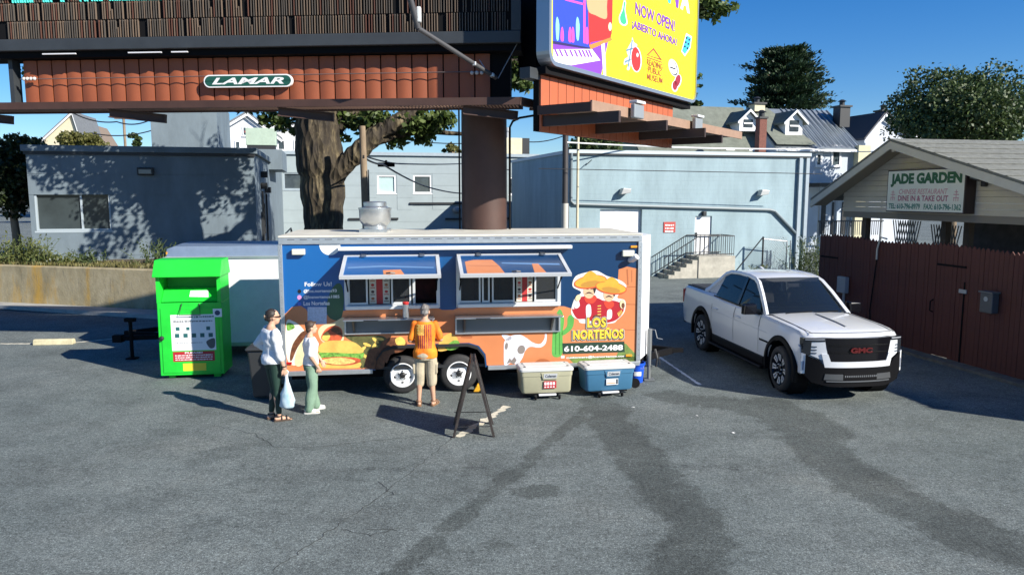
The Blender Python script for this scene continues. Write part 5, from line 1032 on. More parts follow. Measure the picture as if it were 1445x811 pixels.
for fx, fy, s_ in [(.15, .61, .035), (.38, .61, .03), (.84, .61, .035)] + [(.13 + .19 * i, .42, .04) for i in range(5)]:
    mb = MB(); PG.box(mb, x0 + fx * wP - s_, x0 + fx * wP + s_, y0 + fy * hP - s_, y0 + fy * hP + s_, .0152, .0165); ic = mb.build('poster_icon', tl, ps, bevel=.004)
    mb = MB(); PG.poly(mb, oval(x0 + fx * wP, y0 + fy * hP, s_ * .5, s_ * .55, 0, 10), .0172); mb.build('icon_mark', pw_, ic) if 0 else None
mb = MB(); PG.poly(mb, curve([(x0 + .78 * wP, y0 + .22 * hP), (x0 + .86 * wP, y0 + .30 * hP), (x1 - .02, y0 + .32 * hP), (x1 - .02, y0 + .12 * hP), (x0 + .93 * wP, y0 + .05 * hP), (x0 + .85 * wP, y0 + .06 * hP)], 4), .0158); mb.build('poster_mark', pd, ps)
r0, r1 = gp(245, 510), gp(303, 494.5); mb = MB(); PG.box(mb, r0[0], r1[0], r0[1], r1[1], .0122, .0146); rl = mb.build('warning_label', M('label red', (.42, .02, .03), .5), dpn)
hw = r1[1] - r0[1]; text('label_lettering', 'PLEASE!', pw_, rl, PG, r0[0] + .22, r1[0] - .22, r0[1] + .78 * hw, r0[1] + .96 * hw, .0156, bold=.04)
for i in range(3): scrawl('print_line', pw_, rl, PG, r0[0] + .04, r1[0] - .04, r0[1] + (.55 - .22 * i) * hw, r0[1] + (.68 - .22 * i) * hw, .0156, 4 + i)
r0, r1 = gp(259, 523), gp(291, 511.5); mb = MB(); PG.box(mb, r0[0], r1[0], r0[1], r1[1], .0122, .0146); mb.build('yellow_label', M('label yellow', (.75, .62, .04), .5), dpn)
r0, r1 = gp(301, 447), gp(313, 435); mb = MB(); PG.box(mb, r0[0], r1[0], r0[1], r1[1], .0122, .0146); sl_ = mb.build('round_sticker', pw_, dpn); mb = MB(); PG.poly(mb, oval((r0[0] + r1[0]) / 2, (r0[1] + r1[1]) / 2, .05, .05), .0152); mb.build('sticker_dot', M('sticker navy', (.03, .05, .12), .5), sl_)
q0, q1 = gp(265, 418), gp(292, 408); mb = MB(); t = .5
def onflap(u, f): return PG.at(u, zr_ + .02 + (zh - .30 - zr_) * f, -.02 - .24 * f) + (PG.n * .9 + V(0, 0, .45)) * .004
mb.add([onflap(q0[0], .35), onflap(q1[0], .30), onflap(q1[0] - .03, .80), onflap(q0[0], .80)], [(0, 1, 2, 3)]); mb.build('flap_label', pw_, fl)
# ------------------------------------------------------------------ black wheeled rubbish bin behind the woman
tp = atZ(352, 566); RB = thing('rubbish_bin', 'black plastic rubbish bin in the trailer shadow behind the woman in white', 'bin', (tp.x + .22, tp.y + .3, 0), R(6))
bp_ = M('black plastic', (.03, .032, .034), .45)
mb = MB(); mb.loft([[(x * w_, y * w_, z) for x, y in ((-1, -1), (1, -1), (1, 1), (-1, 1))] for z, w_ in ((.04, .20), (.88, .26))]); mb.build('tub', bp_, RB, world=False, bevel=.03)
mb = MB(); mb.loft([[(x * w_, y * w_ - .02, z) for x, y in ((-1, -1), (1, -1), (1, 1), (-1, 1))] for z, w_ in ((.885, .285), (.93, .285), (.99, .20))]); mb.build('lid', bp_, RB, world=False, bevel=.02)
for s_ in (-1, 1): mb = MB(); mb.lathe([(.09, -.03), (.09, .03)], (s_ * .22, .2, .09), (1, 0, 0), 18); mb.build('wheel', blk, RB, world=False)
mb = MB(); mb.tube([(-.2, .28, .86), (-.2, .34, .9), (.2, .34, .9), (.2, .28, .86)], .015, 6); mb.build('handle', bp_, RB, world=False)
# ------------------------------------------------------------------ sandwich board
S0, S1 = atZ(640, 617), atZ(697, 616)
SBd = thing('sandwich_board', 'black framed folding sandwich board standing side on beside the painted line', 'sign', tuple((S0 + S1) / 2))
sw = M('weathered board frame', (.035, .028, .025), .5, var=.5, scale=8); brd = M('chalkboard', (.02, .022, .024), .6, var=.2)
tz = 1.12; hd_ = (S1 - S0).normalized(); wd = V(-.06, .99, 0).normalized() * .62; mid = (S0 + S1) / 2; topA = mid + V(0, 0, tz)
for base, s_ in ((S0, -1), (S1, 1)):
    tA = topA + hd_ * .02 * s_; up = (tA - base).normalized(); nn = up.cross(wd.normalized()); L_ = (tA - base).length
    for e in (0, 1): mb = MB(); mb.beam(base + wd * e, tA + wd * e, .045, .035, up=nn); mb.build('leg', sw, SBd)
    for f in (.14, .985): mb = MB(); c0 = base + up * L_ * f; mb.beam(c0 + wd.normalized() * .025, c0 + wd - wd.normalized() * .025, .03, .04, up=up); mb.build('cross_rail', sw, SBd)
    PS_ = Pln(base + nn * 0, wd.normalized(), v=up); mb = MB(); PS_.box(mb, .025, .575, L_ * .16, L_ * .965, -.008, .008); mb.build('panel', brd, SBd)
mb = MB(); mb.tube([S0 + V(0, 0, .2) + wd, S1 + V(0, 0, .2) + wd], .006, 5); mb.build('spreader', dark, SBd)
mb = MB(); mb.tube([S0 + V(.02, 0, .16), S1 + V(-.05, 0, .16)], .006, 5); mb.build('spreader', dark, SBd)
# yellow wheel chock
q = atZ(675, 553); WC = thing('wheel_chock', 'small yellow and black wheel chock beside the trailer tyre', 'chock', tuple(q))
mb = MB(); mb.prism([(-.1, 0), (.1, 0), (.06, .13), (-.02, .15)], q + V(0, -.05, 0), (1, 0, 0), (0, 0, 1), (0, 1, 0), .14); mb.build('wedge', M('chock yellow', (.72, .36, .02), .45, var=.2, scale=20), WC, bevel=.015)
mb = MB(); mb.box(q + V(-.03, .02, .012), (.3, .2, .02)); mb.build('base_plate', blk, WC)
# ------------------------------------------------------------------ coolers
def cooler(name, label, a, b, bodycol, extra):
    A_, B_ = atZ(*a, .11), atZ(*b, .11); A_.z = B_.z = 0; pl = Pln(A_, B_ - A_); w = (B_ - A_).length; dp = .46; h0, h1 = .11, .50
    t = thing(name, label, 'cooler', tuple(A_), 0, 'coolers on wheeled dollies beside the food trailer')
    cm = M(label[:9] + ' plastic', bodycol, .42, var=.04); lid = M('cooler lid', (.56, .57, .55), .42, var=.04)
    def ring(z, e, r=.06): return [pl.at(u, z, -dp / 2 + k) for u, k in rrect(e, -dp / 2 + e, w - e, dp / 2 - e, r, 4)]
    mb = MB(); mb.loft([ring(h0, .035), ring(h0 + .03, .02), ring(h1 - .09, .006), ring(h1 - .085, -.004), ring(h1, -.006)]); bd = mb.build('tub', cm, t, smooth=True, angle=35)
    mb = MB(); mb.loft([ring(h1 + .003, -.02), ring(h1 + .04, -.022), ring(h1 + .065, .0), ring(h1 + .07, .03)]); ld = mb.build('lid', lid, t, smooth=True, angle=35)
    mb = MB(); mb.loft([ring(h1 + .071, .08, .03), ring(h1 + .078, .09, .03)]); mb.build('lid_panel', M('lid panel', (.64, .66, .65), .4), ld)
    for u, k in ((.08, .08), (w - .08, .08), (.08, .36), (w - .08, .36)): mb = MB(); mb.lathe([(.022, 0), (.02, .006)], pl.at(u, h1 + .071, -k), (0, 0, 1), 10); mb.build('cup_dimple', dark, ld)
    mb = MB(); mb.prism([(w * .38, h1 - .02), (w * .74, h1 - .02), (w * .70, h1 - .145), (w * .42, h1 - .145)], pl.at(0, 0, -.005), pl.u, pl.v, pl.n, .022); bg_ = mb.build('badge_plate', cm, bd, bevel=.006)
    mb = MB(); mb.prism([(w * .44, h1 - .04), (w * .70, h1 - .04), (w * .68, h1 - .12), (w * .43, h1 - .12)], pl.at(0, 0, .018), pl.u, pl.v, pl.n, .004); mb.build('badge', M('badge silver', (.55, .57, .58), .35, .3), bg_)
    text('badge_lettering', 'Coleman', M('badge dark', (.06, .07, .09), .4), bg_, pl, w * .46, w * .675, h1 - .105, h1 - .055, .0235, bold=.04, shear=.1)
    s0, s1 = extra
    if s1 == 'red':
        mb = MB(); pl.box(mb, w * .44, w * .68, h0 + .09, h0 + .22, .008, .014); st = mb.build('sticker', M('label red', ()), bd)
        for i in range(4): mb = MB(); pl.poly(mb, rect(w * .45 + i * .05, h0 + .15, w * .45 + i * .05 + .035, h0 + .20), .0152); pl.poly(mb, rect(w * .45 + i * .05, h0 + .105, w * .45 + i * .05 + .03, h0 + .125), .0152); mb.build('sticker_mark', pw_, st)
    else:
        mb = MB(); pl.box(mb, w * .42, w * .66, h0 + .11, h0 + .22, .008, .014); st = mb.build('sticker', pw_, bd)
        mb = MB(); pl.poly(mb, rect(w * .61, h0 + .12, w * .655, h0 + .21), .0152); mb.build('sticker_mark', pd, st)
        mb = MB(); pl.poly(mb, rect(w * .43, h0 + .13, w * .6, h0 + .15), .0152); mb.build('sticker_mark', M('sticker tan', (.5, .3, .15), .5), st)
    dk = thing('wheeled_dolly', f'low black wheeled dolly with a white bar carrying the {s0} cooler', 'dolly', tuple(pl.at(w / 2, 0, -.2)), 0, 'dollies under the coolers')
    mb = MB(); pl.box(mb, .12, w - .12, .085, .106, -.40, -.03); mb.build('deck', blk, dk)
    mb = MB(); pl.box(mb, w * .34, w * .68, .07, .10, -.028, .03); mb.build('front_bar', M('bar white', (.62, .63, .64), .4), dk, bevel=.006)
    for u in (w * .28, w * .74):
        for k in (.02, -.36): mb = MB(); mb.lathe([(.035, -.015), (.04, -.01), (.04, .01), (.035, .015)], pl.at(u, .042, k), pl.u, 14); mb.build('caster', blk, dk, smooth=True); mb = MB(); pl.box(mb, u - .02, u + .02, .05, .085, k - .02, k + .02); mb.build('caster_fork', dark, dk)
    return t, pl, w
cooler('beige_cooler', 'beige plastic cooler with a red sticker below the skull print', (735, 556), (808, 553), (.36, .35, .24), ('beige', 'red'))
t2, pl2, w2_ = cooler('blue_cooler', 'blue plastic cooler with side wheels and a white sticker', (826, 553), (895, 549), (.045, .15, .26), ('blue', 'white'))
for k in (-.08, -.40): mb = MB(); mb.lathe([(.05, -.02), (.085, -.02), (.09, 0), (.085, .02), (.05, .02)], pl2.at(w2_ + .045, .20, k), pl2.n, 18); mb.build('wheel', blk, t2, smooth=True)
q = atZ(898, 538); BK = thing('blue_bucket', 'blue plastic bucket tucked behind the blue cooler', 'bucket', tuple(q))
mb = MB(); mb.lathe([(.12, 0), (.15, .36), (.155, .36), (.155, .34), (.165, .34), (.165, .38), (.145, .38), (.115, .02)], q, (0, 0, 1), 28); mb.build('pail', M('bucket blue', (.01, .08, .55), .35), BK, smooth=True, angle=40)
mb = MB(); mb.tube([q + V(-.15, 0, .36), q + V(-.1, -.13, .28), q + V(.1, -.13, .28), q + V(.15, 0, .36)], .005, 5); mb.build('handle', galv, BK)
mb = MB(); mb.add([q + V(.138 * math.cos(t), .138 * math.sin(t) - .003, z) for z in (.14, .22) for t in [R(-120 + 12 * i) for i in range(6)]], [(i, i + 1, 7 + i, 6 + i) for i in range(5)]); mb.build('label_band', pw_, BK)
# steel canister on the first counter
cz_ = px(550, 450)[1] + .05; u = px(573, 450)[0]; c = PT.at(u, cz_, .24); SCn = thing('steel_canister', 'steel utensil canister with red contents standing on the counter', 'canister', tuple(c))
mb = MB(); mb.lathe([(.045, 0), (.055, .01), (.055, .24), (.05, .24), (.05, .16)], c + V(0, 0, .001), (0, 0, 1), 20); mb.build('pot', steel, SCn, smooth=True, angle=40)
mb = MB(); mb.lathe([(.048, .18), (.05, .25), (.06, .27), (.05, .285), (.01, .29)], c, (0, 0, 1), 14); mb.build('lid', M('lid red', (.5, .03, .03), .4), SCn, smooth=True)
# ------------------------------------------------------------------ people
def skinmat(n, c): return M(n, c, .5, var=.08, scale=8, spec=.35)
def person(label, loc, yaw, H, sk, P, top, legs, shoes, hairc, hair):
    s = H / 1.75; t = thing('person', label, 'person', tuple(loc), yaw)
    S = lambda p: V(*p) * s
    def tub(mb, pts, rs, extra=0., n=14):
        q = []; r = []                     # smoothed path between joints
        for i in range(len(pts) - 1):
            for k in range(4):
                f = k / 4; q.append(S(pts[i]).lerp(S(pts[i + 1]), f)); r.append((rs[i] * (1 - f) + rs[i + 1] * f) * s + extra)
        q.append(S(pts[-1])); r.append(rs[-1] * s + extra); mb.tube(q, r, n)
        for i in range(len(pts)): mb.ell(S(pts[i]), rs[i] * s + extra, 12, 8)
    def torso(mb, rows, extra=0.):
        lean = P.get('lean', (0, 0))
        mb.loft([[V(rx * math.cos(a) * s + math.cos(a) * extra + lean[0] * (z - .9) * s, ry * math.sin(a) * s + math.sin(a) * extra + lean[1] * (z - .9) * s + dy * s, z * s) for a in [2 * math.pi * k / 20 for k in range(20)]] for z, rx, ry, dy in rows])
    rows = P.get('rows') or [(.86, .14, .10, 0), (.93, .172, .118, -.005), (1.02, .160, .112, 0), (1.12, .148, .105, .004), (1.24, .165, .115, .004), (1.34, .180, .118, 0), (1.41, .168, .100, -.006), (1.455, .105, .072, -.008), (1.50, .055, .056, -.005)]
    b = MB(); torso(b, rows)
    lean = P.get('lean', (0, 0)); top_off = V(lean[0] * .55, lean[1] * .55, 0)
    nk = V(0, -.01, 1.47) + top_off; hc = V(0, .025, 1.625) + top_off + V(*P.get('head', (0, 0, 0)))
    tub(b, [nk, hc + V(0, -.015, -.06)], [.054, .05])
    hy = P.get('head_yaw', 0.); hp = P.get('head_pitch', 0.); rot = Matrix.Rotation(hy, 3, 'Z') @ Matrix.Rotation(hp, 3, 'X')
    def hd(p): return S(hc + rot @ V(*p))
    b.ell(hd((0, -.012, .02)), (.074 * s, .094 * s, .098 * s), 20, 14, rot); b.ell(hd((0, .028, -.05)), (.055 * s, .062 * s, .072 * s), 16, 10, rot)
    b.ell(hd((0, .055, -.085)), (.030 * s, .03 * s, .024 * s), 10, 8, rot); b.ell(hd((0, .094, -.028)), (.012 * s, .018 * s, .018 * s), 8, 6, rot); b.ell(hd((0, .083, .0)), (.009 * s, .012 * s, .028 * s), 8, 6, rot)
    b.ell(hd((0, .078, .022)), (.048 * s, .014 * s, .010 * s), 12, 6, rot); b.ell(hd((0, .080, -.064)), (.024 * s, .012 * s, .007 * s), 10, 6, rot)
    for e in (-1, 1): b.ell(hd((e * .076, -.01, -.012)), (.010 * s, .022 * s, .032 * s), 8, 8, rot)
    for side in ('L', 'R'):
        e = -1 if side == 'L' else 1
        sh = V(e * .175, -.005, 1.395) + top_off; el = V(*P['elbow' + side]); wr = V(*P['wrist' + side]); P['sh' + side] = sh
        tub(b, [sh, el, wr], [.052, .042, .029]); tub(b, [sh.lerp(el, .35), sh.lerp(el, .6)], [.053, .048])
        hdir = V(*P['hand' + side]).normalized(); pn = V(*P['palm' + side]).normalized(); pn = (pn - hdir * pn.dot(hdir)).normalized(); across = hdir.cross(pn)
        b.loft([[S(wr + hdir * f + across * math.cos(a) * w + pn * math.sin(a) * .015) for a in [2 * math.pi * k / 10 for k in range(10)]] for f, w in ((-.01, .026), (.03, .036), (.07, .041), (.095, .039))])
        curl = P.get('curl' + side, .5)
        for k, (o_, l_) in enumerate(((-.030, .070), (-.010, .080), (.010, .076), (.030, .060))):
            p0 = wr + hdir * .085 + across * o_; pts = [p0]; d = hdir.copy(); ax = across
            for j in range(3):
                d = (Matrix.Rotation(-curl * (.5 + .35 * j) if P.get('flip' + side) else curl * (.5 + .35 * j), 3, ax) @ d); pts.append(pts[-1] + d * l_ * (.42, .32, .26)[j])
            tub(b, pts, [.0095, .009, .0085, .0075], n=8)
        th = wr + hdir * .025 - across * .03 * P.get('thumb' + side, 1); d = (hdir * .8 - across * .6 * P.get('thumb' + side, 1)).normalized(); tub(b, [th, th + d * .035, th + d * .035 + (d * .4 + hdir * .6 + pn * .25).normalized() * .03, th + d * .035 + (d * .2 + hdir * .7 + pn * .4).normalized() * .055], [.014, .012, .0105, .009], n=8)
        hip = V(e * .088, 0, .90); kn = V(*P['knee' + side]); an = V(*P['ankle' + side]); toe = V(*P.get('toe' + side, (0, 1, 0))).normalized()
        tub(b, [hip, hip.lerp(kn, .45), kn, kn.lerp(an, .3) - toe * .012, an], [.086, .076, .052, .052, .034])
        f0 = an + V(0, 0, -.045); tub(b, [f0 - toe * .045, f0 + toe * .05 + V(0, 0, -.005), f0 + toe * .13 + V(0, 0, -.018)], [.032, .034, .026])
        pr_ = toe.cross(V(0, 0, 1))
        for j in range(5): tub(b, [f0 + toe * .13 + pr_ * (-.03 + .015 * j) * (1 if e < 0 else -1) + V(0, 0, -.022), f0 + toe * (.185 - .012 * j) + pr_ * (-.034 + .017 * j) * (1 if e < 0 else -1) + V(0, 0, -.028)], [.011, .009], n=6)
        P['hip' + side], P['f0' + side], P['toe_' + side] = hip, f0, toe
    remeshed(b, 'body', sk, t, .0075 * s, 3, False)
    top(t, P, s, S, tub, torso, rows); legs(t, P, s, S, tub, torso, rows); shoes(t, P, s, S, tub)
    h = MB(); hair(h, hd, s, rot); remeshed(h, 'hair', M(hairc[0], hairc[1], .6, var=.45, scale=40, stretch=(1, 1, .3)), t, .007, 2, False).name; ho = [k for k in bpy.data.objects if k.parent == t and k.name.startswith('hair')][0]; folds(ho, .003, 75, 2); folds(ho, .002, 150, 4)
    return t, hd, S, rot
def folds(o, amp, freq, seed=0):
    """cloth creases: push the surface in and out along slanting folds"""
    me = o.data; n = len(me.vertices); co = np.empty(n * 3); me.vertices.foreach_get('co', co); co = co.reshape(-1, 3); no = np.empty(n * 3); me.vertices.foreach_get('normal', no); no = no.reshape(-1, 3)
    ph = np.sin(co[:, 2] * freq + 3 * np.sin(co[:, 0] * 9 + seed) + 4 * co[:, 1]) + .6 * np.sin(co[:, 0] * freq * .9 - co[:, 2] * freq * .4 + seed * 2)
    me.vertices.foreach_set('co', (co + no * (ph * amp)[:, None]).ravel()); me.update()
# --- man in the orange shirt
def man_top(t, P, s, S, tub, torso, rows):
    m = MB(); torso(m, [(.84, .182, .135, 0), (.95, .186, .138, 0)] + [r_ for r_ in rows if 1.0 < r_[0] < 1.47], .018)
    for sd in 'LR': sh, el = P['sh' + sd], V(*P['elbow' + sd]); tub(m, [sh + V(0, 0, .01), sh.lerp(el, .5), sh.lerp(el, .84)], [.062, .059, .060])
    o = remeshed(m, 'shirt', [M('shirt orange', (.80, .13, .008), .8, var=.16, scale=3, var2=(.9, .32, .012)), M('print maroon', (.26, .03, .03), .8), M('print pale yellow', (.85, .70, .18), .8)], t, .0085, 4, False); folds(o, .005, 20)
    for p in o.data.polygons:
        c, nn = p.center, p.normal
        if nn.y < -.25 and abs(c.x + .0) < .125 and 1.0 < c.z < 1.40:
            x = (c.x + .115) / .23; z = (c.z - 1.0) / .40
            if x < .48 and z > .55:
                p.material_index = 2 if (int(x * 14) + int(z * 18)) % 2 else 0
            elif 0 <= x <= 1 and (x * 6.5) % 1 < .62: p.material_index = 1
def man_legs(t, P, s, S, tub, torso, rows):
    m = MB(); torso(m, [(.80, .150, .115, 0), (.88, .180, .130, -.008), (.95, .178, .125, 0), (1.0, .165, .115, 0)], .016)
    for sd in 'LR': h, k = P['hip' + sd], V(*P['knee' + sd]); tub(m, [h + V(0, 0, -.02), h.lerp(k, .5), k + V(0, 0, -.10)], [.104, .102, .088])
    for sd, e in (('L', -1), ('R', 1)): k = P['hip' + sd].lerp(V(*P['knee' + sd]), .62); m.box(S(k + V(e * .095, -.01, 0)), (.03 * s, .13 * s, .17 * s))
    o = remeshed(m, 'cargo_shorts', M('khaki cloth', (.42, .365, .26), .85, var=.12, scale=6, bump=.2), t, .0085, 3, False); folds(o, .005, 21, 2)
def sandals(col, strap):
    def f(t, P, s, S, tub):
        for sd in 'LR':
            m = MB(); f0, toe = P['f0' + sd], P['toe_' + sd]; side = toe.cross(V(0, 0, 1))
            out = [(-.085, .0), (-.075, .034), (.0, .038), (.09, .046), (.155, .042), (.19, .015), (.19, -.02), (.15, -.042), (.06, -.038), (-.06, -.034)]
            z0 = .002 / s; m.prism(curve(out, 3), S(V(f0.x, f0.y, z0)), toe * s, side * s, V(0, 0, 1), .024 * s); o = m.build('sandal', M(col[0], col[1], .6), t, world=False)
            m = MB()
            for a in (.035, .11): pts = [S(V(f0.x, f0.y, .03) + toe * a + side * .044 * math.cos(q) + V(0, 0, .058 * math.sin(q) * (1.15 if a < .05 else .8))) for q in [math.pi * k / 8 for k in range(9)]]; m.tube(pts, .010 * s, 6)
            pts = [S(V(f0.x, f0.y, .085) - toe * .0 + (toe * math.cos(q) + side * math.sin(q)) * .046 - toe * .01) for q in [2 * math.pi * k / 14 for k in range(15)]]; m.tube(pts, .008 * s, 6); m.build('strap', M(strap[0], strap[1], .6), t, world=False)
    return f
def short_hair(h, hd, s, rot):
    h.ell(hd((0, -.034, .044)), (.080 * s, .088 * s, .086 * s), 18, 12, rot); h.ell(hd((0, -.058, -.02)), (.070 * s, .055 * s, .07 * s), 14, 10, rot)
mloc = atZ(601, 571); mloc.z = 0
Pm = dict(elbowL=(-.255, .02, 1.13), wristL=(-.17, .19, 1.06), handL=(.5, .8, .1), palmL=(.8, -.4, .3), elbowR=(.265, .03, 1.14), wristR=(.17, .21, 1.10), handR=(-.6, .8, .2), palmR=(-.6, -.5, .4), thumbR=-1,
          kneeL=(-.105, .02, .49), ankleL=(-.115, -.03, .09), kneeR=(.105, .02, .49), ankleR=(.135, -.02, .09), toeL=(-.15, 1, 0), toeR=(.35, 1, 0), head=(.0, .03, -.015), head_pitch=R(-18), lean=(.0, .06))
man, hdm, Sm, rtm = person('grey haired man in an orange flag print shirt and khaki shorts at the counter', mloc, R(2), 1.73, skinmat('skin tan', (.50, .29, .19)), Pm, man_top, man_legs, sandals(('sandal tan', (.22, .12, .06)), ('strap tan', (.20, .11, .06))), ('hair grey', (.17, .16, .15)), short_hair)
# --- woman in white
def wo_top(t, P, s, S, tub, torso, rows):
    m = MB(); torso(m, [(.92, .180, .135, 0), (.98, .190, .140, 0)] + [r_ for r_ in rows if 1.05 < r_[0] < 1.48], .026)
    for sd in 'LR':
        sh, el, wr = P['sh' + sd], V(*P['elbow' + sd]), V(*P['wrist' + sd]); tub(m, [sh + V(0, 0, .01), sh.lerp(el, .5), el, el.lerp(wr, .45)], [.070, .070, .066, .058])
    o = remeshed(m, 'sweatshirt', M('sweatshirt white', (.68, .70, .72), .85, var=.05, scale=5, bump=.15), t, .009, 5, False); folds(o, .009, 19, 1); folds(o, .003, 47, 5)
def wo_legs(t, P, s, S, tub, torso, rows):
    m = MB(); torso(m, [(.84, .15, .11, 0), (.92, .178, .126, -.012), (1.0, .168, .118, 0)], .008)
    for sd in 'LR': h, k, a = P['hip' + sd], V(*P['knee' + sd]), V(*P['ankle' + sd]); tub(m, [h, h.lerp(k, .45), k, k.lerp(a, .3), a + V(0, 0, .05)], [.094, .083, .060, .060, .043])
    o = remeshed(m, 'leggings', M('dark green knit', (.010, .034, .024), .6, var=.15), t, .0085, 3, False)
def bun_hair(h, hd, s, rot):
    h.ell(hd((0, -.034, .044)), (.080 * s, .090 * s, .087 * s), 18, 12, rot); h.ell(hd((0, -.064, -.01)), (.066 * s, .05 * s, .065 * s), 14, 10, rot); h.ell(hd((0, -.108, -.005)), (.042 * s, .035 * s, .055 * s), 12, 10, rot)
wloc = atZ(388, 592); wloc.z = 0
Pw = dict(elbowL=(-.34, -.10, 1.17), wristL=(-.21, .05, 1.04), handL=(.7, .55, -.3), palmL=(.4, -.3, -.8), elbowR=(.245, .01, 1.12), wristR=(.265, .08, .86), handR=(.05, .2, -1), palmR=(-1, .1, 0), curlR=1.0, thumbR=1,
          kneeL=(-.075, .035, .49), ankleL=(-.08, -.02, .09), kneeR=(.085, .02, .49), ankleR=(.105, .03, .09), toeL=(-.05, 1, 0), toeR=(.2, 1, 0), head=(0, .015, 0), head_yaw=R(-12))
wo, hdw, Sw, rtw = person('dark haired person in a white sweatshirt and dark green leggings holding a bag', wloc, R(-52), 1.78, skinmat('skin warm', (.52, .31, .21)), Pw, wo_top, wo_legs, sandals(('sandal sole', (.07, .045, .03)), ('strap black', (.02, .018, .016))), ('hair dark', (.022, .016, .013)), bun_hair)
m = MB(); m.tube([hdw((-.082, -.02, .012)), hdw((-.078, .07, .014)), hdw((-.045, .098, .012)), hdw((.045, .098, .012)), hdw((.078, .07, .014)), hdw((.082, -.02, .012))], .006, 6); m.ell(hdw((-.033, .097, .006)), (.026, .008, .018), 10, 6, rtw); m.ell(hdw((.033, .097, .006)), (.026, .008, .018), 10, 6, rtw); m.build('sunglasses', blk, wo, world=False)
m = MB(); m.ell(hdw((0, -.135, .01)), (.035, .012, .03), 10, 6); m.build('hair_clip', M('clip tan', (.55, .42, .28), .4), wo, world=False)
m = MB(); w_ = V(*Pw['wristR']); m.tube([Sw(w_ + V(.032 * math.cos(a), .032 * math.sin(a) - .005, .03)) for a in [2 * math.pi * k / 14 for k in range(15)]], .008, 6); m.build('wrist_watch', blk, wo, world=False)
# plastic bag held in her right hand (stands on its own)
hp = Matrix.Rotation(R(-52), 3, 'Z') @ Sw(w_ + V(.0, .03, -.10)) + wloc
bag = MB(); secs = []
for z, rx, ry in ((0, .018, .016), (-.10, .03, .025), (-.20, .055, .05), (-.30, .095, .075), (-.42, .115, .085), (-.50, .115, .085), (-.535, .08, .06), (-.54, .01, .01)):
    secs.append([V(rx * math.cos(a) * (1 + .12 * math.sin(3 * a + z * 30)), ry * math.sin(a) * (1 + .12 * math.cos(4 * a + z * 25)), z) for a in [2 * math.pi * k / 18 for k in range(18)]])
bag.loft(secs); BG = thing('plastic_bag', 'pale blue and white plastic carrier bag hanging from the hand', 'bag', tuple(hp))
o = bag.build('bag_body', M('bag plastic', (.30, .62, .78), .35, var=.45, scale=6, var2=(.80, .86, .88), stretch=(1, 1, .5)), BG, smooth=True, world=False, angle=180)
m = MB()
for e in (-1, 1): m.tube([(e * .012, 0, -.02), (e * .03, 0, .045), (0, 0, .075)], .008, 6)
m.build('bag_handle', M('bag white', (.7, .76, .78), .4), BG, world=False)
# --- boy
def boy_top(t, P, s, S, tub, torso, rows):
    m = MB(); torso(m, [(.93, .172, .128, 0), (1.0, .168, .122, 0)] + [r_ for r_ in rows if 1.05 < r_[0] < 1.47], .018)
    for sd in 'LR': sh, el = P['sh' + sd], V(*P['elbow' + sd]); tub(m, [sh + V(0, 0, .01), sh.lerp(el, .45), sh.lerp(el, .8)], [.066, .066, .064])
    o = remeshed(m, 'tee_shirt', M('tee white', (.74, .75, .78), .85, var=.04), t, .008, 4, False); folds(o, .006, 24, 3); folds(o, .0025, 55, 2)
def boy_legs(t, P, s, S, tub, torso, rows):
    m = MB(); torso(m, [(.82, .15, .115, 0), (.90, .175, .128, -.005), (1.0, .16, .115, 0)], .016)
    for sd in 'LR': h, k, a = P['hip' + sd], V(*P['knee' + sd]), V(*P['ankle' + sd]); tub(m, [h + V(0, 0, -.02), h.lerp(k, .5), k, k.lerp(a, .5), a + V(0, 0, -.01)], [.105, .103, .098, .094, .092])
    o = remeshed(m, 'cargo_trousers', M('sage green cloth', (.17, .27, .19), .85, var=.15, scale=5, bump=.2), t, .008, 3, False); folds(o, .008, 17, 4)
def trainers(t, P, s, S, tub):
    for sd in 'LR':
        m = MB(); f0, toe = P['f0' + sd], P['toe_' + sd]; tub(m, [f0 - toe * .05 + V(0, 0, .015), f0 + toe * .04 + V(0, 0, .005), f0 + toe * .12 + V(0, 0, -.012), f0 + toe * .17 + V(0, 0, -.016)], [.044, .048, .040, .028])
        o = remeshed(m, 'trainer', M('shoe white', (.62, .62, .58), .6), t, .008, 3, False)
        m = MB(); side = toe.cross(V(0, 0, 1)); m.prism(curve([(-.10, 0), (-.08, .042), (.05, .045), (.15, .044), (.20, 0), (.15, -.044), (.05, -.045), (-.08, -.042)], 3), S(V(f0.x, f0.y, .002)), toe * s, side * s, V(0, 0, 1), .024 * s); m.build('sole', M('sole pale', (.55, .54, .50), .6), t, world=False)
def boy_hair(h, hd, s, rot):
    h.ell(hd((0, -.030, .052)), (.086 * s, .096 * s, .088 * s), 18, 12, rot); h.ell(hd((0, -.055, -.015)), (.078 * s, .060 * s, .08 * s), 14, 10, rot); h.ell(hd((0, .052, .092)), (.055 * s, .042 * s, .022 * s), 12, 8, rot)
bloc = atZ(441, 580); bloc.z = 0
Pb = dict(elbowL=(-.21, .10, 1.14), wristL=(-.16, .22, .95), handL=(.1, .4, -.9), palmL=(1, 0, 0), elbowR=(.245, -.03, 1.12), wristR=(.215, .10, .90), handR=(-.15, .3, -.95), palmR=(-1, .1, 0), curlR=.8,
          kneeL=(-.10, .03, .49), ankleL=(-.10, .07, .10), kneeR=(.11, .0, .49), ankleR=(.13, -.08, .10), toeL=(-.1, 1, 0), toeR=(.25, 1, 0), head=(0, .01, .01), head_yaw=R(-5))
boy, hdb, Sb, rtb = person('child in a white tee shirt and baggy sage green trousers beside the trailer', bloc, R(-66), 1.50, skinmat('skin fair', (.56, .34, .23)), Pb, boy_top, boy_legs, trainers, ('hair brown', (.055, .032, .02)), boy_hair)
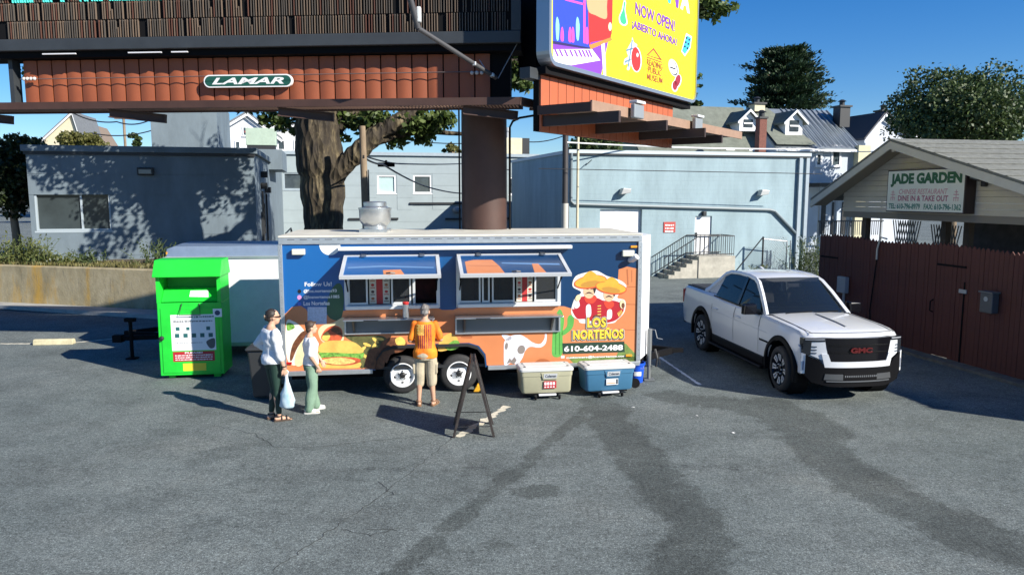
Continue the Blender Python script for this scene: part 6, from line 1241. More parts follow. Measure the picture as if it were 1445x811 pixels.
# ------------------------------------------------------------------ white pickup
fw, rw = atZ(1094, 551), atZ(987, 494); hd_ = (fw - rw).normalized(); lf = V(-hd_.y, hd_.x, 0)   # near-side wheels
WBs, TRK = 3.70, 1.76; mid_ = (fw + rw) / 2; org = mid_ + lf * (TRK / 2 + .12) * (1 if lf.x > 0 else -1)
if lf.x < 0: lf = -lf
# local axes: x forward, y to the truck's left (image right), z up; wheelbase centred at x = .17
PK = thing('pickup_truck', 'white four door pickup truck with black grille parked by the red fence', 'pickup', tuple(org), math.atan2(hd_.y, hd_.x))
XF, XR = 2.02, 2.02 - WBs; XO = (XF + XR) / 2
pt = M('pearl white paint', (.64, .66, .68), .22, spec=.5, coat=.6, var=.01); gb = M('gloss black', (.006, .006, .008), .15, spec=.35); tb = M('textured black', (.006, .006, .007), .5, spec=.12); chr_ = M('bright chrome', (.8, .81, .82), .12, 1.)
def L_(x, y, z): return V(x - XO, y * .935, z)
def xf(y): return 2.95 - .24 * (abs(y) / .95) ** 2.6
ST = [  # x, width factor, top z at edge, crown
    (2.92, .955, 1.10, .01), (2.84, .972, 1.165, .02), (2.6, .99, 1.20, .035), (2.2, 1.0, 1.225, .05), (1.7, 1.0, 1.25, .055), (1.30, 1.0, 1.27, .05), (1.0, 1.0, 1.275, .02), (.3, 1.0, 1.29, .0), (-.6, 1.0, 1.32, .0), (-1.2, 1.0, 1.36, .0), (-2.0, 1.0, 1.37, .0), (-2.75, .995, 1.375, .0), (-2.90, .975, 1.36, 0)]
secs = []
for x, wf, zt_, cr in ST:
    half = [(.70, .42), (.93 * wf, .44), (1.0 * wf, .50), (1.03 * wf, .72), (1.035 * wf, .95), (1.015 * wf, zt_ - .17), (.985 * wf, zt_ - .05), (.93 * wf, zt_), (.80 * wf, zt_ + cr * .35), (.45, zt_ + cr * .9), (0, zt_ + cr)]
    full = half + [(-y, z) for y, z in half[::-1][1:]]
    secs.append([L_(x - (.24 * (abs(y) / .95) ** 2.6 if x > 2.5 else 0) * min(1, (x - 2.3) / .5), y, z) for y, z in full])
mb = MB(); mb.loft(secs); bd = mb.build('body', pt, PK, smooth=True, angle=32, world=False)
cut = MB()
for x in (XF, XR):
    for s_ in (-1, 1): cut.lathe([(.50, -.2), (.50, .3)], L_(x, s_ * .92, .44), (0, s_, 0), 40)
ct = cut.build('cutter', tb, PK, world=False)
bo = bd.modifiers.new('arches', 'BOOLEAN'); bo.operation = 'DIFFERENCE'; bo.object = ct; bo.solver = 'EXACT'
dg_ = bpy.context.evaluated_depsgraph_get(); dg_.update(); nm_ = bpy.data.meshes.new_from_object(bd.evaluated_get(dg_)); bd.modifiers.clear(); old = bd.data; bd.data = nm_; nm_.name = 'body'; bpy.data.objects.remove(ct)
nm_.materials.clear(); nm_.materials.append(pt); nm_.polygons.foreach_set('material_index', [0] * len(nm_.polygons))
mb = MB(); mb.b2(L_(-2.85, -.72, .30), L_(2.75, .72, .60)); mb.build('underbody', blk, PK, world=False)
for x in (XF, XR):
    for s_ in (-1, 1):
        # arch trim and liner
        mb = MB(); ss = []; n = 22; a0 = R(-14)
        for k in range(n + 1):
            a = a0 + (math.pi - 2 * a0) * k / n; c, sn = math.cos(a), math.sin(a); e = 1 + .10 * max(0, abs(c) - .6) + .05 * max(0, sn)
            ss.append([L_(x + c * r_ * e, s_ * y_, .44 + sn * r_ * e) for r_, y_ in ((.478, .98), (.478, 1.062), (.545, 1.058), (.56, 1.04), (.56, .98))])
        mb.loft(ss); mb.build('arch_trim', tb, PK, world=False, smooth=True, angle=40)
        mb = MB(); mb.lathe([(.496, -.25), (.496, .05)], L_(x, s_ * .95, .44), (0, s_, 0), 32, cap=False); mb.lathe([(.495, -.25), (.01, -.25)], L_(x, s_ * .95, .44), (0, s_, 0), 32, cap=False); mb.build('wheel_liner', blk, PK, world=False)
silv = M('machined alloy', (.70, .70, .70), .4, .35)
def tw(x, s_, steer=0.):
    c = L_(x, s_ * .90, .415); ax = Matrix.Rotation(steer, 3, 'Z') @ V(0, s_, 0)
    mb = MB(); mb.lathe([(.29, -.13), (.36, -.14), (.405, -.115), (.415, -.07), (.415, .07), (.405, .115), (.36, .14), (.30, .135), (.285, .12), (.28, -.1), (.29, -.13)], c, ax, 48, cap=False); w = mb.build('wheel', tyre, PK, smooth=True, angle=50, world=False)
    mb = MB(); mb.lathe([(.05, .02), (.27, .03), (.285, .10), (.30, .125), (.30, .135), (.288, .132), (.28, .10)], c, ax, 40, cap=True); rm = mb.build('rim', gb, w, smooth=True, angle=40, world=False); 
    xx, yy = frame_of(ax)
    for k in range(8):
        a = k * math.pi / 4; rd = xx * math.cos(a) + yy * math.sin(a); td = -xx * math.sin(a) + yy * math.cos(a)
        mb = MB()
        for q in (-1, 1): mb.beam(c + rd * .15 + td * .018 * q + ax * .10, c + rd * .265 + td * .038 * q + ax * .118, .026, .016, up=ax)
        mb.beam(c + rd * .262 + td * .045 + ax * .118, c + rd * .262 - td * .045 + ax * .118, .020, .014, up=ax); mb.build('spoke', silv, w, world=False)
        mb = MB(); mb.beam(c + rd * .05 + ax * .09, c + rd * .262 + ax * .104, .075, .02, up=ax); mb.build('spoke_core', gb, w, world=False)
    mb = MB(); mb.lathe([(.06, .06), (.06, .112), (.05, .118)], c, ax, 20); mb.build('hub_cap', gb, w, smooth=True, world=False)
    for k in range(6): a = k * math.pi / 3; mb = MB(); mb.lathe([(.012, .10), (.012, .122), (.006, .126)], c + (xx * math.cos(a) + yy * math.sin(a)) * .088, ax, 8); mb.build('lug_nut', silv, w, world=False)
for x in (XF, XR):
    for s_ in (-1, 1): tw(x, s_, R(-4) if x == XF else 0)
# sills, steps
for s_ in (-1, 1):
    mb = MB(); mb.b2(L_(XR + .62, s_ * .90, .34), L_(XF - .62, s_ * 1.04, .50)); mb.build('sill_trim', tb, PK, world=False, bevel=.02)
    mb = MB(); mb.b2(L_(XR + .60, s_ * .93, .28), L_(XF - .60, s_ * 1.12, .335)); mb.build('side_step', tb, PK, world=False, bevel=.02)
    # door seams and handles
    for xx in (1.16, .02, -1.12): mb = MB(); mb.b2(L_(xx - .004, s_ * 1.0365, .56), L_(xx + .004, s_ * 1.0395, 1.06)); mb.build('door_seam', M('seam shade', (.25, .26, .27), .5), PK, world=False)
    for xx in (.22, -.92): mb = MB(); mb.b2(L_(xx - .12, s_ * 1.02, 1.06), L_(xx + .12, s_ * 1.055, 1.10)); mb.build('door_handle', pt, PK, world=False, bevel=.015)
    mb = MB(); mb.b2(L_(1.22, s_ * 1.03, .80), L_(1.55, s_ * 1.045, .835)); mb.build('fender_badge', gb, PK, world=False)
    # mirror
    mb = MB(); c = L_(.98, s_ * 1.16, 1.36); mb.loft([[c + V(dx * f, s_ * dy * f, dz * f) for dx, dy, dz in ((.09, -.12, .10), (.09, .12, .09), (.07, .13, -.10), (.09, -.12, -.10))] for f in (1.0,)] + [[c + V(-.07, 0, 0) + V(0, s_ * dy, dz) for dx, dy, dz in ((0, -.13, .11), (0, .13, .10), (0, .14, -.11), (0, -.13, -.11))]]); mm = mb.build('mirror', gb, PK, world=False, bevel=.025)
    mb = MB(); mb.beam(L_(1.02, s_ * .93, 1.27), L_(.98, s_ * 1.08, 1.30), .08, .05); mb.build('mirror_arm', gb, mm, world=False)
# cabin shell -----------------------------------------------------------------
def side(x, y, z, s_): return L_(x, s_ * y, z)
for s_ in (-1, 1):
    # arching roof rail: windscreen pillar, roof edge, sail down to the bed
    path = [(1.22, .90, 1.26), (1.02, .845, 1.43), (.78, .785, 1.63), (.52, .725, 1.81), (.36, .70, 1.865), (.10, .69, 1.895), (-.40, .685, 1.905), (-.80, .685, 1.885), (-1.05, .70, 1.82), (-1.32, .77, 1.62), (-1.58, .85, 1.44), (-1.72, .90, 1.36)]
    mb = MB(); ss = []
    for i, (x, y, z) in enumerate(path):
        w_ = .075 if i < 7 else (.085 if i < 9 else .12); p = side(x, y, z, s_); a = path[max(i - 1, 0)]; b_ = path[min(i + 1, len(path) - 1)]; d = (side(*b_, s_) - side(*a, s_)).normalized(); out = V(0, s_, .35).normalized(); upv = d.cross(out).normalized(); out = upv.cross(d).normalized()
        ss.append([p + out * .03 + upv * w_ * .5, p + out * .045, p + out * .03 - upv * w_ * .5, p - out * .03 - upv * w_ * .5, p - out * .03 + upv * w_ * .5])
    mb.loft(ss); mb.build('roof_rail', pt, PK, world=False, smooth=True, angle=60)
    mb = MB(); q = [side(-1.06, .82, 1.34, s_), side(-1.68, .90, 1.37, s_), side(-1.05, .70, 1.80, s_), side(-.98, .70, 1.80, s_)]; mb.add(q + [p + V(0, -s_ * .06, 0) for p in q], [(0, 1, 2, 3), (7, 6, 5, 4), (0, 4, 5, 1), (1, 5, 6, 2), (2, 6, 7, 3), (3, 7, 4, 0)]); mb.build('sail_panel', pt, PK, world=False)
    # side windows
    def glassq(q, nm, m_): mb = MB(); mb.add(q + [p + V(0, -s_ * .012, 0) for p in q], [tuple(range(len(q))), tuple(range(2 * len(q) - 1, len(q) - 1, -1))] + [(i, (i + 1) % len(q), len(q) + (i + 1) % len(q), len(q) + i) for i in range(len(q))]); return mb.build(nm, m_, PK, world=False)
    tint = M('tinted side glass', (.010, .012, .014), .03, spec=.2, alpha=.97)
    glassq([side(1.05, .925, 1.285, s_), side(.10, .945, 1.30, s_), side(.10, .715, 1.875, s_), side(.36, .725, 1.845, s_), side(.70, .80, 1.66, s_)], 'side_window', tint)
    glassq([side(.0, .945, 1.305, s_), side(-1.12, .93, 1.345, s_), side(-1.02, .75, 1.76, s_), side(-.80, .71, 1.855, s_), side(.0, .71, 1.88, s_)], 'side_window', tint)
    mb = MB(); mb.beam(side(.05, .955, 1.29, s_), side(.05, .72, 1.885, s_), .09, .02, up=(0, s_, .4)); mb.build('door_pillar', gb, PK, world=False)
    mb = MB(); mb.beam(side(1.12, .955, 1.275, s_), side(-1.16, .955, 1.335, s_), .02, .03, up=(0, 0, 1)); mb.build('belt_trim', gb, PK, world=False)
mb = MB(); rs = []
for x, z, y in ((.44, 1.865, .70), (.30, 1.90, .70), (.0, 1.925, .695), (-.5, 1.93, .69), (-.85, 1.905, .685), (-1.0, 1.855, .685)):
    rs.append([L_(x + .05 * (1 - (k / .7) ** 2), k * y / .7, z + .045 * (1 - (k / .7) ** 2)) for k in (-.7, -.5, -.25, 0, .25, .5, .7)] + [L_(x, .68, z - .05), L_(x, -.68, z - .05)])
mb.loft(rs); rf_ = mb.build('roof_panel', pt, PK, world=False, smooth=True, angle=45)
mb = MB(); c = L_(-.75, 0, 1.965); mb.prism([(-.09, 0), (.09, 0), (-.05, .045), (-.08, .045)], c + V(0, -.025, -.005), (1, 0, 0), (0, 0, 1), (0, 1, 0), .05); mb.build('antenna_fin', pt, rf_, world=False, bevel=.01)
wsm = bpy.data.materials.new('windscreen glass'); wsm.use_nodes = True; b_ = wsm.node_tree.nodes['Principled BSDF']; b_.inputs['Base Color'].default_value = (.01, .014, .018, 1); b_.inputs['Roughness'].default_value = .02; b_.inputs['Alpha'].default_value = .84; b_.inputs['Specular IOR Level'].default_value = .8
mb = MB(); ks = [-1, -.66, -.33, 0, .33, .66, 1]; mb.loft([[L_(1.19 + .16 * (1 - k * k) - (.78) * t + .05 * t * (1 - t), k * (.855 - .165 * t), 1.275 + .615 * t + .025 * t * (1 - k * k)) for k in ks] for t in (0, .25, .5, .75, 1)], closed=False, cap=False); mb.build('windscreen', wsm, PK, smooth=True, angle=180, world=False)
mb = MB(); mb.loft([[L_(1.20 + .165 * (1 - k * k) + dx, k * .88, 1.283 + dz) for k in ks] for dx, dz in ((.0, .0), (.06, .012), (.10, -.002))], closed=False, cap=False); mb.build('cowl', tb, PK, world=False, smooth=True)
for y0, y1 in ((-.55, .05), (.05, .62)): mb = MB(); mb.tube([L_(1.33, y0, 1.31), L_(1.28, y1, 1.335)], .012, 6); mb.build('wiper', blk, PK, world=False)
# inside
mb = MB(); mb.b2(L_(-1.05, -.80, 1.36), L_(1.0, .80, 1.30)); mb.build('cabin_floor', blk, PK, world=False)
mb = MB(); mb.loft([[L_(1.16 + .1 * (1 - k * k) - dx, k * .80, z) for k in ks] for dx, z in ((.0, 1.27), (.15, 1.35), (.42, 1.37), (.5, 1.30))], closed=False, cap=False); mb.build('dashboard', M('dash grey', (.03, .03, .032), .7), PK, world=False, smooth=True)
seatm = M('seat cream', (.42, .41, .37), .7)
for y in (-.40, .40):
    mb = MB(); mb.loft([[L_(x0 + dx, y + dy, z) for dx, dy in ((-.05, -wd_), (.06, -wd_), (.07, 0), (.06, wd_), (-.05, wd_))] for x0, z, wd_ in ((.14, 1.28, .25), (.06, 1.55, .24), (.03, 1.63, .16))]); st_ = mb.build('seat', seatm, PK, world=False, bevel=.03)
    mb = MB(); mb.box(L_(.02, y, 1.72), (.1, .26, .16)); mb.build('head_rest', seatm, st_, world=False, bevel=.03)
mb = MB(); c = L_(.62, .40, 1.40); mb.tube([c + V(-.05 * math.sin(a), .19 * math.cos(a), .17 * math.sin(a)) for a in [2 * math.pi * k / 20 for k in range(21)]], .015, 6, cap=False); mb.beam(c + V(0, -.18, 0), c + V(0, .18, 0), .03, .04); mb.build('steering_wheel', blk, PK, world=False)
mb = MB(); mb.box(L_(.62, 0, 1.76), (.03, .24, .07)); mb.build('rear_mirror', M('mirror glass', (.6, .62, .62), .2), PK, world=False, bevel=.01)
mb = MB(); q = [L_(-1.12, -.68, 1.40), L_(-1.12, .68, 1.40), L_(-.98, .62, 1.83), L_(-.98, -.62, 1.83)]; mb.add(q + [p - V(.02, 0, 0) for p in q], [(0, 1, 2, 3), (7, 6, 5, 4), (0, 4, 5, 1), (2, 6, 7, 3), (1, 5, 6, 2), (3, 7, 4, 0)]); mb.build('rear_window', tint, PK, world=False)
mb = MB(); mb.b2(L_(-1.13, -.82, 1.32), L_(-1.08, .82, 1.41)); mb.build('cab_back', pt, PK, world=False)
# bed
mb = MB(); mb.b2(L_(-2.83, -.82, 1.373), L_(-1.20, .82, 1.40)); mb.build('bed_cover', M('cover black', (.03, .032, .035), .7), PK, world=False, bevel=.01)
for s_ in (-1, 1): mb = MB(); mb.b2(L_(-2.85, s_ * .83, 1.372), L_(-1.72, s_ * .93, 1.395)); mb.build('bed_rail_cap', tb, PK, world=False, bevel=.01)
for s_ in (-1, 1): mb = MB(); mb.b2(L_(-2.935, s_ * .86, .95), L_(-2.84, s_ * 1.015, 1.28)); mb.build('tail_lamp', M('lens red', ()), PK, world=False, bevel=.015)
mb = MB(); mb.b2(L_(-3.02, -.95, .44), L_(-2.86, .95, .66)); mb.build('rear_bumper', tb, PK, world=False, bevel=.03)
# bonnet crease
mb = MB(); mb.tube([L_(x, .0, z + .006) for x, z in ((2.5, 1.243), (2.2, 1.277), (1.8, 1.302), (1.5, 1.313))], .014, 6); mb.build('bonnet_crease', M('seam shade', ()), PK, world=False)
for s_ in (-1, 1):
    mb = MB(); mb.tube([L_(x, s_ * .83 * wf, z + .004) for x, wf, z in ((2.72, .972, 1.188), (2.4, 1., 1.222), (2.0, 1., 1.25), (1.6, 1., 1.272), (1.3, 1., 1.283))], .006, 5); mb.build('bonnet_gap', M('seam dark', (.08, .085, .09), .6), PK, world=False)
    mb = MB(); mb.tube([L_(x, s_ * 1.038, z) for x, z in ((1.5, .985), (.4, 1.0), (-.6, 1.015), (-1.1, 1.02))], .006, 5); mb.build('shoulder_crease', pt, PK, world=False)
    for x in (1.16, .02, -1.12): mb = MB(); mb.tube([L_(x, s_ * 1.03, 1.05), L_(x, s_ * 1.018, 1.15), L_(x, s_ * .985, 1.25)], .005, 5); mb.build('door_seam', M('seam dark', (.08, .085, .09), .6), PK, world=False)
mb = MB(); mb.loft([[L_(2.80 - .18 * (abs(k) ** 2.6) + dx, k * .82, 1.182 + .02 * (1 - k * k) + dz) for k in (-1, -.66, -.33, 0, .33, .66, 1)] for dx, dz in ((0, .006), (.02, .004))], closed=False, cap=False); mb.build('bonnet_gap', M('seam dark', ()), PK, world=False)
# front end: curved plates on the nose
def plate(nm, poly, off, th, m_, parent=PK):
    ys = sorted(set(round(y, 4) for y, z in poly)); cols = []          # columns across the nose, so the plate bends with it
    ys2 = [ys[0] + 1e-4]
    for a, b in zip(ys[:-1], ys[1:]): k = max(1, int((b - a) / .06)); ys2 += [a + (b - a) * (i + 1) / k for i in range(k)]
    ys2[-1] -= 1e-4; mb = MB()
    for y in ys2:
        zs = [z0 + (z1 - z0) * (y - y0) / (y1 - y0) for (y0, z0), (y1, z1) in zip(poly, poly[1:] + poly[:1]) if abs(y1 - y0) > 1e-9 and min(y0, y1) - 1e-6 <= y <= max(y0, y1) + 1e-6]
        lo, hi = min(zs), max(zs); hi = max(hi, lo + 1e-3); cols.append([L_(xf(y) + off, y, lo), L_(xf(y) + off, y, hi), L_(xf(y) + off - th, y, hi), L_(xf(y) + off - th, y, lo)])
    mb.loft(cols)
    return mb.build(nm, m_, parent, world=False, smooth=True, angle=35)
plate('grille', [(-.64, 1.135), (.64, 1.135), (.62, .96), (.54, .735), (-.54, .735), (-.62, .96)], .025, .12, gb)
plate('grille_bar', [(-.57, 1.02), (.57, 1.02), (.565, 1.0), (-.565, 1.0)], .034, .02, tb); plate('grille_bar', [(-.55, .90), (-.22, .90), (-.22, .88), (-.545, .88)], .034, .02, tb); plate('grille_bar', [(.22, .90), (.55, .90), (.545, .88), (.22, .88)], .034, .02, tb)
plate('chin_bar', [(-.70, .86), (-.595, .86), (-.545, .73), (.545, .73), (.595, .86), (.70, .86), (.64, .63), (-.64, .63)], .04, .14, pt)
for s_ in (-1, 1):
    plate('nose_panel', [(s_ * .645, 1.07), (s_ * .86, 1.055), (s_ * .86, .83), (s_ * .70, .76), (s_ * .60, .74), (s_ * .60, .86)], .022, .1, pt)
    plate('head_lamp', [(s_ * .64, 1.135), (s_ * .975, 1.11), (s_ * .975, .84), (s_ * .89, .81), (s_ * .865, .86), (s_ * .855, 1.06), (s_ * .64, 1.075)], .030, .12, M('lamp dark lens', (.02, .024, .03), .05, spec=.8))
    plate('lamp_strip', [(s_ * .66, 1.118), (s_ * .95, 1.097), (s_ * .95, 1.085), (s_ * .66, 1.104)], .036, .012, M('lamp strip', (.45, .47, .5), .2))
    for i in range(3): plate('nose_slot', [(s_ * .775, .985 - i * .055), (s_ * .862, .985 - i * .055), (s_ * .862, .962 - i * .055), (s_ * .775, .968 - i * .055)], .030, .02, M('slot blue grey', (.06, .08, .11), .3))
    plate('corner_panel', [(s_ * .94, .84), (s_ * 1.0, .86), (s_ * 1.0, .50), (s_ * .93, .50)], .045, .1, pt)
    plate('air_slot', [(s_ * .962, .72), (s_ * .978, .72), (s_ * .978, .56), (s_ * .962, .56)], .05, .02, M('slot blue', (.03, .06, .16), .3))
    plate('bumper_insert', [(s_ * .33, .52), (s_ * .64, .52), (s_ * .66, .42), (s_ * .33, .42)], .062, .03, M('insert grey', (.10, .105, .11), .4, .4))
plate('front_bumper', [(-.94, .83), (-.74, .755), (-.64, .625), (.64, .625), (.74, .755), (.94, .83), (.945, .48), (.84, .36), (.55, .30), (-.55, .30), (-.84, .36), (-.945, .48)], .05, .22, tb)
plate('lower_grille', [(-.32, .54), (.32, .54), (.32, .43), (-.32, .43)], .06, .03, blk)
for i in range(16): plate('grille_tooth', [(-.30 + i * .04, .50), (-.28 + i * .04, .50), (-.28 + i * .04, .47), (-.30 + i * .04, .47)], .066, .02, M('tooth grey', (.2, .21, .22), .4, .4))
plate('skid_lip', [(-.62, .405), (.62, .405), (.62, .385), (-.62, .385)], .068, .04, M('lip grey', (.15, .16, .17), .35, .5))
PN = Pln(org + hd_ * (xf(0) + .034 - XO), lf); PN.n = hd_
text('grille_lettering', 'GMC', M('letter red', (.12, .014, .015), .3, .4), PK, PN, -.20, .20, .885, .975, .0, bold=.05, extr=.02)
# ------------------------------------------------------------------ houses and roofs beyond
shg = M('green grey shingles', (.15, .165, .135), .9, var=.2, scale=2.2, bump=.4, bscale=8); wsid = M('pale blue siding', (.46, .52, .60), .7, var=.08, scale=1); olv = M('olive siding', (.42, .40, .24), .75, var=.1)
metalr = M('standing seam roof', (.30, .34, .37), .35, .5, var=.15, scale=1.2); brick = M('brick red', (.17, .065, .048), .85, var=.3, scale=12)
def house(name, label, px0, px1, pyr, pye, Y, zb_, wallm, roofm, depth=7, rot=ASP, wins=(), group=None):
    """row house, ridge parallel to the street: eave and ridge heights read from the photo"""
    a, b = atY(px0, pye, Y), atY(px1, pye, Y); o = V(a.x, a.y, 0); u = V(math.cos(rot), math.sin(rot), 0); w = (b.x - a.x) / math.cos(rot); pl = Pln(o, u)
    ze = a.z; zr = atY((px0 + px1) / 2, pyr, Y + depth * .5).z; t = thing(name, label, 'house', (o.x, o.y, zb_), 0, group)
    mb = MB(); n = depth; ends = [(0, zb_), (-depth, zb_), (-depth, ze), (-depth / 2, zr - .1), (0, ze)]
    mb.loft([[pl.at(uu, z, k) for k, z in ends] for uu in (0, w)]); mb.build('wall', wallm, t)
    for s_ in (0, 1):
        k0, k1 = (.35, -depth / 2) if s_ == 0 else (-depth - .35, -depth / 2); zz = ze - .35 * (zr - ze) / (depth / 2)
        mb = MB(); q = [pl.at(-.25, zz, k0), pl.at(w + .25, zz, k0), pl.at(w + .25, zr, k1), pl.at(-.25, zr, k1)]; mb.add(q + [p - V(0, 0, .14) for p in q], [(0, 1, 2, 3), (7, 6, 5, 4), (0, 4, 5, 1), (1, 5, 6, 2), (2, 6, 7, 3), (3, 7, 4, 0)]); mb.build('roof_slope', roofm, t)
    mb = MB(); pl.box(mb, -.25, w + .25, zz - .22, zz - .06, .2, .42); mb.build('gutter', white, t)
    for (x0, x1, y1, y0) in wins:
        q0, q1 = pl.px(x0, y0), pl.px(x1, y1); window(t, pl, q0[0], q1[0], q0[1], q1[1], white, glassd, .05, fw=.12, depth=.06)
    return t, pl, w, ze, zr
def dormer(t, pl, px_, pyb, pyt, halfpx, k0=-.6):
    c, zb_ = pl.px(px_, pyb); zt_ = pl.px(px_, pyt)[1]; hw = pl.px(px_ + halfpx, pyb)[0] - c; zs_ = zt_ - hw * .9; dl = 3.0
    mb = MB(); mb.loft([[pl.at(c + u_ * hw, z, k) for u_, z in ((-.8, zb_), (.8, zb_), (.8, zs_), (0, zt_ - .15), (-.8, zs_))] for k in (k0, k0 - dl)]); d = mb.build('dormer', white, t)
    for s_ in (-1, 1):
        mb = MB(); q = [pl.at(c + s_ * hw * 1.15, zs_ - .12, k0 + .25), pl.at(c, zt_, k0 + .25), pl.at(c, zt_, k0 - dl), pl.at(c + s_ * hw * 1.15, zs_ - .12, k0 - dl)]; mb.add(q + [p - V(0, 0, .12) for p in q], [(0, 1, 2, 3), (7, 6, 5, 4), (0, 4, 5, 1), (1, 5, 6, 2), (2, 6, 7, 3), (3, 7, 4, 0)]); mb.build('dormer_roof', shg, d)
        mb = MB(); mb.prism([(0, 0), (0, -.16), (s_ * hw * 1.15, zs_ - .12 - zt_ - .16), (s_ * hw * 1.15, zs_ - .12 - zt_)], pl.at(c, zt_, k0 + .252), pl.u, pl.v, pl.n, .05); mb.build('barge_board', white, d)
    q0, q1 = (c - hw * .42, zb_ + .25), (c + hw * .42, zs_ + .05); mid_z = (q0[1] + q1[1]) / 2
    mb = MB(); pl.box(mb, q0[0], q1[0], q0[1], q1[1], k0 + .01, k0 + .04); g = mb.build('dormer_window', glassd, d)
    mb = MB(); pl.box(mb, q0[0], q1[0], mid_z - .05, mid_z + .05, k0 + .041, k0 + .07); mb.build('sash_bar', white, g)
def chimney(t, px_, py0, py1, Y, w=.7, m_=brick, pot=True):
    a = atY(px_, py1, Y); b = atY(px_, py0, Y); mb = MB(); mb.box((a.x, Y, (a.z + b.z) / 2), (w, w, a.z - b.z), ASP); c = mb.build('chimney', m_, t)
    if pot: mb = MB(); mb.box((a.x, Y, a.z + .06), (w * 1.25, w * 1.25, .12), ASP); mb.lathe([(.18, .1), (.18, .4), (.3, .42), (.1, .55)], (a.x, Y, a.z)); mb.build('chimney_cap', dark, c)
t1, pl, w, ze, zr = house('row_house', 'grey roofed olive row house with one dormer behind the warehouse', 905, 1096, 147, 209, 50, -1, olv, shg, wins=[(1024, 1036, 211, 222), (1056, 1072, 211, 222)])
dormer(t1, pl, 1062, 184, 153, 15); chimney(t1, 1074.5, 215, 168, 48.6, .5); chimney(t1, 1068, 158, 148, 54, .8, cream)
t2, pl, w, ze, zr = house('row_house', 'pale blue row house with dormer and standing seam metal roof', 1096, 1222, 153, 203, 51, -1, wsid, metalr, wins=[(1150, 1160, 216, 235), (1172, 1187, 205, 235)])
dormer(t2, pl, 1127.5, 190, 154, 15)
mb = MB(); q = [pl.at(-.2, ze - .05, .36), pl.at(pl.px(1142, 200)[0], ze - .05, .36)]; zz = ze - .12
k_at = lambda f: .35 - f * 3.85
u1 = pl.px(1138, 200)[0]; mb.add([pl.at(-.2, zz + .06, .37), pl.at(u1 + .6, zz + .06, .37), pl.at(u1 - .9, zr + .05, -3.45), pl.at(-.2, zr + .05, -3.45)], [(0, 1, 2, 3)]); mb.build('shingle_patch', shg, t2)
for i in range(13):
    u_ = u1 + .2 + i * .42
    if u_ < w + .2: mb = MB(); mb.beam(pl.at(u_, zz + .02, .36), pl.at(u_ - .0, zr + .04, -3.48), .05, .07); mb.build('roof_seam', metalr, t2)
chimney(t2, 1188, 180, 152, 54.5, .8, dark)
p = pl.px(1143, 262); mb = MB(); pl.box(mb, p[0] - 1, p[0] + 4.2, p[1] - .1, p[1] + .15, .2, 2.4); mb.build('porch_roof', dark, t2)
for i in range(5): u_ = p[0] - .8 + i * 1.2; mb = MB(); pl.box(mb, u_, u_ + .12, -.5, p[1] - .1, 2.1, 2.25); mb.build('porch_post', M('post grey', (.3, .32, .34), .6), t2)
for px_ in (1157, 1172, 1186): q0 = pl.px(px_, 330); q1 = pl.px(px_ + 8, 285); mb = MB(); pl.box(mb, q0[0], q1[0], q0[1], q1[1], .02, .08); mb.build('porch_door', dark, t2)
mb = MB()
for i in range(30): u_ = p[0] - .8 + i * .16; pl.box(mb, u_, u_ + .04, .9, 1.8, 2.3, 2.33)
pl.box(mb, p[0] - .9, p[0] + 4.1, 1.8, 1.88, 2.28, 2.36); mb.build('porch_railing', dark, t2)
# yellow bay of the same terrace
q0, q1 = pl.px(1203, 245), pl.px(1222, 206); mb = MB(); pl.box(mb, q0[0], q1[0], -1, q1[1], .02, .5); mb.build('bay_front', M('bay cream', (.55, .52, .36), .7, var=.1), t2)
# white gabled house far left
def gable(name, label, pxl, pxr, pxp, pyp, pye, Y, zb_, wm, rm, dp=9, rot=ASP, win=None):
    a, b, c = atY(pxl, pye, Y), atY(pxr, pye, Y), atY(pxp, pyp, Y); o = V(a.x, Y, 0); pl = Pln(o, V(math.cos(rot), math.sin(rot), 0)); w = (b.x - a.x) / math.cos(rot); cu = (c.x - a.x) / math.cos(rot)
    t = thing(name, label, 'house', (o.x, o.y, zb_)); mb = MB(); mb.loft([[pl.at(u_, z, k) for u_, z in ((0, zb_), (w, zb_), (w, a.z), (cu, c.z), (0, a.z))] for k in (0, -dp)]); mb.build('wall', wm, t)
    for u0, s_ in ((-.4, -1), (w + .4, 1)):
        z0 = a.z - .4 * (c.z - a.z) / max(.5, cu if s_ < 0 else w - cu); mb = MB(); q = [pl.at(u0, z0, .35), pl.at(cu, c.z + .1, .35), pl.at(cu, c.z + .1, -dp), pl.at(u0, z0, -dp)]; mb.add(q + [p + V(0, 0, .16) for p in q], [(0, 1, 2, 3), (7, 6, 5, 4), (0, 4, 5, 1), (1, 5, 6, 2), (2, 6, 7, 3), (3, 7, 4, 0)]); mb.build('roof_slope', rm, t)
        mb = MB(); mb.prism([(u0, z0 - .03), (cu, c.z + .07), (cu, c.z - .15), (u0, z0 - .25)], pl.at(0, 0, .353), pl.u, pl.v, pl.n, .05); mb.build('barge_board', white, t)
    for wv in win or (): q0, q1 = pl.px(wv[0], wv[3]), pl.px(wv[1], wv[2]); window(t, pl, q0[0], q1[0], q0[1], q1[1], white, glassd, .05, fw=.08, depth=.05)
    return t
gable('gable_house', 'white clapboard house with steep front gable beyond the slate building', 298, 384, 345, 160, 190, 62, -1, M('far clapboard', (.70, .72, .74), .7, var=.04), M('grey slates', (.16, .17, .18), .8, var=.2), win=[(342.5, 348, 179, 192), (350.5, 356, 179, 192), (332, 339, 199, 215)])
gable('gable_house', 'pale porch fronted house with grey roof right behind the sycamore trunk', 388, 470, 452, 172, 178, 64, -1, M('far cream', (.55, .56, .55), .7), M('grey slates', ()), win=[(392, 402, 198, 212), (415, 424, 198, 212)])
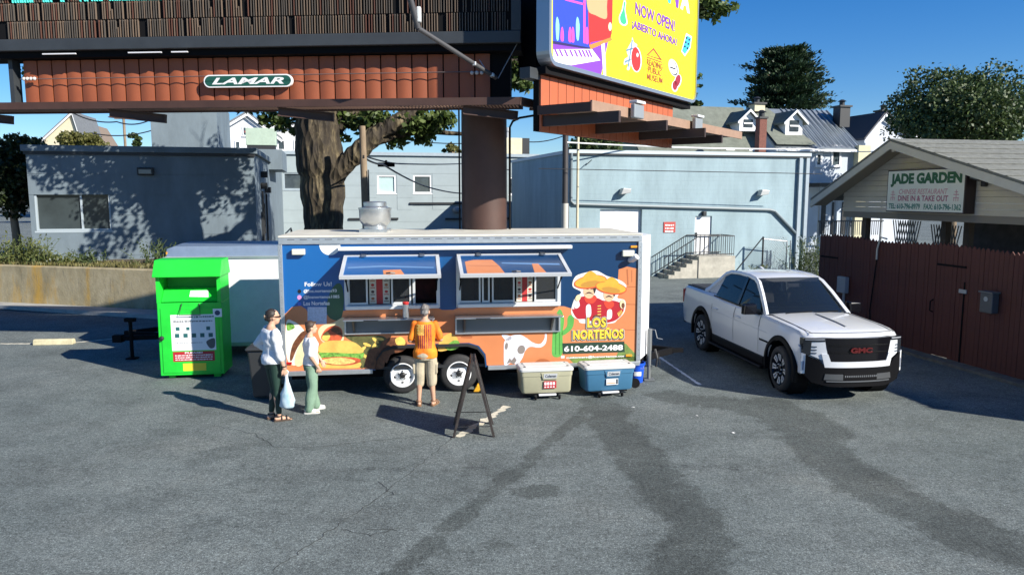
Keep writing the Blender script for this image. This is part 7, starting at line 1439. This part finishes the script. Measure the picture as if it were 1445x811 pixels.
gable('gable_house', 'distant house with pointed yellow gable at the far left', 62, 108, 97, 159, 196, 85, -1, M('far straw', (.55, .50, .36), .7), M('grey slates', ()), win=[(90, 94, 185, 193)])
gable('gable_house', 'distant brown roofed house beside the pointed yellow gable', 104, 134, 122, 176, 196, 100, -1, M('far straw', ()), M('brown roof', (.22, .17, .13), .85))
t3 = gable('gable_house', 'white gabled house with dark roof edge between the row houses and the big tree', 1222, 1300, 1248, 162, 190, 58, -1, M('far white', (.50, .54, .60), .7), M('dark slates', (.05, .05, .06), .8)); chimney(t3, 1246, 185, 158, 59, .8, dark)
# ------------------------------------------------------------------ poles and wires
UP = thing('utility_pole', 'weathered wooden utility pole in front of the pale sided building', 'pole', tuple(V(*atY(512, 178, 21.2)[:2], 0)))
q = atY(513, 178, 21.2); wood = M('pole wood', (.24, .18, .12), .9, var=.3, scale=6, stretch=(1, 1, .15), bump=.4)
mb = MB(); mb.tube([(q.x + .06, 21.2, -.3), (q.x, 21.2, 3), (q.x - .04, 21.2, q.z)], [.12, .105, .09], 12); mb.build('shaft', wood, UP, smooth=True)
mb = MB(); mb.tube([(q.x + .12, 21.12, q.z - 1.2), (q.x + .12, 21.12, q.z - 3)], .02, 6); mb.build('ground_conduit', dark, UP)
def wire(label, pts, r, sag=.3, cat='wire', m_=None):
    mb = MB(); P3 = []
    for a, b in zip(pts[:-1], pts[1:]):
        a, b = Vector(a), Vector(b)
        for k in range(12): f = k / 12; P3.append(a.lerp(b, f) - V(0, 0, sag * 4 * f * (1 - f)))
    P3.append(Vector(pts[-1])); mb.tube(P3, r, 5); o = mb.build('overhead_wire', m_ or dark); return tag(o, label, cat)
wire('black service cable drooping from the wooden pole towards the brown column', [atY(513, 222, 21.1), atY(540, 232, 23), atY(600, 263, 30), atY(652, 273, 36)], .03, .05)
wire('thin black cable running level from the wooden pole past the column', [atY(513, 220, 21.1), atY(560, 231, 26), atY(652, 231, 38), atY(720, 240, 40)], .025, .03)
b_ = atY(545, 232.5, 24); SBx = thing('cable_splice', 'black cable splice case hanging on the overhead cable', 'cable box', tuple(b_)); mb = MB(); mb.tube([b_ + V(-.26, 0, 0), b_ + V(.26, 0, 0)], [.07, .07], 10); mb.build('case', blk, SBx); mb = MB(); mb.box(b_ + V(0, 0, .09), (.06, .05, .1)); mb.build('hanger', dark, SBx)
wire('pale wire crossing in front of the warehouse wall high up', [atY(760, 238, 33), atY(1160, 245.5, 36)], .018, .0)
wire('white wire running above the warehouse roof to the houses', [atY(800, 201, 33.5), atY(1140, 210, 42), atY(1250, 213, 47)], .03, .1, m_=white)
wire('thin dark wire sagging across the sky at the far left', [atY(100, 158, 60), atY(165, 172, 60), atY(215, 168, 60)], .05, .3)
wire('lower thin dark wire across the sky at the far left', [atY(130, 188, 60), atY(215, 184, 60)], .045, .3)
wire('thin wire across the sky right of the sycamore leaves', [atY(560, 195, 60), atY(720, 196, 60), atY(800, 190, 60)], .04, .4)
q = atY(798, 195, 33.6); g_ = V(q.x, 33.6, -.3); DP = thing('steel_post', 'dark steel post with a pale sleeve at the warehouse corner', 'pole', tuple(g_))
mb = MB(); mb.tube([g_, V(q.x, 33.6, q.z + .3)], .13, 12); mb.build('shaft', M('post dark', (.05, .045, .045), .5), DP, smooth=True); mb = MB(); s0 = atY(797, 330, 33.6).z; s1 = atY(797, 287, 33.6).z; mb.tube([V(q.x, 33.6, s0), V(q.x, 33.6, s1)], .155, 12); mb.build('sleeve', M('sleeve pale', ()), DP, smooth=True)
for i, (px_, pyt, Y) in enumerate(((174, 160, 75), (888, 168, 90))):
    q = atY(px_, pyt, Y); t = thing('utility_pole', ['slender distant utility pole at the far left beyond the slate building', 'slender distant utility pole right of the brown column'][i], 'pole', (q.x, Y, -.3))
    if i == 1: q = atY(848 - 5, 190, Y); t.location = (q.x, Y, -.3)
    mb = MB(); mb.tube([(q.x, Y, -.3), (q.x, Y, q.z)], .13, 8); mb.build('shaft', wood, t); mb = MB(); mb.box((q.x, Y, q.z - .5), (1.8, .1, .12)); mb.build('cross_arm', wood, t)
q = atY(812, 178, 34.5); t = thing('vent_post', 'slim cream post rising beside the warehouse roof edge', 'post', (q.x, 35.2, -.3)); mb = MB(); mb.tube([(q.x + .12, 34.4, -.3), (q.x + .12, 34.4, q.z)], .06, 8); mb.build('shaft', cream, t); mb = MB(); mb.lathe([(.09, 0), (.05, .1)], (q.x + .12, 34.4, q.z)); mb.build('cap', cream, t)
# ------------------------------------------------------------------ trees
def blob_points(blobs, n, seed, shell=.55):
    """leaf positions spread through lumpy clumps, thicker towards each clump's outside"""
    g = np.random.default_rng(seed); vol = np.array([b[3] * b[4] * b[5] for b in blobs]); pick = g.choice(len(blobs), n, p=vol / vol.sum()); B = np.array(blobs)[pick]
    d = g.normal(size=(n, 3)); d /= np.linalg.norm(d, axis=1)[:, None]; r = shell + (1 - shell) * g.random(n) ** .6; r *= 1 + .25 * g.normal(size=n) * .6
    return B[:, :3] + d * r[:, None] * B[:, 3:6]
def clumps(c, rad, n, seed, size=(.5, 1.0)):
    g = np.random.default_rng(seed); out = []
    while len(out) < n:
        d = g.normal(size=3); d /= np.linalg.norm(d); r = g.random() ** .45; p = np.array(c) + d * r * np.array(rad); s_ = g.uniform(*size); out.append((*p, s_, s_, s_ * .75))
    return out
def grow(mb, p, d, ln, r, depth, tips, rg, spread=.6, up=.15):
    pts = [p]; rs = [r]; q = Vector(p); dd = Vector(d).normalized()
    for k in range(4): dd = (dd + V(rg.uniform(-.15, .15), rg.uniform(-.15, .15), rg.uniform(-.08, .12))).normalized(); q = q + dd * ln / 4; pts.append(q.copy()); rs.append(r * (1 - .12 * (k + 1)))
    mb.tube(pts, rs, 8 if r > .08 else 5)
    if depth == 0: tips.append(q); return
    for k in range(rg.choice((2, 3))):
        nd = (dd + V(rg.gauss(0, spread), rg.gauss(0, spread), rg.gauss(up, spread * .6))).normalized(); grow(mb, q, nd, ln * rg.uniform(.6, .8), rs[-1] * .75, depth - 1, tips, rg, spread, up)
def bark_mat():
    m = bpy.data.materials.new('sycamore bark'); m.use_nodes = True; n = m.node_tree; Lk = n.links; b = n.nodes['Principled BSDF']; tc = n.nodes.new('ShaderNodeTexCoord'); mp = n.nodes.new('ShaderNodeMapping'); mp.inputs['Scale'].default_value = (1.2, 1.2, .35); Lk.new(tc.outputs['Object'], mp.inputs[0])
    t = n.nodes.new('ShaderNodeTexNoise'); t.inputs['Scale'].default_value = 3.2; t.inputs['Detail'].default_value = 9; t.inputs['Roughness'].default_value = .72; Lk.new(mp.outputs[0], t.inputs[0]); r = n.nodes.new('ShaderNodeValToRGB'); e = r.color_ramp.elements; e.new(.5); e.new(.58)
    for k, (p, c) in enumerate(((.42, (.022, .016, .010)), (.54, (.055, .042, .024)), (.62, (.14, .11, .06)), (.78, (.36, .30, .19)))): e[k].position = p; e[k].color = (*c, 1)
    Lk.new(t.outputs[0], r.inputs[0]); Lk.new(r.outputs[0], b.inputs['Base Color']); b.inputs['Roughness'].default_value = .85
    v = n.nodes.new('ShaderNodeTexVoronoi'); v.inputs['Scale'].default_value = 6; Lk.new(mp.outputs[0], v.inputs[0]); bp = n.nodes.new('ShaderNodeBump'); bp.inputs['Strength'].default_value = 1.; bp.inputs['Distance'].default_value = .09; Lk.new(v.outputs[0], bp.inputs['Height']); Lk.new(bp.outputs[0], b.inputs['Normal']); return m
bark = bark_mat(); TY = 22.6
tx = atY(455, 300, TY).x; SY = thing('sycamore_tree', 'big sycamore with mottled trunk and spreading limbs behind the food trailer', 'tree', (tx, TY, 0))
mb = MB(); rg = random.Random(11); tips = []
def tpt(px_, py_, dy=0): return atY(px_, py_, TY + dy)
def noisy(mb, pts, rs, n=16, amp=.07):
    P3, R3 = [], []
    for i in range(len(pts) - 1):
        for k in range(5): f = k / 5; P3.append(Vector(pts[i]).lerp(Vector(pts[i + 1]), f)); R3.append((rs[i] * (1 - f) + rs[i + 1] * f) * (1 + rg.uniform(-amp, amp)))
    P3.append(Vector(pts[-1])); R3.append(rs[-1]); mb.tube(P3, R3, n)
s_ = TY / 1060
noisy(mb, [V(tx + .05, TY, -.1), tpt(456, 400), tpt(457, 320), tpt(455, 250), tpt(449, 200), tpt(446, 150), tpt(440, 80), tpt(430, 0)], [.95, .68, .60, .66, .70, .62, .5, .4])
noisy(mb, [tpt(455, 262), tpt(478, 240, -.2), tpt(505, 215, -.3), tpt(535, 185, -.2), tpt(575, 165, 0), tpt(620, 130, .3), tpt(680, 80, .6)], [.40, .33, .28, .25, .22, .17, .12], 14, .13)
noisy(mb, [tpt(520, 200, -.2), tpt(560, 190, .3), tpt(600, 186, .6)], [.22, .12, .05], 8)
noisy(mb, [tpt(450, 205), tpt(480, 170, .3), tpt(520, 158, .6), tpt(560, 120, 1.0)], [.36, .28, .22, .15], 10)
noisy(mb, [tpt(447, 160), tpt(410, 120, 0), tpt(330, 70, .5), tpt(240, 10, 1)], [.4, .32, .22, .12], 10)
noisy(mb, [tpt(440, 80), tpt(500, 20, .5), tpt(580, -60, 1)], [.4, .28, .15], 10)
noisy(mb, [tpt(436, 60), tpt(380, -40, .6), tpt(340, -120, 1)], [.4, .28, .15], 10)
for px_, py_, dy, dx_, dz_ in ((620, 130, .3, 1, .2), (600, 186, .6, 1, -.1), (560, 120, 1, .7, .6), (680, 80, .6, 1, .3), (240, 10, 1, -1, .4), (330, 70, .5, -.8, .2), (580, -60, 1, .5, .8), (340, -120, 1, -.4, 1)): grow(mb, tpt(px_, py_, dy), (dx_, .4, dz_), 1.5, .09, 2, tips, rg, .7, .1)
mb.build('trunk', bark, SY, smooth=True, angle=180)
lm = leafmat('sycamore leaf', (.045, .080, .018), (.13, .18, .045))
def pb(px_, py_, dy, r): p = tpt(px_, py_, dy); return (p.x, p.y, p.z, r, r, r * .7)
low = [pb(510, 172, .2, .45), pb(545, 178, .4, .5), pb(580, 172, .2, .55), pb(605, 176, .4, .5), pb(625, 168, .2, .45), pb(560, 196, .5, .4), pb(598, 194, .6, .35), pb(530, 165, -.2, .4), pb(490, 168, .3, .4), pb(470, 165, .2, .35), pb(486, 195, .2, .22),
       pb(400, 172, .2, .35), pb(380, 166, .5, .35), pb(412, 185, .0, .2), pb(425, 168, .4, .3)]
mid2 = [pb(735, 75, 1.2, .42), pb(745, 98, 1.0, .4), pb(728, 115, 1.2, .38), pb(742, 122, .9, .25), pb(722, 90, 1.2, .4), pb(752, 85, 1., .28)]
far_ = [pb(1000, 4, 3, .5), pb(1020, 14, 3, .35), pb(1034, 10, 3.2, .28), pb(1008, 24, 3.2, .3), pb(990, 15, 3.5, .45), pb(985, 108, 4.5, .22), pb(982, 122, 4.5, .2), pb(960, -20, 3, .8)]
top = [b for b in clumps((tx - 2.8, TY + .8, 8.6), (8.8, 2.6, 2.9), 150, 5, (.40, .85)) if b[2] > 6.6] + clumps((tx + 5.5, TY + 2.5, 10.6), (4.5, 2.5, 2.2), 40, 6, (.5, 1.0))
leaves('leaf_cluster', np.concatenate([blob_points(low, 3000, 1, .2), blob_points(mid2, 1500, 2, .2), blob_points(far_, 1500, 3, .2)]), .20, lm, SY, 1)
leaves('crown', blob_points(top, 21000, 4, .35), .21, lm, SY, 2)
# limb carrying the leaves that show right of the far board
mb = MB(); noisy(mb, [tpt(680, 80, .6), tpt(740, 90, 1.1), tpt(850, 40, 2), tpt(960, 10, 3), tpt(1030, 12, 3.1)], [.15, .12, .10, .06, .03], 8); noisy(mb, [tpt(850, 40, 2), tpt(930, 80, 3.5), tpt(984, 112, 4.5)], [.08, .05, .02], 6); mb.build('limb', bark, SY, smooth=True, angle=180)
def tree(name, label, px_, pyt, pyb, halfpx, Y, mats, kind, seed, zb_=0., leaf=.25, nl=9000, cl=70, trunkr=.3, group=None):
    c = atY(px_, (pyt + pyb) / 2, Y); top_ = atY(px_, pyt, Y).z; bot = atY(px_, pyb, Y).z; hw = halfpx * Y / 1060; t = thing(name, label, 'tree', (c.x, Y, zb_), 0, group); mb = MB(); rg_ = random.Random(seed); tp_ = []
    if kind == 'pine':
        mb.tube([(c.x, Y, zb_), (c.x, Y, top_ - .5)], [trunkr, .06], 8); pts, dr = [], []; g = np.random.default_rng(seed); nz = 15
        for i in range(nz):
            f = i / (nz - 1); z = bot + (top_ - bot) * f; rad = hw * (1.0 - .52 * f ** 2.2) * (.9 + .2 * g.random()) * (1 if f > .06 else .8) * (1.0 if i % 2 else .78); nb_ = 10
            for k in range(nb_):
                a = 2 * math.pi * (k + g.random()) / nb_; rr = rad * g.uniform(.6, 1.08); e = np.array((c.x + math.cos(a) * rr, Y + math.sin(a) * rr, z + rr * .20 + g.normal() * .2)); st = np.array((c.x, Y, z - .2)); mb.tube([V(*st), V(*e)], [.07, .02], 4, cap=False)
                m_ = int(nl / (nz * nb_)); ff = .25 + .75 * g.random(m_) ** .7; q = st + (e - st) * ff[:, None] + g.normal(size=(m_, 3)) * np.array((.34, .34, .09)); pts.append(q); dr.append(np.tile((e - st) / np.linalg.norm(e - st) + (0, 0, .3), (m_, 1)))
        mb.build('trunk', wood, t); leaves('crown', np.concatenate(pts), leaf, mats, t, seed, asp=.45, dirs=np.concatenate(dr)); return t
    bl = clumps((c.x, Y, c.z), (hw * .82, hw * .8, (top_ - bot) * .42), cl, seed, (hw * .13, hw * .30)); ft = V(c.x, Y, max(zb_ + .5, bot + .1))
    mb.tube([V(c.x + .1, Y, zb_), ft, V(c.x, Y, c.z)], [trunkr, trunkr * .8, trunkr * .4], 10)
    for b_ in bl[::4]: e = V(*b_[:3]); mb.tube([ft.lerp(V(c.x, Y, c.z), rg_.random() * .8), ft.lerp(e, .6) + V(0, 0, .2), e], [trunkr * .4, trunkr * .22, .02], 5, cap=False)
    mb.build('trunk', wood, t, smooth=True, angle=180); leaves('crown', blob_points(bl, nl, seed, .5), leaf, mats, t, seed); return t
tree('pine_tree', 'dark broad pine standing behind the dormered row houses', 1106, 76, 162, 64, 66, leafmat('pine needle', (.014, .036, .016), (.035, .070, .028), .15), 'pine', 21, leaf=.34, nl=24000)
tree('leafy_tree', 'large rounded green tree behind the restaurant roof', 1352, 88, 240, 104, 45, leafmat('green leaf', (.022, .046, .012), (.085, .125, .035), .2), 'round', 22, leaf=.21, nl=42000, cl=170)
tree('leafy_tree', 'dark shaded tree at the left end of the slate building', 14, 168, 310, 66, 27.5, leafmat('dark leaf', (.018, .034, .010), (.045, .065, .018), .3), 'round', 23, 1.1, leaf=.16, nl=14000, cl=70, trunkr=.16)
tree('leafy_tree', 'green tree rising behind the warehouse under the orange apron', 845, 180, 235, 52, 48, leafmat('green leaf', ()) if 0 else _m['green leaf'], 'round', 24, leaf=.3, nl=6000, cl=50)
tree('leafy_tree', 'small distant tree beyond the left roofs near the slim pole', 191, 185, 215, 12, 70, _m['green leaf'], 'round', 25, leaf=.3, nl=1500, cl=20)
tree('leafy_tree', 'low yellowish tree in front of the distant gabled houses', 120, 188, 215, 40, 66, leafmat('yellow leaf', (.08, .09, .02), (.19, .18, .05), .35), 'round', 26, leaf=.3, nl=4000, cl=40)
tree('leafy_tree', 'distant tree peeking left of the brown column', 638, 196, 232, 15, 66, _m['yellow leaf'], 'round', 27, leaf=.25, nl=2000, cl=24)
tree('leafy_tree', 'tall distant tree behind the yellow poster end', 978, 118, 190, 14, 58, _m['green leaf'], 'round', 28, leaf=.28, nl=1600, cl=20)
# shrubs, weeds
def weeds(label, px_, py_, z, Y, w, h, n, mat_, seed, name='weed_clump', cat='plant'):
    g = np.random.default_rng(seed); p = atY(px_, py_, Y); t = thing(name, label, cat, (p.x, Y, z)); mb = MB(); pts = []; dr = []
    for i in range(n):
        b = V(p.x + g.uniform(-w, w), Y + g.uniform(-.4, .4), z - .05); hh = h * g.uniform(.5, 1.1); d = V(g.normal() * .35, g.normal() * .3, 1).normalized(); e = b + d * hh + V(g.normal() * .1, 0, 0); mb.tube([b, b.lerp(e, .6), e + V(d.x * .15, d.y * .15, -.05)], [.012, .009, .004], 4, cap=False)
        for k in range(14): f = g.uniform(.15, 1); q = b.lerp(e, f); pts.append((q.x + g.normal() * .07, q.y + g.normal() * .07, q.z + g.normal() * .04))
    mb.build('stems', M('stem green', (.10, .13, .04), .8), t); leaves('leaves', pts, .13, mat_, t, seed, asp=.4); return t
wm = leafmat('weed leaf', (.05, .08, .015), (.19, .20, .06), .4); wm2 = leafmat('weed dark', (.025, .05, .018), (.07, .10, .03), .35)
weeds('thick pale green weeds on the bed at the far left of the wall', 22, 372, 1.28, 24.9, 1.3, 1.0, 90, wm, 31)
weeds('low grassy weeds on the bed left of the wide window', 70, 372, 1.28, 24.6, .7, .45, 30, wm, 35)
weeds('dark leafy weed on the bed below the slate building', 131, 372, 1.28, 24.6, .35, .55, 22, wm2, 32)
weeds('tall weeds on the bed near the cargo trailer roof', 222, 370, 1.25, 24.2, .45, 1.0, 24, wm2, 33)
weeds('green weeds at the foot of the warehouse corner by the chain link fence', 1150, 382, -.34, 36.5, 1.0, 2.0, 80, wm2, 34)
weeds('small yellow green shrub beside the chain link post', 1070, 375, -.34, 36.0, .25, .7, 16, wm, 36)
sh = thing('white_basin', 'upturned pale basin lying on the planting bed', 'basin', tuple(V(*atY(65, 366, 25.4)))); q = atY(65, 366, 25.4); mb = MB(); mb.lathe([(.48, 0), (.46, .14), (.42, .18), (.3, .19)], (q.x, q.y, 1.26), (0, 0, 1), 24); mb.build('shell', M('basin pale', (.45, .50, .48), .5), sh, smooth=True); mb = MB(); mb.lathe([(.50, 0), (.50, .03)], (q.x, q.y, 1.255), (0, 0, 1), 24); mb.build('rim', M('basin pale', ()), sh)
# grass fringe on the bed
g = np.random.default_rng(9); n = 3500; f = g.random(n); base = np.array(wl)[None] + (np.array(wr) - np.array(wl))[None] * f[:, None] - np.array(n_ if 0 else (GV.x * -1, GV.y * -1, 0))[None] * g.uniform(.35, 2.0, n)[:, None]
base[:, 2] = 1.33; tag(leaves('grass', base, .16, leafmat('dry grass', (.10, .10, .03), (.26, .23, .09), .3), None, 9, asp=.18, dirs=np.tile((0, 0, 1.), (n, 1))), 'dry grass fringe along the top of the retaining wall', 'grass', kind='stuff')

# scraps of paper on the asphalt
for i, (x, y) in enumerate(((893, 575), (983, 587), (1034, 611))):
    q = atZ(x, y); mb = MB(); r = random.Random(i); n = 7; mb.add([q + V(.03 * math.cos(k * 2 * math.pi / n) * r.uniform(.5, 1.3), .02 * math.sin(k * 2 * math.pi / n) * r.uniform(.5, 1.3), .006 + r.uniform(0, .012)) for k in range(n)] + [q + V(0, 0, .02)], [(k, (k + 1) % n, n) for k in range(n)])
    tag(mb.build('paper_scrap', M('scrap white', (.7, .7, .68), .8)), 'small crumpled scrap of white paper on the asphalt', 'litter', 'paper scraps on the asphalt')
